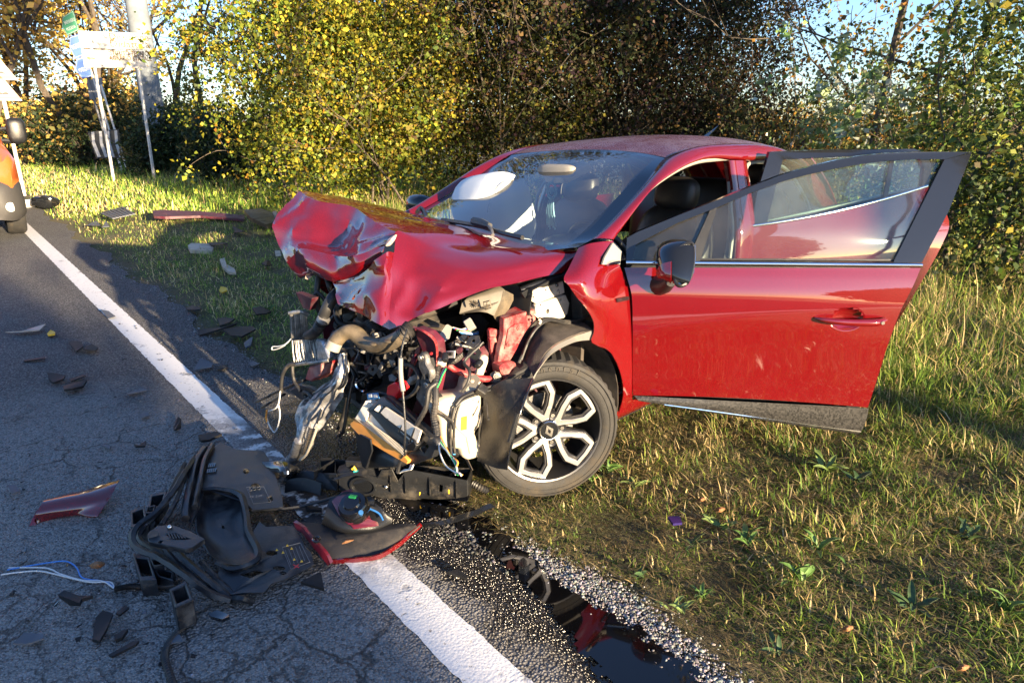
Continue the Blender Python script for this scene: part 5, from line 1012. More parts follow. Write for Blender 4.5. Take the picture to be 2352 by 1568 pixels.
tb('cross_tube', MT['innerred'], [(1030, 838, .40), (1046, 850, .38), (1066, 858, .36), (1100, 868, .30), (1122, 870, .26), (1140, 868, .22)], .0125, n=10); bolt_(E_(1142, 864, .24), (.5, .8, .1), car, .016); bolt_(E_(1138, 866, .235), (.5, .8, .1), car, .024, 'cast')
pl('grey_strut', MT['white'], [(1107, 819, .66), (1115, 815, .66), (1123, 819, .66), (1122, 832, .66), (1103, 886, .66), (1088, 893, .66)], .02, ax='y', bevel=.004); 
# left upper wheelhouse rail, beige bracket, red brackets
Y = 'y'
pl('wheelhouse_rail', MT['innerred'], [(1158, 731), (1229, 710), (1232, 737), (1207, 766), (1190, 798), (1176, 822), (1166, 838), (1143, 839), (1150, 800), (1158, 770)], .03, ax=Y, v=.665, holes=[[(1213, 733), (1217, 731), (1219, 735), (1216, 739)], [(1186, 785), (1189, 783), (1191, 787), (1187, 790)]], bevel=.003)
pl('wheelhouse_rail_top', MT['innerred'], [(1147, 724, .60), (1180, 707, .60), (1213, 693, .60), (1230, 709, .668), (1158, 732, .668)], .006, ax=Y)
bp_ = pl('rail_patch', MT['innerred'], [(1168, 756), (1184, 744), (1204, 741), (1205, 764), (1192, 784), (1176, 800), (1160, 802)], .004, ax=Y, v=.672, bevel=.001)
for p in ((1192, 753), (1168, 791)): bolt_(cy(*p, .676), (0, 1, 0), bp_, .011, 'innerred')
bb = pl('wing_bracket', MT['beige'], [(1230, 709), (1232, 700), (1299, 677), (1308, 696), (1304, 720), (1296, 730), (1266, 736), (1232, 727)], .03, ax=Y, v=.678, holes=[[(1255, 714), (1258, 709), (1262, 710), (1263, 716), (1260, 721), (1256, 720)], [(1286, 688), (1290, 685), (1292, 689), (1288, 692)], [(1240, 699), (1244, 697), (1245, 701), (1241, 703)]], bevel=.003)
pl('bracket_flange', MT['beige'], [(1214, 688, .66), (1216, 668, .66), (1292, 641, .665), (1297, 672, .668), (1232, 697, .668)], .004, ax=Y, holes=[[(1252, 665, .66), (1255, 663, .66), (1256, 667, .66), (1253, 668, .66)]], par=bb, bevel=.001)
for p in ((1220, 675), (1279, 655)): bolt_(cy(*p, .67), (0, 1, 0), bb, .008)
for p in ((1225, 685), (1283, 670)): tb('clip', MT['cast'], [(p[0] - 4, p[1], .69), (p[0], p[1] - 5, .69), (p[0] + 2, p[1] + 4, .69)], .003, ax=Y, n=4, res=6, par=bb)
pl('torn_strip', MT['black'], [(1197, 672, .655), (1212, 664, .655), (1296, 638, .66), (1300, 642, .66), (1216, 672, .655), (1206, 684, .655)], .01, ax=Y, cr=.004)
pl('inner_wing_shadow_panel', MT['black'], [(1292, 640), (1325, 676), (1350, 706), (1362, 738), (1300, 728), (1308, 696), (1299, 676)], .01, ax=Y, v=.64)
pl('red_bracket', MT['innerred'], [(1125, 758), (1130, 754), (1155, 759), (1153, 790), (1148, 838), (1136, 836), (1128, 800)], .02, ax=Y, v=.62, bevel=.003); pl('red_bracket', MT['innerred'], [(1126, 776), (1140, 774), (1143, 786), (1127, 789)], .02, ax=Y, v=.635, bevel=.003)
pb = pl('rail_end', MT['innerred'], [(1149, 842), (1160, 836), (1186, 830), (1190, 842), (1192, 860), (1176, 872), (1162, 874), (1153, 858)], .06, ax=Y, v=.70, bevel=.006, cr=.008); bolt_(cy(1196, 852, .715), (0, 1, 0), pb, .014, 'cast')
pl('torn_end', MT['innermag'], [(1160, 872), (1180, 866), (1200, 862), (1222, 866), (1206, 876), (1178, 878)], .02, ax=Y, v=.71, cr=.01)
# box covers
fc = pl('fuse_box_cover', MT['beltgrey'] if False else mat('dusty_grey_plastic', (.085, .075, .058), .6, var=.3, vs=9, dirt=.4, dcol=(.14, .12, .09)), [(1060, 694, .24), (1072, 684, .22), (1144, 657, .10), (1156, 667, .10), (1150, 692, .12), (1134, 727, .16), (1118, 719, .19), (1098, 716, .22), (1076, 718, .24), (1053, 722, .26)], .012, bevel=.003)
pl('cover_side', MT['duct'], [(1156, 667, .10), (1176, 677, .05), (1176, 690, .05), (1166, 710, .08), (1142, 740, .13), (1134, 727, .16), (1150, 692, .12)], .008, par=fc)
sy = MB()
def line_sym(pts, v0, r=.0022): sy.tube(np.array([E_(x, y, v0) for x, y in pts]), r, n=4)
line_sym([(1110, 694), (1125, 690), (1129, 706), (1114, 711), (1110, 694)], .19); line_sym([(1119, 694), (1116, 700), (1122, 699), (1118, 707)], .195)
for a in range(0, 180, 30): line_sym([(1088 + 10 * math.cos(math.radians(a)), 698 + 9 * math.sin(math.radians(a))), (1088 - 10 * math.cos(math.radians(a)), 698 - 9 * math.sin(math.radians(a)))], .235)
line_sym([(1078, 690), (1100, 706)], .238, .003); sy.build('cover_symbol', MT['duct'], fc)
bx = MB(); q4 = [E_(*p) for p in ((951, 747, .44), (981, 729, .36), (1024, 745, .34), (1000, 781, .43))]; bx.plate(q4, (-.02, -.01, -.06)); bx.build('relay_box', MT['duct'], car, bevel=.006)
pl('relay_box_lid', MT['beltgrey'], [(1000, 782, .43), (1024, 746, .34), (1034, 752, .33), (1028, 778, .38), (1008, 792, .43)], .01)
for i in range(7): tb('wire_bundle', [MT['wirew'], MT['wireb'], MT['redplug'], MT['green'], MT['hose']][i % 5], [(1040 + i * 3, 752 + i * 2, .22), (1060 + i * 2, 757 + i * 1.5, .20), (1076 + i * 3, 752 + i * 2.5, .16), (1092 + i, 762, .14)], .004, n=5, res=10)
tb('corrugated_sleeve', MT['hose'], [(1030, 795, .36), (1048, 786, .32), (1062, 776, .28)], .010, rings=.1, res=20)
tb('rubber_moulding', MT['black'], [(1196, 668, .62), (1222, 658, .64), (1256, 648, .655), (1290, 636, .66), (1306, 628, .67)], .018, ax=Y)
pl('cowl_grille', MT['black'], [(1060, 724, .12), (1100, 722, .08), (1120, 740, .05), (1100, 790, .05), (1070, 780, .10)], .01)
# barcode labels on the loom
for q, v in (([(1021, 806), (1045, 805), (1044, 822), (1019, 822)], .42), ([(1074, 795), (1084, 786), (1107, 789), (1093, 811), (1070, 803)], .34)):
    lb = pl('paper_label', MT['label'], q, .002, v=v); m = MB()
    for i in range(9):
        t = .12 + .08 * i; a = E_(q[0][0] + (q[1][0] - q[0][0]) * t, q[0][1] + (q[1][1] - q[0][1]) * t + 3, v + .002); b = E_(q[-1][0] + (q[-2][0] - q[-1][0]) * t, q[-1][1] + (q[-2][1] - q[-1][1]) * t - 5, v + .002); m.bar(a, b, .0016 + .0022 * (i * 7 % 3), .001, up=(1, .8, 0))
    m.build('barcode', MT['ink'], lb)
# looms
L1 = [(1062, 812, .36), (1046, 826, .40), (1028, 832, .42), (1010, 832, .45), (1002, 858, .49), (1000, 890, .52), (1000, 930, .54), (996, 957, .55), (1002, 985, .56), (1004, 1003, .56)]
tb('wiring_loom', MT['hose'], L1, .0125, rings=.08, res=90, n=9); tb('loom_end', MT['white'], [(1006, 829, .47), (1014, 831, .46), (1018, 836, .45)], .014)
tb('wiring_loom', MT['hose'], [(1000, 880, .53), (985, 895, .555), (978, 936, .57), (958, 974, .585), (944, 1012, .60), (935, 1034, .61), (926, 1048, .615), (918, 1066, .62), (914, 1084, .625)], .009, rings=.06, res=70, n=8)
for i, mt in enumerate(('wirew', 'green', 'green', 'hose', 'wirew', 'orange')):
    k_ = i * 1.6; tb('loom_wire', MT[mt], [(1004 + k_, 1002, .56), (1014 + k_ * 2, 1022 + 2 * k_, .58), (1028 + k_, 1038 + k_, .60), (1044 + k_, 1062, .61), (1050 - k_, 1080 + k_ * .5, .62), (1046 + k_ * 2, 1090, .625)], .0028, n=4, res=24)
tb('loom_wire', MT['wirew'], [(1008, 1004, .56), (1010, 1036, .60), (1022, 1066, .62), (1042, 1082, .63), (1056, 1086, .63), (1060, 1093, .63)], .0028, n=4, res=24)
for i, mt in enumerate(('wirew', 'wireb', 'green')): tb('loom_wire', MT[mt], [(1020 + i * 3, 845, .44), (1012 + i * 2, 862, .47), (1006 + i * 2, 878, .50), (1002 + i, 890, .52)], .003, n=4, res=10)
pl('loom_plug', MT['black'], [(935, 1020), (950, 1012), (956, 1024), (950, 1036), (938, 1038), (933, 1030)], .03, v=.62, bevel=.003)
for i in range(3): tb('loom_wire', MT['wirew'], [(916 + i, 1086, .62), (926 + 2 * i, 1082 - 2 * i, .62), (938 + 3 * i, 1078, .62), (944 + 3 * i, 1066, .61)], .0025, n=4, res=14)
tb('thin_cable', MT['black'], [(936, 755, .55), (924, 795, .58), (920, 840, .60), (923, 880, .615), (928, 930, .625), (931, 990, .635), (929, 1026, .635), (930, 1046, .63)], .0045, n=6, res=40); tb('cable_sleeve', MT['beltgrey'], [(920, 822, .605), (920, 850, .61), (922, 876, .62), (926, 898, .625)], .009, n=8)
tb('thin_cable', MT['hose'], [(910, 846, .50), (940, 838, .50), (960, 858, .52), (958, 890, .54), (940, 910, .54), (918, 918, .52)], .008, n=6, res=30, rings=.05); tb('thin_cable', MT['hose'], [(1110, 786, .34), (1088, 806, .38), (1066, 832, .42), (1078, 850, .44), (1076, 876, .46), (1062, 900, .48)], .006, n=6, res=26)
tb('wing_cable', MT['hose'], [(1372 - 14, 722, .70), (1330, 736, .71), (1300, 738, .70), (1262, 732, .70), (1238, 744, .70), (1216, 778, .70), (1202, 810, .705), (1192, 834, .71)], .007, ax=Y, n=6, res=30); tb('wing_cable', MT['hose'], [(1355, 728, .70), (1326, 741, .71), (1298, 742, .70), (1260, 736, .705), (1232, 754, .705), (1212, 786, .705), (1197, 826, .71)], .006, ax=Y, n=6, res=30)
tb('cable_tie', MT['white'], [(1237, 733, .708), (1242, 738, .715), (1238, 744, .715)], .006, ax=Y, n=6, res=5); tb('cable_tie', MT['white'], [(1227, 722, .69), (1232, 725, .70), (1236, 729, .70)], .004, ax=Y, n=6, res=5)
# red connector, battery with label
rp_ = pl('red_connector', MT['redplug'], [(889, 886), (904, 878), (914, 884), (918, 898), (910, 908), (906, 922), (896, 918), (886, 902)], .05, v=.53, bevel=.005); pl('connector_pin', MT['steel'], [(892, 862), (900, 858), (912, 868), (906, 876), (894, 874)], .02, v=.52, par=None)
bt = pl('battery', MT['black'], [(828, 908), (852, 896), (892, 904), (900, 935), (880, 990), (824, 975)], .14, v=.49, bevel=.006); lb = pl('battery_label', MT['bluep'], [(842, 904), (868, 901), (871, 915), (845, 920)], .002, v=.505, par=bt)
for x in (846, 858): pl('warning_mark', MT['label'], [(x, 906), (x + 7, 905), (x + 8, 912), (x + 1, 913)], .001, v=.5075, par=lb)
# air filter housing, split open
FV = .60
fh = pl('air_filter_box', MT['blackdirty'], [(843, 941, .60), (874, 911, .56), (888, 912, .555), (912, 931, .565), (1000, 1008, .585), (1004, 1022, .59), (992, 1052, .60), (946, 1069, .61), (938, 1058, .61), (926, 1040, .61)], .03, holes=[[(872, 948, .59), (884, 934, .575), (968, 990, .585), (956, 1026, .60)], [(858, 941, .595), (868, 931, .58), (878, 936, .575), (868, 947, .59)], [(962, 1030, .60), (972, 1012, .595), (984, 1024, .59), (974, 1042, .60)]], bevel=.003)
pl('filter_element', MT['paper'], [(815, 960, .615), (840, 920, .58), (852, 918, .56), (976, 990, .57), (955, 1032, .58), (934, 1058, .60)], .012, par=fh)
fe = MB()
for i in range(46):
    t = i / 45; a = E_(816 + 112 * t, 961 + 84 * t, .622); b = E_(822 + 112 * t, 951 + 80 * t, .615); fe.bar(a, b, .0028, .005, up=(1, .5, 0))
fe.build('filter_pleat', MT['paper'], fh)
pl('filter_seal', MT['orange'], [(803, 973, .63), (812, 965, .625), (830, 974, .625), (926, 1044, .62), (939, 1058, .62), (934, 1066, .625), (880, 1036, .63), (828, 1003, .635), (806, 980, .635)], .02, par=fh, bevel=.003)
for a, b in (((872, 948, .60), (955, 1012, .61)), ((905, 949, .585), (890, 966, .605)), ((932, 967, .59), (917, 990, .61)), ((955, 982, .595), (942, 1014, .615)), ((888, 914, .56), (992, 1006, .59))): MB().bar(E_(*a), E_(*b), .006, .014, up=(1, .5, .2)).build('box_rib', MT['blackdirty'], fh)
pl('box_skirt', MT['black'], [(812, 987, .63), (850, 1009, .64), (854, 1036, .64), (839, 1077, .65), (831, 1071, .65), (818, 1010, .635)], .008, bevel=.002); bw = pl('box_base', MT['blackdirty'], [(854, 1012, .60), (930, 1062, .60), (916, 1074, .61), (842, 1076, .63), (853, 1040, .62)], .05, bevel=.006)
# washer bottle
tk = MB(); out = [(991, 934), (1026, 915), (1074, 908), (1081, 877), (1106, 873), (1108, 976), (1090, 994), (1111, 1040), (1106, 1050), (1076, 1058), (1063, 1050), (1060, 1032), (1018, 1030), (1012, 962), (994, 944)]
tkb = tk.plate([cy(x, y, .70) for x, y in out], (-.02, -.10, 0)).build('washer_bottle', MT['white'], car, bevel=.016, smooth=True)
fr_ = [(1036, 940), (1078, 922), (1098, 916), (1100, 972), (1080, 994), (1100, 1036), (1080, 1044), (1072, 1004), (1050, 984)]
MB().plate([cy(x, y, .708) for x, y in fr_], (-.0, -.012, 0)).build('bottle_face', MT['white'], tkb, bevel=.006, smooth=True)
MB().lathe([(.010, .004), (.017, .008), (.022, .008), (.024, -.004)], cy(1029, 921, .665), (.2, .1, 1), 18).build('filler_neck', MT['black'], tkb); MB().lathe([(.001, .003), (.014, .003)], cy(1029, 921, .665), (.2, .1, 1), 14).build('filler_hole', MT['gloss'], tkb)
ly = MB().plate([cy(x, y, .7115) for x, y in ((1060, 958), (1073, 955), (1072, 986), (1059, 988))], .002).build('bottle_label', MT['yellow'], tkb)
for q in ([(1044, 934, .72), (1036, 975, .72), (1034, 1010, .715), (1036, 1042, .71)], [(1056, 928, .725), (1046, 960, .725), (1042, 1004, .72), (1044, 1040, .715)], [(1000, 940, .72), (1018, 952, .725), (1036, 966, .725), (1042, 985, .725)]): tb('hose_line', MT['hose'], q, .006, ax=Y, n=6, res=20)
tb('wing_cable', MT['hose'], [(1046, 930, .72), (1062, 912, .72), (1090, 900, .72), (1118, 890, .72), (1150, 878, .72), (1166, 868, .71)], .006, ax=Y, n=6, res=20); tb('wing_cable', MT['hose'], [(1046, 936, .725), (1066, 917, .725), (1100, 904, .725), (1140, 890, .725), (1166, 874, .72)], .005, ax=Y, n=6, res=20)
pl('hose_clip', MT['bluep'], [(1041, 1000), (1046, 1000), (1046, 1044), (1041, 1044)], .01, ax=Y, v=.70)
# wheel arch liner
fl_ = np.array([[cy(*p) for p in r] for r in ([(1112, 900, .70), (1160, 874, .77), (1226, 870, .84)], [(1112, 940, .71), (1158, 920, .81), (1206, 915, .89)], [(1108, 985, .71), (1150, 985, .82), (1188, 968, .90)], [(1102, 1030, .71), (1146, 1036, .82), (1174, 1022, .90)], [(1098, 1056, .71), (1134, 1072, .81), (1166, 1078, .88)])])
MB().grid(fl_, 20, 16, thick=.004).crumple(.004, 12, 2).build('wheel_liner', MT['blackdirty'], car, smooth=True); tb('liner_edge', MT['gloss'], [(1224, 872, .845), (1206, 916, .895), (1188, 968, .905), (1175, 1020, .905), (1167, 1060, .89)], .005, ax=Y)
pl('liner_strip', MT['blackdirty'], [(1188, 950, .915), (1194, 950, .915), (1176, 1014, .915), (1169, 1016, .915)], .01, ax=Y)
ar = np.array([[cy(*p) for p in r] for r in ([(1200, 826, .60), (1206, 832, .68), (1214, 842, .75), (1228, 868, .80)], [(1212, 778, .60), (1222, 790, .68), (1232, 806, .75), (1243, 828, .80)], [(1242, 742, .60), (1250, 756, .68), (1260, 774, .75), (1272, 796, .81)], [(1290, 728, .60), (1300, 742, .68), (1308, 758, .76), (1318, 772, .82)], [(1330, 732, .62), (1342, 744, .70), (1352, 752, .78), (1362, 760, .83)])])
MB().grid(ar, 26, 14, thick=-.006).crumple(.004, 20, 4).build('arch_liner', MT['felt'], car, smooth=True)
edge = np.array([[cy(*p) for p in r] for r in ([(1226, 868, .80), (1216, 880, .815)], [(1242, 829, .803), (1238, 846, .82)], [(1271, 797, .812), (1268, 812, .825)], [(1318, 773, .822), (1318, 786, .835)], [(1362, 759, .832), (1360, 780, .842)])])
MB().grid(edge, 24, 4, thick=.004).build('arch_rim', mat('grey_liner_rim', (.12, .115, .105), .6, dirt=.3), car, smooth=True)
MB().grid(np.array([[(-.03 + .36 * math.cos(a), y, .33 + .37 * math.sin(a)) for a in np.linspace(-.5, math.pi + .3, 18)] for y in (.58, .82)]) * np.array([1, 1, 1]), thick=.003).xf(lambda p: p if p[0] < -.12 else np.array([p[0], min(p[1], .60), p[2]])).build('inner_arch', MT['felt'], car)

# fleece seen through the windows of the filter box
for q in ([(874, 948, .605), (885, 936, .59), (967, 990, .60), (955, 1024, .615)], [(859, 941, .61), (868, 932, .595), (877, 936, .59), (868, 946, .605)], [(817, 960, .628), (839, 922, .595), (851, 920, .575), (846, 950, .605), (838, 968, .62)]): pl('filter_fleece', MT['paper'], q, .008, par=fh, cr=.003)
# small broken fittings hanging in the gap
def inside(x, y): return 800 + 40 * math.sin(x * .03) < y
for i in range(64):
    x = rng.uniform(770, 1120); y = rng.uniform(745, 960); v = .50 - .14 * max(0, (x - 960) / 160) + rng.uniform(-.05, .03)
    if y > 900 and 800 < x < 990: continue
    if y < 760 and x < 930: continue
    c_ = E_(x, y, v); t = i % 4; mt = MT[('hose', 'cast2', 'black', 'innermag', 'cast', 'beltgrey', 'hose', 'black')[i % 8]]
    if t == 0:
        a = c_ + rng.uniform(-.05, .05, 3); b = c_ + rng.uniform(-.05, .05, 3); MB().tube([a, c_ + rng.uniform(-.03, .03, 3), b], rng.uniform(.003, .007), n=6, res=10).build('wire', mt, eng, smooth=True)
    elif t == 1: MB().box(c_, *rng.uniform(.015, .045, 3), R=Rm('x', rng.uniform(-1, 1)) @ Rm('z', rng.uniform(-1, 1))).build('plug', mt, eng, bevel=.003)
    elif t == 2:
        n_ = unit(rng.normal(size=3) + np.array([1.5, .6, 0])); u_, v_, _ = frame_from(n_); P = [c_ + u_ * p * .03 + v_ * q * .03 for p, q in ((-1, -.5), (.3, -.9), (1, .1), (.5, .8), (-.6, .6))]
        MB().plate(P, .003, holes=[[c_ + u_ * .008 * math.cos(a) + v_ * .008 * math.sin(a) for a in np.linspace(0, 6.28, 7)[:-1]]]).build('bracket', mt, eng)
    else: MB().lathe([(.001, .012), (.010, .012), (.013, .006), (.013, -.02)], c_, unit(rng.normal(size=3) + np.array([2, 1, 0])), 10).build('cap', mt, eng)
# ------------------------------------------------------------------ wreckage on the road: each piece a thing
GZ = lambda x, y, z=.0: G(x, y, z)
def gp_(pts, z): return [GZ(p[0], p[1], p[2] if len(p) > 2 else z) for p in pts]
up3 = np.array([0, 0, 1.])
tray = mat('tray_plastic', (.011, .0125, .016), .36, var=.4, vs=6, bump=.3, bs=220, dirt=.40, dcol=(.085, .084, .08), ds=13)
b0 = GZ(520, 1260); T = thing('bumper_undertray', 'large black undertray with bent grille slats, lying in front of the wreck', 'car part', b0)
def part(nm, mt, mb, par=T, **k): return mb.build(nm, mt, par, **k)
circ = lambda x, y, rx, ry, n=14: [(x + rx * math.cos(a), y + ry * math.sin(a)) for a in np.linspace(0, 2 * math.pi, n, endpoint=False)]
o1 = [(506, 1016), (543, 1030), (605, 1032), (616, 1050), (636, 1100), (649, 1142), (651, 1164), (581, 1170), (560, 1150), (470, 1122), (455, 1170), (440, 1200), (424, 1182), (437, 1056), (470, 1036)]
pA = MB().plate(gp_(o1, .075), up3 * -.006, holes=[gp_(circ(587, 1117, 11, 8), .075), gp_(circ(566, 1083, 7, 6), .075), gp_([(614, 1140), (624, 1137), (628, 1146), (618, 1150)], .075)]); tp = part('tray_panel', tray, pA.crumple(.012, 5, 1, (0, 0, 1)), bevel=.0015)
m = MB()
for r_ in range(2):
    for i in range(9): a = GZ(458 + i * 4.6 + r_ * 2, 1068 + r_ * 12 - i * .6, .081); b = GZ(455 + i * 4.6 + r_ * 2, 1077 + r_ * 12 - i * .6, .081); m.bar(a, b, .004, .006)
part('vent_slot', MT['gloss'], m, tp)
ri = MB()
for pts, r in (([(470, 1030, .08), (450, 1060, .10), (438, 1110, .10), (428, 1160, .10), (426, 1190, .09)], .016), ([(488, 1022, .085), (470, 1056, .10), (458, 1110, .10), (446, 1165, .10)], .012)): ri.tube(gp_(pts, 0), r, n=6, res=20)
part('tray_rib', tray, ri, tp, smooth=True)
o2 = [(462, 1126), (520, 1126), (556, 1142), (566, 1180), (572, 1222), (590, 1262), (584, 1284), (540, 1298), (500, 1288), (470, 1262), (452, 1230), (448, 1196)]
bowl = [gp_([(o2[i][0] + (515 - o2[i][0]) * t, o2[i][1] + (1210 - o2[i][1]) * t) for i in range(len(o2))] + [(o2[0][0] + (515 - o2[0][0]) * t, o2[0][1] + (1210 - o2[0][1]) * t)], z) for t, z in ((0, .07), (.18, .035), (.5, .022), (.96, .03))]
part('tray_bowl', tray, MB().grid(np.array(bowl), 12, 40, thick=.004).crumple(.01, 7, 3), smooth=True)
part('rim_ridge', tray, MB().tube(gp_([(464, 1124, .08), (500, 1122, .083), (535, 1128, .085), (557, 1143, .085), (566, 1182, .08), (573, 1224, .08), (593, 1264, .08), (588, 1286, .075), (560, 1300, .07), (530, 1304, .07), (496, 1292, .065)], 0), [.010, .011, .013, .013, .012, .013, .013, .012, .011, .010, .008], n=5, res=50).crumple(.003, 20, 2), smooth=None)
o3 = [(596, 1196, .06), (610, 1208, .06), (672, 1206, .055), (688, 1228, .05), (702, 1258, .05), (714, 1268, .05), (722, 1296, .045), (664, 1324, .05), (624, 1338, .055), (606, 1358, .05), (560, 1362, .045), (526, 1366, .04), (496, 1326, .05), (506, 1300, .06), (560, 1306, .06), (600, 1286, .06), (596, 1262, .06), (580, 1222, .06)]
p3 = part('side_panel', tray, MB().plate(gp_(o3, 0), up3 * -.006, holes=[gp_(circ(624, 1270, 13, 6), .054), gp_(circ(641, 1304, 14, 5), .05), gp_(circ(650, 1314, 8, 4), .05), gp_([(548, 1318), (590, 1308), (606, 1314), (575, 1328)], .055)]).crumple(.008, 6, 4, (0, 0, 1)), bevel=.0015)
ym = MB()
for x, y in ((602 + 34, 1262), (660, 1252), (670, 1259), (676, 1284), (693, 1288), (650, 1268)): ym.plate(gp_([(x - 3, y + 2.5), (x + 3.4, y + 1.5), (x - .5, y - 3)], .062), up3 * .0008)
part('warning_mark', MT['yellow'], ym, p3); rx_ = MB(); rx_.bar(GZ(674, 1296, .06), GZ(687, 1303, .06), .003, .001); rx_.bar(GZ(676, 1304, .06), GZ(686, 1295, .06), .003, .001); part('cross_mark', MT['redplug'], rx_, p3)
em_ = mat('embossed_print', (.11, .12, .13), .5); e_ = MB()
def outline(pts, z, r=.0012): q = gp_(pts, z); e_.tube(q + q[:1], r, n=4)
outline([(648, 1256), (690, 1246), (712, 1290), (668, 1306)], .058); 
for i in range(5): e_.bar(GZ(655 + i * 8, 1262 - i * 2.2, .059), GZ(668 + i * 8, 1296 - i * 2.4, .059), .0016, .001)
part('embossed_line', em_, e_, p3); e_ = MB(); outline([(566, 1118), (606, 1117), (622, 1152), (582, 1156)], .082)
for x, y in ((575, 1124), (584, 1122), (594, 1121)): outline(circ(x, y, 4, 3, 8), .082)
part('embossed_mark', em_, e_, tp); lettering('lettering', 'E2 24R', GZ(572, 1142, .083), GZ(592, 1140, .083) - GZ(572, 1142, .083), GZ(570, 1132, .083) - GZ(574, 1142, .083), .018, em_, tp, depth=.001)
bars = [([(448, 1050, .10), (424, 1086, .13), (400, 1125, .14), (355, 1178, .13), (316, 1208, .12), (304, 1240, .11), (325, 1265, .10), (362, 1278, .10), (424, 1320, .09), (478, 1360, .06), (530, 1379, .03)], .016), ([(424, 1064, .08), (396, 1118, .10), (370, 1168, .10), (328, 1214, .09), (321, 1240, .08), (373, 1270, .08), (441, 1322, .06), (506, 1368, .03)], .013),
        ([(440, 1062, .09), (418, 1112, .11), (402, 1154, .11), (372, 1204, .09)], .013), ([(352, 1200, .06), (346, 1226, .06), (352, 1248, .06), (380, 1282, .06), (440, 1336, .05), (488, 1372, .03)], .011), ([(376, 1250, .10), (394, 1280, .09), (440, 1322, .07), (494, 1366, .04)], .013), ([(400, 1256, .10), (424, 1284, .09), (476, 1330, .07), (526, 1370, .035)], .014), ([(372, 1200, .06), (368, 1226, .06), (376, 1252, .06)], .011), ([(462, 1290, .06), (500, 1330, .055), (548, 1372, .03), (575, 1376, .02)], .012)]
for pts, r in bars: part('grille_slat', tray, MB().tube(gp_(pts, 0), r * .8, n=5, res=46).crumple(.003, 30, len(pts)), smooth=None)
br = [(338, 1226), (358, 1208), (393, 1204), (438, 1218), (468, 1238), (440, 1256), (424, 1260), (342, 1243)]
bk = part('vented_bracket', tray, MB().plate(gp_(br, .15), up3 * -.02, holes=[gp_([(380, 1226), (400, 1222), (438, 1238), (400, 1238)], .15), gp_([(364, 1246), (369, 1240), (375, 1241), (370, 1247)], .15)]).crumple(.006, 8, 2), bevel=.002)
m = MB()
for i in range(6): m.bar(GZ(386 + i * 7, 1224 + i * 2, .148), GZ(392 + i * 7, 1239, .148), .004, .014)
part('bracket_slat', tray, m, bk); part('bracket_boss', tray, MB().tube([GZ(352, 1228, .15), GZ(352, 1228, .158)], .018, n=14), bk); part('bracket_bolt', MT['steel'], MB().ball(GZ(390, 1210, .155), .009, n=8, m=6), bk)
def fbox(q, z0, z1, wll=.012):
    Q4 = [np.array(p) for p in q]; c_ = np.mean(Q4, 0); inn = [c_ + (p - c_) * .68 for p in Q4]
    return MB().plate(gp_([tuple(p) for p in Q4], z1), up3 * -(z1 - z0), holes=[gp_([tuple(p) for p in inn], z1)])
for q, z0, z1 in (([(299, 1172), (332, 1159), (340, 1205), (300, 1210)], .01, .10), ([(345, 1134), (383, 1127), (374, 1166), (338, 1170)], .02, .09), ([(304, 1270), (342, 1274), (360, 1330), (322, 1332)], .005, .07), ([(348, 1296), (402, 1312), (398, 1332), (362, 1322)], .005, .06), ([(338, 1162), (358, 1158), (352, 1176), (334, 1178)], .02, .10), ([(345, 1283), (368, 1280), (376, 1296), (352, 1298)], .02, .08)): part('mounting_box', tray, fbox(q, z0, z1), bevel=.002)
eb_ = part('end_box', tray, fbox([(388, 1352), (428, 1332), (444, 1376), (402, 1394)], .02, .11), bevel=.003); part('end_block', tray, MB().plate(gp_([(396, 1394), (444, 1378), (450, 1404), (404, 1414)], .05), up3 * -.04), bevel=.004)
for pts, r in (([(404, 1340, .04), (380, 1345, .02), (342, 1348, .012), (300, 1346, .012), (264, 1352, .012)], .0095), ([(432, 1400, .03), (423, 1430, .012), (404, 1456, .012), (388, 1476, .012), (378, 1502, .012), (382, 1524, .012), (396, 1566, .012), (404, 1590, .012)], .0105)): part('corrugated_cable', MT['hose'], MB().tube(gp_(pts, 0), r, n=8, res=110, rings=.12))
for pts, mt in (([(264, 1350), (252, 1336), (205, 1336), (147, 1323), (92, 1311), (40, 1314), (3, 1319)], 'wirew'), ([(262, 1350), (235, 1334), (190, 1332), (140, 1318), (120, 1308), (95, 1303), (20, 1303)], 'wirew'), ([(263, 1350), (240, 1335), (191, 1327), (178, 1306), (167, 1295), (147, 1288), (102, 1293), (17, 1308)], 'wireb'), ([(378, 1500), (372, 1512), (374, 1520)], 'wireb'), ([(380, 1504), (384, 1512), (386, 1526)], 'wirew')): part('loose_wire', MT[mt], MB().tube(gp_(pts, .006), .0028, n=5, res=50), smooth=True)
part('hook_arm', tray, MB().tube(gp_([(530, 1376, .02), (556, 1374, .05), (580, 1380, .02)], 0), .012, n=6, res=10)); part('stay_rod', MT['black'], MB().tube(gp_([(578, 1172, .07), (650, 1168, .05), (700, 1160, .04), (772, 1140, .06)], 0), .006, n=6, res=12))
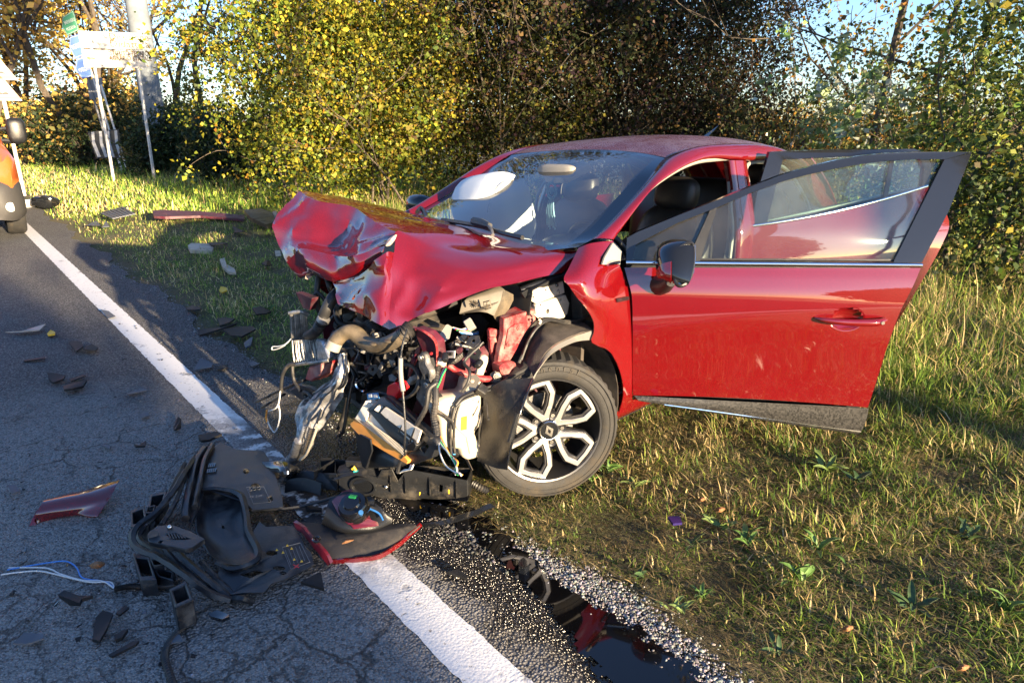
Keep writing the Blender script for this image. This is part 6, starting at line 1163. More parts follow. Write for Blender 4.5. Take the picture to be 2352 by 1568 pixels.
# front carrier beam
b0 = GZ(860, 1140); T2 = thing('front_carrier', 'long ribbed black front carrier beam lying across the road below the air filter', 'car part', b0)
A = GZ(660, 1122, 0); B = GZ(1076, 1160, 0); ex = unit(B - A); Lg = np.linalg.norm(B - A); en = unit(np.array([ex[1], -ex[0], 0])); en = en if en[1] < 0 else -en
def BP(s, n, z): return A + ex * s * Lg - en * n + up3 * z
P2 = lambda nm, mb, mt=MT['blackdirty'], par=T2, **k: mb.build(nm, mt, par, **k)
fa = [(.30, .02), (.30, .10), (.40, .12), (.52, .10), (.54, .135), (.60, .145), (.63, .09), (.68, .15), (.80, .135), (.995, .12), (1.0, .02), (.76, .012), (.70, .0), (.54, .0), (.46, .02)]
front_ = P2('front_wall', MB().plate([BP(s, 0, z) for s, z in fa], -en * -.006, holes=[[BP(.845, 0, .055), BP(.862, 0, .055), BP(.866, 0, .088), BP(.848, 0, .09)]]).crumple(.006, 9, 6), bevel=.002)
fl2 = [(.02, .02), (.04, .07), (.12, .085), (.20, .075), (.30, .10), (.30, .02), (.2, .01), (.1, .005)]; P2('left_wall', MB().plate([BP(s, .005 + .03 * math.sin(s * 12), z) for s, z in fl2], en * .006).crumple(.012, 8, 2), bevel=.002)
P2('back_wall', MB().plate([BP(s, .11, z) for s, z in ((.14, .01), (.14, .11), (.45, .10), (.98, .115), (.98, .01))], en * .005).crumple(.004, 7, 1), bevel=.002); P2('base_plate', MB().plate([BP(.1, .0, .03), BP(.99, .0, .03), BP(.98, .11, .03), BP(.14, .11, .03)], up3 * -.005))
P2('end_wall', MB().plate([BP(.992, 0, .02), BP(.985, .11, .02), BP(.985, .11, .115), BP(.992, 0, .12)], ex * .006), bevel=.002)
for s0, s1, n0, n1 in ((.16, .22, .0, .11), (.22, .28, .11, .0), (.30, .33, .0, .11), (.44, .44, .0, .11), (.56, .62, .0, .11), (.68, .76, .0, .11), (.76, .83, .11, .0), (.83, .91, .0, .11), (.91, .97, .11, .0), (.37, .36, 0, .11)):
    P2('cross_rib', MB().plate([BP(s0, n0 + .003, .03), BP(s1, n1 + (-.003 if n1 else .003), .03), BP(s1, n1 + (-.003 if n1 else .003), .105), BP(s0, n0 + .003, .095)], ex * .004))
P2('lamp_ring', MB().tube([BP(.44 + .068 * math.cos(a), -.012, .055 + .040 * math.sin(a)) for a in np.linspace(0, 2 * math.pi, 25)], .008, n=6, cap=False), MT['black'], smooth=True); P2('lamp_ring_bore', MB().plate([BP(.44 + .064 * math.cos(a), -.006, .055 + .036 * math.sin(a)) for a in np.linspace(0, 2 * math.pi, 20, endpoint=False)], en * .003), MT['gloss'])
for s in (.58, .66, .79, .93): P2('outer_rib', MB().plate([BP(s, -.002, .03), BP(s + .012, -.018, .04), BP(s + .012, -.018, .11), BP(s, -.002, .125)], ex * .005))
P2('top_lip', MB().grid(np.array([[BP(s, n, .11 + .02 * math.sin(s * 19) + z) for s in (.28, .36, .44, .52, .58)] for n, z in ((-.02, -.02), (.02, .0), (.05, .012))]), 8, 20, thick=.004), MT['blackdirty'], smooth=True)
P2('clip_tower', MB().box(BP(.56, .03, .15), .07, .05, .05), bevel=.004); P2('clip_tower', MB().box(BP(.42, .04, .14), .14, .05, .03, Rm('z', -.1)), bevel=.004)
for s, z in ((.745, .035), (.90, .06)): P2('paint_dab', MB().box(BP(s, -.004, z), .006, .002, .02), MT['yellow'])
P2('sensor_plug', MB().box(BP(.40, .0, .115), .02, .012, .012), mat('teal_plug', (.02, .25, .28), .4)); P2('sensor_plug', MB().tube([BP(.38, 0, .125), BP(.39, 0, .135), BP(.40, 0, .12)], .006, n=6), MT['yellow'])
P2('bolt', MB().ball(BP(.565, -.01, .06), .009, n=8, m=6), MT['steel']); P2('corrugated_cable', MB().tube([BP(1.0, .08, .06), BP(1.04, .07, .05), BP(1.08, .08, .03)], .016, n=9, res=16, rings=.12), MT['hose'])
P2('curved_flap', MB().grid(np.array([[BP(.02 + .2 * t, -.03 - .02 * v, .06 - .05 * v + .02 * math.sin(t * 3)) for t in (0, .33, .66, 1)] for v in (0, .5, 1)]), 10, 14, thick=.004), MT['black'], smooth=True)
T2b = thing('lamp_bracket', 'shiny crumpled black lamp bracket between the undertray and the carrier beam', 'car part', GZ(650, 1095))
MB().grid(np.array([gp_([(604, 1064, .08), (640, 1062, .10), (688, 1076, .09)], 0), gp_([(622, 1080, .07), (650, 1082, .11), (690, 1084, .08)], 0), gp_([(640, 1094, .05), (656, 1098, .07), (690, 1094, .04)], 0), gp_([(648, 1102, .0), (662, 1106, .01), (686, 1102, .0)], 0)]), 12, 14, thick=.005).crumple(.014, 11, 7).build('bracket_shell', MT['gloss'], T2b)
MB().tube(gp_([(640, 1094, .03), (672, 1104, .05), (700, 1098, .04), (704, 1080, .06)], 0), .014, n=7, res=14).build('bracket_arm', MT['black'], T2b)
# bumper corner with fog lamp
b0 = GZ(820, 1240); T3 = thing('bumper_corner', 'black-lined red bumper corner with fog lamp lying face down on the white line', 'car part', b0)
panel = [(682, 1197, .07), (730, 1200, .05), (757, 1204, .05), (820, 1210, .05), (894, 1203, .05), (966, 1202, .06), (964, 1208, .06), (914, 1249, .03), (865, 1277, .02), (811, 1284, .015), (763, 1286, .015), (748, 1274, .03), (728, 1246, .05)]
lin = mat('bumper_lining', (.022, .021, .022), .62, var=.3, vs=6, bump=.2, bs=260, dirt=.25, dcol=(.06, .05, .042)); MB().plate(gp_(panel, 0), up3 * -.006).crumple(.006, 6, 3, (0, 0, 1)).build('panel', lin, T3, bevel=.001)
rimr = [gp_([(966, 1201, .066), (915, 1247, .036), (865, 1275, .026), (811, 1282, .02), (763, 1285, .02)], 0), gp_([(970, 1207, .05), (918, 1254, .02), (868, 1283, .008), (812, 1291, .002), (762, 1294, .002)], 0)]; MB().grid(np.array(rimr), 4, 26, thick=.006).crumple(.004, 22, 3).build('red_rim', PAINT, T3)
mg = mat('maroon_inner', (.13, .008, .02), .35, coat=.5, dirt=.15); riml = [gp_([(680, 1194, .085), (700, 1206, .085), (722, 1232, .08), (748, 1262, .06), (766, 1290, .02)], 0), gp_([(684, 1206, .06), (700, 1222, .055), (724, 1250, .05), (744, 1280, .03), (758, 1294, .0)], 0)]
ml = MB().grid(np.array(riml), 5, 26, thick=.012).crumple(.006, 18, 5).build('maroon_flange', mg, T3); MB().tube(gp_(circ(727, 1238, 8, 6, 12), .082) , .005, n=5).build('flange_slot', MT['gloss'], ml)
cup = [gp_([(757, 1150, .14), (800, 1130, .16), (850, 1150, .13), (896, 1180, .09)], 0), gp_([(748, 1176, .12), (790, 1175, .12), (850, 1182, .10), (900, 1188, .07)], 0), gp_([(742, 1196, .08), (790, 1212, .08), (850, 1212, .07), (898, 1200, .05)], 0), gp_([(738, 1200, .045), (788, 1222, .045), (852, 1220, .045), (900, 1204, .04)], 0)]
MB().grid(np.array(cup), 16, 20, thick=.006).build('lamp_cup', MT['black'], T3, smooth=True)
MB().plate(gp_([(762, 1150, .15), (786, 1128, .16), (806, 1122, .165), (812, 1128, .16), (792, 1138, .16), (788, 1164, .15), (800, 1186, .13), (812, 1200, .12), (800, 1202, .115), (778, 1180, .13)], 0), up3 * -.006).build('maroon_frame', mg, T3, bevel=.001); MB().plate(gp_([(804, 1202, .10), (830, 1190, .12), (848, 1182, .12), (852, 1192, .11), (868, 1198, .10), (870, 1204, .09), (812, 1212, .09)], 0), up3 * -.006).build('maroon_frame', mg, T3, bevel=.001)
fc_ = GZ(815, 1168, .15); fx = unit((-.15, -.45, 1)); fo = MB().lathe([(.001, .045), (.03, .045), (.034, .038), (.05, .036), (.056, .028), (.058, .0), (.05, -.03)], fc_, fx, 26).build('fog_lamp', MT['gloss'], T3)
MB().box(fc_ + fx * .05 + np.array([.002, .025, 0]), .03, .018, .016, Rm('z', -.3)).build('green_clip', MT['green'], fo, bevel=.002); MB().tube([GZ(829, 1180, .15), GZ(829, 1176, .18)], .009, n=12).build('blue_plug', MT['bluep'], fo); MB().box(GZ(846, 1152, .15), .05, .03, .03, Rm('z', .2)).build('lamp_socket', MT['gloss'], fo, bevel=.003)
for k_ in range(3): MB().tube(gp_([(846, 1160 + k_ * 3, .14), (870, 1172 + 3 * k_, .12), (880, 1190 + k_ * 2, .10)], 0), .004, n=5, res=10).build('lamp_wire', MT[('hose', 'hose', 'wireb')[k_]], fo)
lf = MB().grid(np.array([gp_([(784, 1243, .062), (792, 1237, .068), (812, 1238, .062)], 0), gp_([(786, 1246, .064), (795, 1241, .075), (812, 1239, .064)], 0), gp_([(786, 1249, .06), (798, 1246, .066), (812, 1240, .062)], 0)]), 6, 8, thick=.001); leafbrown = mat('dry_leaf', (.22, .10, .04), .8, var=.3, vs=60); solo('dry_leaf', lf, leafbrown, 'brown dry leaf lying in the black bumper corner', 'leaf', 'dry leaves')
# red wing fragment
T4 = thing('wing_fragment', 'torn strip of red painted wing lying alone on the grey asphalt at left', 'car part', GZ(160, 1165)); Gf = [gp_([(102, 1147, .05), (150, 1134, .055), (191, 1126, .06), (235, 1113, .062), (274, 1102, .065)], 0), gp_([(98, 1152, .066), (150, 1142, .072), (195, 1134, .075), (238, 1122, .07), (268, 1112, .07)], 0), gp_([(84, 1176, .045), (140, 1166, .05), (200, 1158, .052), (236, 1148, .05), (256, 1138, .05)], 0), gp_([(74, 1196, .012), (125, 1186, .018), (172, 1179, .022), (205, 1182, .016), (226, 1182, .012)], 0), gp_([(67, 1206, .0), (122, 1192, .004), (171, 1184, .008), (203, 1187, .003), (222, 1187, .0)], 0)]
MB().grid(np.array(Gf), 20, 26, thick=-.003).build('panel', PAINT, T4, smooth=True); MB().plate(gp_([(66, 1208, .002), (84, 1172, .045), (92, 1168, .05), (78, 1196, .016), (84, 1204, .002)], 0), .003).build('torn_tab', mg, T4)
# long dark strip right of the bumper corner
MBs = MB().grid(np.array([gp_([(968, 1206, .01), (1018, 1196, .03), (1060, 1182, .04), (1100, 1168, .05), (1126, 1158, .06)], 0), gp_([(975, 1213, .008), (1020, 1206, .02), (1064, 1194, .03), (1104, 1178, .04), (1136, 1166, .05)], 0)]), 5, 30, thick=.01).crumple(.005, 16, 2); solo('trim_strip', MBs, MT['gloss'], 'long wet black trim strip pointing from the bumper corner to the wheel', 'car part')
# ---- individual shards and pieces
def shard(name, pts, z, th, mt, label, cat='debris', group=None, cr=.004, tilt=0.0):
    P = np.array(gp_(pts, z)); c_ = P.mean(0); P[:, 2] += tilt * (P[:, 0] - c_[0]); P[:, 2] += .004 - min(0, P[:, 2].min())
    an = (len(label) * 1.3) % 3.14; P[:, 2] += .25 * np.abs((P[:, 0] - c_[0]) * math.cos(an) + (P[:, 1] - c_[1]) * math.sin(an)) * (th < .03)
    mb = MB().plate(list(P), up3 * -min(th, .012 if th < .03 else th)).crumple(cr, 30, len(label)); return solo(name, mb, mt, label, cat, group)
bl, gy = mat('shard_plastic', (.012, .0125, .014), .6, var=.3, vs=20, spec=.3), mat('grey_shard', (.10, .11, .125), .6, dirt=.2, spec=.3)
SH = [('white_sliver', [(14, 766), (50, 762), (90, 756), (107, 755), (92, 763), (50, 768)], .012, .006, MT['white'], 'long thin white trim sliver on the asphalt at the left edge'),
 ('yellow_chip', [(108, 768), (118, 763), (127, 766), (127, 773), (112, 775)], .012, .015, MT['yellow'], 'bright yellow plastic chip on the shaded asphalt right of the white sliver'),
 ('black_shard', [(158, 792), (166, 787), (188, 786), (192, 800), (176, 810)], .02, .008, bl, 'large angular black shard, biggest on the left lane'),
 ('black_shard', [(192, 802), (212, 796), (226, 800), (220, 807), (198, 808)], .02, .01, bl, 'black clip shard touching the large angular one'),
 ('black_shard', [(110, 866), (128, 862), (150, 864), (148, 874), (122, 880), (112, 874)], .025, .012, bl, 'folded black shard beside the thin black strip'),
 ('black_shard', [(146, 890), (172, 884), (200, 880), (192, 890), (166, 900), (148, 902)], .02, .012, bl, 'broken black clip just below the folded shard'),
 ('black_strip', [(54, 826), (104, 824), (105, 828), (55, 830)], .008, .006, bl, 'thin straight black strip lying across the left lane'),
 ('black_strip', [(160, 874), (196, 864), (198, 868), (164, 880)], .008, .006, bl, 'short thin black strip above the broken clip'),
 ('grey_flake', [(232, 719), (250, 717), (266, 730), (250, 732)], .01, .003, gy, 'purple-grey paint flake just left of the white line'),
 ('grey_flake', [(446, 854), (462, 834), (490, 836), (486, 848), (462, 852)], .012, .004, gy, 'big grey flake lying on the white line'),
 ('grey_flake', [(320, 956), (340, 948), (344, 955), (328, 964)], .01, .004, gy, 'small grey flake in the sunlit strip of road'),
 ('black_strip', [(404, 972), (410, 966), (418, 968), (416, 984), (404, 996), (400, 992)], .012, .008, bl, 'curved black strip above the undertray'),
 ('comb_piece', [(456, 1002), (500, 997), (510, 1003), (480, 1012), (464, 1018), (458, 1014)], .035, .02, bl, 'black toothed clip piece just above the undertray'),
 ('black_shard', [(308, 1020), (320, 1024), (336, 1016), (334, 1026), (312, 1028)], .02, .01, bl, 'black cup-shaped shard left of the toothed clip'),
 ('black_shard', [(230, 1022), (236, 1020), (256, 1026), (252, 1032)], .015, .008, gy, 'small grey-edged shard left of the cup-shaped one'),
 ('grey_strip', [(290, 906), (330, 896), (340, 898), (296, 910)], .008, .004, gy, 'thin grey strip in the shade left of the line'),
 ('black_shard', [(428, 708), (444, 706), (462, 710), (460, 718), (432, 718)], .02, .012, bl, 'black block shard at the grass edge right of the white line'),
 ('black_strip', [(455, 760), (500, 754), (530, 748), (546, 744), (544, 752), (500, 762), (458, 768)], .018, .012, bl, 'long black tube piece beyond the white line'),
 ('black_shard', [(512, 766), (548, 752), (580, 756), (588, 764), (556, 774), (530, 776)], .035, .02, bl, 'heap-like black broken bracket left of the radiator'),
 ('black_shard', [(500, 736), (520, 732), (540, 738), (528, 748), (506, 750)], .03, .012, bl, 'black bracket on the grass edge behind the tube piece'),
 ('black_shard', [(560, 790), (574, 776), (582, 778), (576, 796), (566, 802)], .02, .01, gy, 'bent grey pipe end left of the radiator'),
 ('grey_flake', [(570, 836), (584, 832), (596, 840), (580, 844)], .01, .004, gy, 'pale grey flake left of the hanging cable'),
 ('grey_flake', [(496, 846), (524, 840), (520, 848), (500, 854)], .008, .004, bl, 'dark flake right of the big grey flake'),
 ('grey_shard', [(20, 1122), (36, 1118), (48, 1132), (30, 1140)], .02, .006, gy, 'blue-grey shard at the left edge above the red wing fragment'),
 ('black_panel_piece', [(214, 1470), (222, 1424), (238, 1406), (260, 1410), (246, 1448), (232, 1480)], .02, .01, bl, 'rectangular black panel piece with a square notch near the bottom left'),
 ('grey_shard', [(32, 1486), (56, 1462), (86, 1456), (104, 1460), (102, 1470), (64, 1480)], .015, .006, gy, 'long blue-grey shard in the bottom left corner'),
 ('black_shard', [(250, 1504), (306, 1476), (320, 1476), (312, 1486), (258, 1508)], .015, .008, bl, 'long pointed black shard below the square-notched piece'),
 ('black_shard', [(262, 1464), (284, 1448), (294, 1448), (280, 1466), (266, 1474)], .02, .012, bl, 'two-pronged black clip right of the square-notched piece'),
 ('black_shard', [(136, 1372), (150, 1364), (180, 1370), (214, 1372), (190, 1382), (186, 1396), (160, 1386)], .03, .02, bl, 'star-shaped bundle of broken black plastic left of the end box'),
 ('black_shard', [(268, 1410), (290, 1394), (298, 1398), (276, 1418)], .015, .008, bl, 'slim black shard left of the lower cable'),
 ('grey_flake', [(324, 1410), (338, 1402), (336, 1412)], .008, .003, gy, 'tiny grey triangle flake beside the end box'),
 ('black_shard', [(480, 1414), (500, 1406), (520, 1410), (528, 1422), (510, 1428), (484, 1420)], .03, .02, MT['gloss'], 'glossy black housing with a silver label below the undertray'),
 ('black_shard', [(692, 1342), (712, 1328), (736, 1320), (744, 1352), (716, 1348)], .05, .02, bl, 'black wedge-shaped shard by the right corner of the undertray'),
 ('grey_flake', [(390, 1482), (398, 1456), (416, 1460), (420, 1480)], .01, .003, gy, 'pale translucent flake beside the bottom cable'),
 ('white_cylinder', [(432, 566), (440, 561), (486, 560), (490, 568), (486, 574), (436, 574)], .05, .05, MT['white'], 'white cylindrical container lying on the shaded grass'),
 ('black_strip', [(480, 561), (524, 562), (524, 567), (486, 569)], .04, .02, bl, 'black rod sticking out of the white cylinder on the grass'),
 ('white_pipe', [(505, 598), (516, 594), (520, 608), (538, 616), (542, 624), (526, 624), (512, 614)], .05, .03, MT['white'], 'bent white pipe lying on the grass in front of the bonnet'),
 ('yellow_chip', [(504, 668), (508, 662), (520, 661), (522, 669), (510, 673)], .03, .02, MT['yellow'], 'yellow plastic chip on the grass below the bent white pipe'),
 ('black_shard', [(580, 716), (600, 712), (624, 716), (612, 728), (590, 730)], .05, .02, bl, 'black shard with a white tip in the grass left of the radiator'),
 ('black_shard', [(600, 610), (616, 604), (626, 610), (612, 618)], .03, .01, bl, 'dark triangular shard on the grass under the bonnet tip'),
 ('white_chip', [(632, 584), (644, 583), (646, 594), (634, 594)], .03, .01, MT['white'], 'small white chip on the grass under the bonnet tip'),
 ('dark_panel_piece', [(560, 484), (600, 480), (632, 492), (640, 506), (612, 516), (576, 500)], .22, .06, MT['blackdirty'], 'dark crumpled panel with a red rim standing on the verge behind the bonnet'),
 ('grey_pipe', [(626, 486), (634, 484), (644, 504), (638, 508)], .25, .06, MT['alu'], 'silver pipe end against the dark crumpled panel'),
 ('long_bumper_strip', [(350, 490), (372, 487), (460, 486), (560, 488), (560, 496), (460, 494), (380, 500), (354, 500)], .10, .04, MT['innermag'], 'long brown-red bumper strip lying on the sunlit verge'),
 ('grey_shard', [(196, 520), (222, 514), (232, 520), (212, 526)], .03, .01, gy, 'grey-blue shard on the shoulder left of the shadow tip'),
 ('grey_shard', [(236, 526), (246, 518), (252, 526)], .05, .01, gy, 'small upright grey shard on the grass edge near the shadow tip'),
 ('bluish_flake', [(536, 530), (566, 536), (560, 542), (540, 540)], .02, .008, bl, 'flat dark flake on shaded grass behind the container'),
 ('black_shard', [(700, 1168), (724, 1164), (740, 1168), (738, 1176), (704, 1176)], .02, .012, bl, 'small black block between undertray and bumper corner'),
 ('purple_wrapper', [(1534, 1192), (1548, 1186), (1562, 1190), (1566, 1204), (1546, 1206)], .05, .01, mat('purple_foil', (.02, .012, .09), .3), 'crumpled dark purple wrapper in the grass right of the oil'),
 ('stone_chunk', [(1190, 1288), (1204, 1282), (1216, 1296), (1206, 1306), (1192, 1302)], .03, .03, MT['gloss'], 'black wet lump standing in the oil puddle'),
 ('black_hook', [(1030, 1316), (1050, 1310), (1076, 1324), (1072, 1330), (1048, 1322)], .012, .01, bl, 'thin black hook on the asphalt right of the white line'),
 ('black_bar', [(566, 1164), (604, 1160), (606, 1170), (568, 1174)], .02, .015, bl, 'short black bar under the stay rod')]
for a in SH: shard(*a, tilt=rng.uniform(-.12, .12))
# small fragments, alike
proto = []
for i in range(9):
    k_ = int(rng.integers(3, 6)); an = np.sort(rng.uniform(0, 6.28, k_)); r = rng.uniform(.5, 1, k_); el = rng.uniform(.3, .9); P = [(math.cos(a) * q, math.sin(a) * q * el, .12 + .15 * rng.normal()) for a, q in zip(an, r)]
    proto.append(MB().plate(P, (0, 0, -.12)).build('fragment', [bl, bl, gy, bl, MT['gloss'], gy, bl, MT['white'], bl][i], None))
spots = []
while len(spots) < 290:
    x = rng.uniform(0, 660); y = rng.uniform(560, 1560)
    if rng.random() < .35: x, y = rng.normal(440, 90), rng.normal(720, 70)
    g0 = G(x, y); u0, v0 = uv(g0)
    if v0 > 1.75 or (300 < x < 730 and 1010 < y < 1400) or (60 < x < 280 and 1095 < y < 1215) or x < 0 or y < 560: continue
    spots.append((g0, v0))
for i, (g0, v0) in enumerate(spots):
    o = proto[i] if i < 9 else proto[i % 9].copy()
    if i >= 9: C.objects.link(o)
    s_ = rng.uniform(.006, .022); o.location = (g0[0], g0[1], .004 + .14 * s_); o.scale = (s_, s_, s_ * .8); o.rotation_euler = (rng.uniform(-.15, .15), rng.uniform(-.15, .15), rng.uniform(0, 6.28))
    k_ = i % 9; tag(o, ('tiny black plastic fragment scattered on the road', 'tiny black plastic fragment scattered on the road', 'tiny grey fragment scattered on the road', 'tiny black plastic fragment scattered on the road', 'tiny glossy black fragment scattered on the road', 'tiny grey fragment scattered on the road', 'tiny black plastic fragment scattered on the road', 'tiny white fragment scattered on the road', 'tiny black plastic fragment scattered on the road')[k_], 'debris', ('black fragments on the road', 'black fragments on the road', 'grey fragments on the road', 'black fragments on the road', 'glossy fragments on the road', 'grey fragments on the road', 'black fragments on the road', 'white fragments on the road', 'black fragments on the road')[k_])
# slatted grille on the grass, crumpled bag and headlamp by the van
T5 = thing('slatted_grille', 'dark slatted grille piece lying on the sunlit grass beyond the shoulder', 'car part', GZ(271, 488)); 
for i in range(7): t = i / 6; MB().bar(GZ(234 + 46 * t, 490 - 14 * t, .12), GZ(262 + 46 * t, 502 - 10 * t, .10), .05, .02).build('slat', gy, T5, bevel=.004)
for p in (((236, 488), (296, 474)), ((252, 498), (308, 488))): MB().bar(GZ(*p[0], .09), GZ(*p[1], .09), .03, .02).build('frame_bar', bl, T5)
T6 = thing('crumpled_headlamp', 'crushed black headlamp with a white inner piece on the shoulder by the van', 'car part', GZ(95, 464)); MB().ball(GZ(103, 464, .12), (.22, .16, .13), n=16, m=10, pw=.7).crumple(.06, 7, 4).build('lamp_shell', MT['gloss'], T6); MB().ball(GZ(72, 466, .08), (.14, .10, .08), n=12, m=8, pw=.6).crumple(.04, 9, 2).build('white_holder', MT['label'], T6); MB().lathe([(.03, .0), (.06, .03), (.07, .0)], GZ(94, 455, .2), (0, -.6, 1), 14).build('lamp_ring', MT['cast'], T6)
# dry leaves
for x, y, s_, lb in ((222, 1294, 1.3, 'pale dry leaf on the cracked asphalt above the wires'), (1652, 1168, .9, 'orange dry leaf in the grass right of the wheel'), (1610, 1145, .7, 'small brown leaf in the grass between wheel and orange leaf'), (1945, 1440, 1.0, 'brown dry leaf in the lower right grass'), (2210, 1530, 1.1, 'large dry leaf at the bottom right')):
    k_ = lambda dx, dy, z: GZ(x + dx * s_, y + dy * s_, z)
    solo('dry_leaf', MB().grid(np.array([[k_(-14, 3, .03), k_(0, -4, .045), k_(14, -2, .03)], [k_(-10, 6, .025), k_(2, 2, .05), k_(14, 0, .03)], [k_(-9, 8, .02), k_(4, 8, .03), k_(14, 2, .025)]]), 6, 8, thick=.001), leafbrown, lb, 'leaf', 'dry leaves')
# oil puddle: shiny pools along the shoulder
oil = bpy.data.materials.new('oil'); oil.use_nodes = True; b_ = oil.node_tree.nodes['Principled BSDF']; b_.inputs['Base Color'].default_value = (.003, .003, .0035, 1); b_.inputs['Roughness'].default_value = .03; b_.inputs['Specular IOR Level'].default_value = .6
T7 = thing('oil_puddle', 'black glossy oil spill running along the shoulder beside the white line', 'puddle', GZ(1340, 1440))
cu_, cv_ = zip(*sorted([tuple(float(q) for q in uv(G(*p))) for p in ((1540, 1590), (1450, 1510), (1390, 1460), (1310, 1400), (1230, 1335), (1150, 1255), (1060, 1185), (980, 1160))]))
def nzv(x, y, sc, sd): return mnoise.noise(Vector((x * sc + sd, y * sc - sd, sd * .7)))
st_ = .0075; V = []; Fq = []; idx = {}
for i in range(int((cu_[-1] - cu_[0] + .3) / st_)):
    for j in range(80):
        u = cu_[0] - .1 + i * st_; vc = float(np.interp(u, cu_, cv_)); v = vc + (j - 40) * st_; q = UV(u, v); wd = float(np.interp(u, cu_, (.15, .14, .12, .075, .065, .06, .07, .10)[:len(cu_)]))
        f = math.exp(-((v - vc) / wd) ** 2) + .30 * nzv(q[0], q[1], 5, 3) + .34 * nzv(q[0], q[1], 16, 1) + .22 * nzv(q[0], q[1], 45, 9)
        if f < .52: continue
        ids = []
        for a, b in ((0, 0), (1, 0), (1, 1), (0, 1)):
            k_ = (i + a, j + b, round(vc, 4) if False else 0)
            if k_ not in idx: uu_ = cu_[0] - .1 + (i + a) * st_; idx[k_] = len(V); V.append(UV(uu_, float(np.interp(uu_, cu_, cv_)) + (j + b - 40) * st_, .006))
            ids.append(idx[k_])
        Fq.append(tuple(ids))
m = MB(); m.add(V, Fq); m.build('pool', oil, T7, smooth=True)
# ------------------------------------------------------------------ grass of the verge (uncountable: one object per kind)
grass_m = tint_mat('grass_blades', .6, .30, .25)
def blades(name, P, Ln, Wd, bend, cols, flat):
    n = len(P); th = rng.uniform(0, 6.283, n); d = np.stack([np.cos(th), np.sin(th), np.zeros(n)], 1); s_ = np.stack([-d[:, 1], d[:, 0], np.zeros(n)], 1)
    L = Ln[:, None]; tilt = flat[:, None]; up = np.array([[0, 0, 1.0]])
    d0 = up * np.cos(tilt) + d * np.sin(tilt); t2 = np.minimum(tilt + bend[:, None], 2.2); d1 = up * np.cos(t2) + d * np.sin(t2)
    m_ = P + d0 * L * .55; e_ = m_ + d1 * L * .45; w_ = s_ * Wd[:, None] * .5
    V = np.stack([P - w_, P + w_, m_ + w_ * .8, m_ - w_ * .8, e_], 1); V[..., 2] = np.maximum(V[..., 2], .001)
    q = np.arange(n)[:, None] * 5; T_ = np.concatenate([q + np.array([[0, 1, 2]]), q + np.array([[0, 2, 3]]), q + np.array([[3, 2, 4]])])
    return tag(raw_mesh(name, V.reshape(-1, 3), T_, grass_m, np.repeat(cols, 5, 0)), kind='stuff')
def nz2(x, y, sc, sd=0):
    """smooth value noise in numpy"""
    r_ = np.random.default_rng(sd); tab = r_.random((64, 64)); X = x * sc + 1000.3; Y = y * sc + 1000.7; i = np.floor(X).astype(int); j = np.floor(Y).astype(int); fx = X - i; fy = Y - j; fx = fx * fx * (3 - 2 * fx); fy = fy * fy * (3 - 2 * fy)
    g_ = lambda a, b: tab[a % 64, b % 64]
    return g_(i, j) * (1 - fx) * (1 - fy) + g_(i + 1, j) * fx * (1 - fy) + g_(i, j + 1) * (1 - fx) * fy + g_(i + 1, j + 1) * fx * fy
def field(n, dmin, dmax):
    r_ = dmin * (dmax / dmin) ** rng.random(n) if dmin > 2.5 else np.sqrt(rng.uniform(dmin ** 2, dmax ** 2, n))
    a = rng.uniform(-1.02, .98, n); X = np.sin(a) * r_; Y = np.cos(a) * r_; u, v = X * RU[0] + Y * RU[1], X * RV[0] + Y * RV[1]
    ev = 1.47 + .05 * np.sin(u * 2.1) + .04 * np.sin(u * 5.3 + 1) + .10 * (nz2(X, Y, 3.0, 5) - .5) + .05 * (nz2(X, Y, 14.0, 6) - .5)
    k_ = (v > ev) & (v < 26); return X[k_], Y[k_], u[k_], v[k_], np.hypot(X[k_], Y[k_]), (v - ev)[k_]
GRN = np.array([[.10, .17, .025], [.15, .23, .035], [.23, .28, .05], [.06, .115, .022]]); STR = np.array([[.42, .31, .14], [.52, .42, .22], [.30, .22, .10], [.28, .27, .09]])
def gcols(X, Y, dry):
    n = len(X); c = GRN[rng.integers(0, 4, n)]; s_ = STR[rng.integers(0, 4, n)]; f = rng.random(n) < dry; c = np.where(f[:, None], s_, c)
    return c * rng.uniform(.65, 1.3, (n, 1))
def carmask(X, Y): 
    p = (np.stack([X - TC[0], Y - TC[1]], 1)) @ RC[:2, :2]; return (p[:, 0] < .45) & (p[:, 0] > -3.2) & (np.abs(p[:, 1]) < .86)
def oilmask(X, Y): return np.exp(-(((X - .42) / .16) ** 2 + ((Y - 2.32) / .14) ** 2)) + .9 * np.exp(-(((X - .75) / .14) ** 2 + ((Y - 1.98) / .12) ** 2)) + .7 * np.exp(-(((X - .62) / .12) ** 2 + ((Y - 1.72) / .08) ** 2))
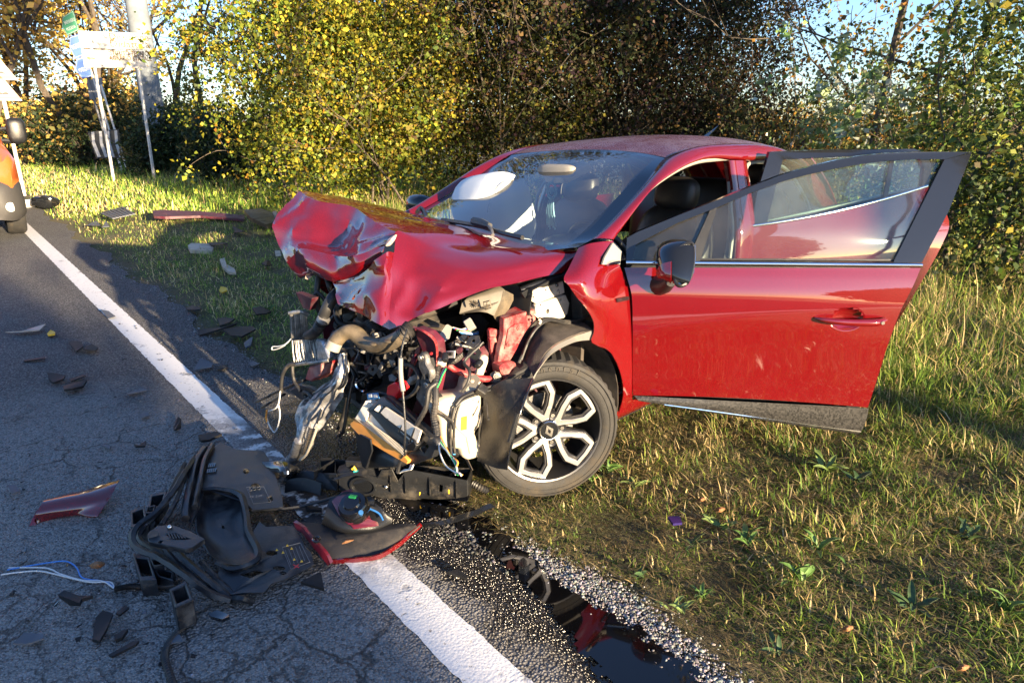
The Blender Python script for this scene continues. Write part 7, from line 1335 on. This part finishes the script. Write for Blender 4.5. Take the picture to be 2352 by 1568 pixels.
# near turf
X, Y, u, v, r_, e_ = field(330000, 1.35, 4.8); cl = nz2(X, Y, 5, 1); cl2 = nz2(X, Y, 17, 2); bare = nz2(X, Y, 2.3, 9)
k_ = (rng.random(len(X)) < np.clip(.12 + 1.3 * (cl * .55 + cl2 * .6 - .18), .1, 1) * np.clip(e_ * 9, .12, 1)) & ~((oilmask(X, Y) > .55) & (rng.random(len(X)) < .6)); X, Y, u, v, r_, e_, cl, cl2 = [q[k_] for q in (X, Y, u, v, r_, e_, cl, cl2)]
n = len(X); low = np.clip(e_ * 2.0, .45, 1); tall = np.clip((Y - 2.2) * .5, 0, 1) * np.clip((X - .9) * .9, 0, 1)
Ln = rng.gamma(4, .0085, n) * low * (1 + .8 * cl) * (1 + 1.2 * tall); Ln[carmask(X, Y)] *= .6
cols = gcols(X, Y, np.clip(.34 + .5 * (nz2(X, Y, 1.9, 3) - .45) + .25 * (cl2 - .5), .08, .8)); cols *= (1 - .85 * np.clip(oilmask(X, Y), 0, 1))[:, None]
blades('near_grass', np.stack([X, Y, np.full(n, -.008)], 1), Ln, rng.uniform(.0022, .0052, n) * np.where(rng.random(n) < .2, 1.7, 1), rng.uniform(.2, 1.2, n), cols, np.abs(rng.normal(.75, .45, n)))
# dead straw lying flat in the turf
X, Y, u, v, r_, e_ = field(110000, 1.35, 5.2); n = len(X); blades('dead_straw', np.stack([X, Y, rng.uniform(.0, .022, n)], 1), rng.gamma(4, .011, n), rng.uniform(.0015, .0035, n), rng.uniform(0, .4, n), STR[rng.integers(0, 4, n)] * rng.uniform(.3, .8, (n, 1)) * (1 - .85 * np.clip(oilmask(X, Y), 0, 1))[:, None], rng.uniform(1.15, 1.55, n))
# middle distance
X, Y, u, v, r_, e_ = field(420000, 4.4, 15); n = len(X); k_ = rng.random(n) < np.clip(.25 + 1.2 * (nz2(X, Y, 3.2, 4) - .2), .15, 1) * np.clip(e_ * 4, .1, 1); X, Y, u, v, r_, e_ = [q[k_] for q in (X, Y, u, v, r_, e_)]; n = len(X)
back = np.clip((v - 4.2) / 3.0, 0, 1); rt = np.clip((X - 1.6) / 1.5, 0, 1); Ln = rng.gamma(4, .012, n) * (1 + 1.6 * back + 1.5 * rt) * (.7 + .8 * nz2(X, Y, 2, 8)); Ln[carmask(X, Y)] = .03
dry = np.clip(.30 + .5 * (nz2(X, Y, .9, 13) - .5) + .12 * rt - .25 * np.exp(-((v - 4.6) / .9) ** 2), .1, .85); cols = gcols(X, Y, dry) * (1.35 + .2 * (1 - rt))[:, None]
blades('verge_grass', np.stack([X, Y, np.full(n, -.01)], 1), Ln, rng.uniform(.003, .0065, n) * (1 + r_ * .04), rng.uniform(.2, 1.1, n), cols, np.abs(rng.normal(.6, .4, n)))
# far verge
X, Y, u, v, r_, e_ = field(200000, 14, 75); n = len(X); k_ = (v < 14) & (rng.random(n) < np.clip(e_ * 3, .15, 1)); X, Y, u, v, r_ = [q[k_] for q in (X, Y, u, v, r_)]; n = len(X); back = np.clip((v - 3.2) / 2.0, 0, 1)
dry = np.clip(.38 + .5 * (nz2(X, Y, .5, 23) - .5) - .25 * np.exp(-((v - 4.2) / 1.0) ** 2), .06, .8); blades('far_verge_grass', np.stack([X, Y, np.full(n, -.01)], 1), rng.gamma(4, .02, n) * (1 + 1.3 * back) * (1 + r_ * .008), rng.uniform(.008, .014, n) * (1 + r_ * .05), rng.uniform(.2, 1, n), gcols(X, Y, dry) * 2.0, np.abs(rng.normal(.35, .3, n)))
# tall dry stalks along the foot of the bushes
n = 2600; u = rng.uniform(-6, 24, n); v = np.where(u > 6, rng.normal(5.6, .5, n), rng.normal(9.6, .8, n) - .18 * np.clip(u, -6, 6)); P = np.stack([RU[0] * u + RV[0] * v, RU[1] * u + RV[1] * v, np.zeros(n)], 1)
P2_ = np.stack([rng.uniform(2.2, 7, 1500), rng.uniform(4.2, 8.5, 1500), np.zeros(1500)], 1); P = np.concatenate([P, P2_]); n = len(P); blades('dry_stalks', P, rng.uniform(.15, .5, n), rng.uniform(.005, .009, n), rng.uniform(.1, .8, n), np.where(rng.random(n)[:, None] < .5, GRN[rng.integers(0, 4, n)], STR[rng.integers(0, 4, n)] * .8) * rng.uniform(.6, 1.2, (n, 1)), np.abs(rng.normal(.15, .15, n)))
# broad-leaved weeds near the wheel and in the foreground
wm = [mat('weed_leaf_%s' % q, c, .6, var=.35, vs=40) for q, c in (('green', (.07, .14, .025)), ('pale', (.13, .19, .05)), ('dark', (.035, .075, .02)))]
def leafshape(L, W_, arch):
    m = MB(); rows = []
    for t in np.linspace(0, 1, 7):
        w_ = W_ * math.sin(math.pi * min(1, t * .92 + .06)) ** .8 * .5; x = L * t; z = arch * math.sin(t * 2.4) * L + .004; rows.append([(x, -w_, z + w_ * .35), (x, 0, z), (x, w_, z + w_ * .35)])
    return m.grid(np.array(rows), thick=.0006)
LP = [leafshape(.085, .020, .28).build('weed_leaf', wm[0], None, smooth=True), leafshape(.075, .019, .2).build('weed_leaf', wm[1], None, smooth=True), leafshape(.08, .021, .12).build('weed_leaf', wm[2], None, smooth=True)]
meshes = [o.data for o in LP]
for o in LP: bpy.data.objects.remove(o)
WL = [(1395, 1085, 9, 1.0, 0, 'bright green broad-leaved weed growing against the bottom right of the tyre'), (1455, 1120, 8, .9, 1, 'weed with long pale leaves a step right of the tyre'), (1360, 1105, 6, .7, 0, 'small bright weed at the foot of the tyre'), (1660, 1215, 10, 1.0, 1, 'pale weed beside the purple wrapper'), (1720, 1250, 9, 1.1, 0, 'large green rosette weed in the middle of the lower grass'),
      (1590, 1260, 9, .9, 2, 'dark rosette weed left of the large green one'), (1900, 1085, 10, 1.5, 1, 'big ragged weed in the shade below the door bottom corner'), (1965, 1110, 7, 1.1, 2, 'dark ragged weed next to the big one below the door'), (1830, 1330, 9, 1.0, 0, 'green weed left of centre in the lower right grass'), (2100, 1400, 9, 1.1, 2, 'dark weed patch at the right of the lower grass'),
      (2310, 1410, 8, 1.2, 0, 'green weed near the right edge of the grass'), (1560, 1400, 12, .7, 1, 'bushy small-leaved weed on the edge of the gravel'), (1610, 1370, 10, .7, 0, 'green tuft just above the bushy weed by the gravel'), (2030, 975, 5, 1.0, 1, 'pale broad leaves lit by the sun right of the door bottom corner'), (1790, 1500, 8, .8, 2, 'dark low weed at the grass edge near the bottom'), (2340, 760, 6, 1.6, 1, 'broad pale-backed leaves at the right edge beside the dry grass'),
      (610, 720, 7, 1.3, 0, 'green weed in the grass left of the radiator'), (1880, 1270, 8, 1.1, 0, 'narrow-leaved rosette right of the large green one'), (1470, 1330, 6, .8, 2, 'dark weed on the edge of the grass over the gravel'), (2230, 1240, 8, 1.2, 2, 'dark rosette in the shaded strip at right')]
for x, y, nl, sc_, ki, lb in WL:
    g0 = G(x, y); T = thing('broadleaf_weed', lb, 'weed', g0, 'broad-leaved weeds in the grass')
    for i in range(nl):
        o = bpy.data.objects.new('weed_leaf', meshes[ki]); C.objects.link(o); o.parent = T; o.rotation_euler = (rng.normal() * .25, -rng.uniform(.0, .7), i * 6.283 / nl + rng.normal() * .3); s_ = sc_ * rng.uniform(.6, 1.15); o.scale = (s_, s_, s_); o.location = (rng.normal() * .012, rng.normal() * .012, .002)
for o in C.objects:
    if '_off' in o: del o['_off']
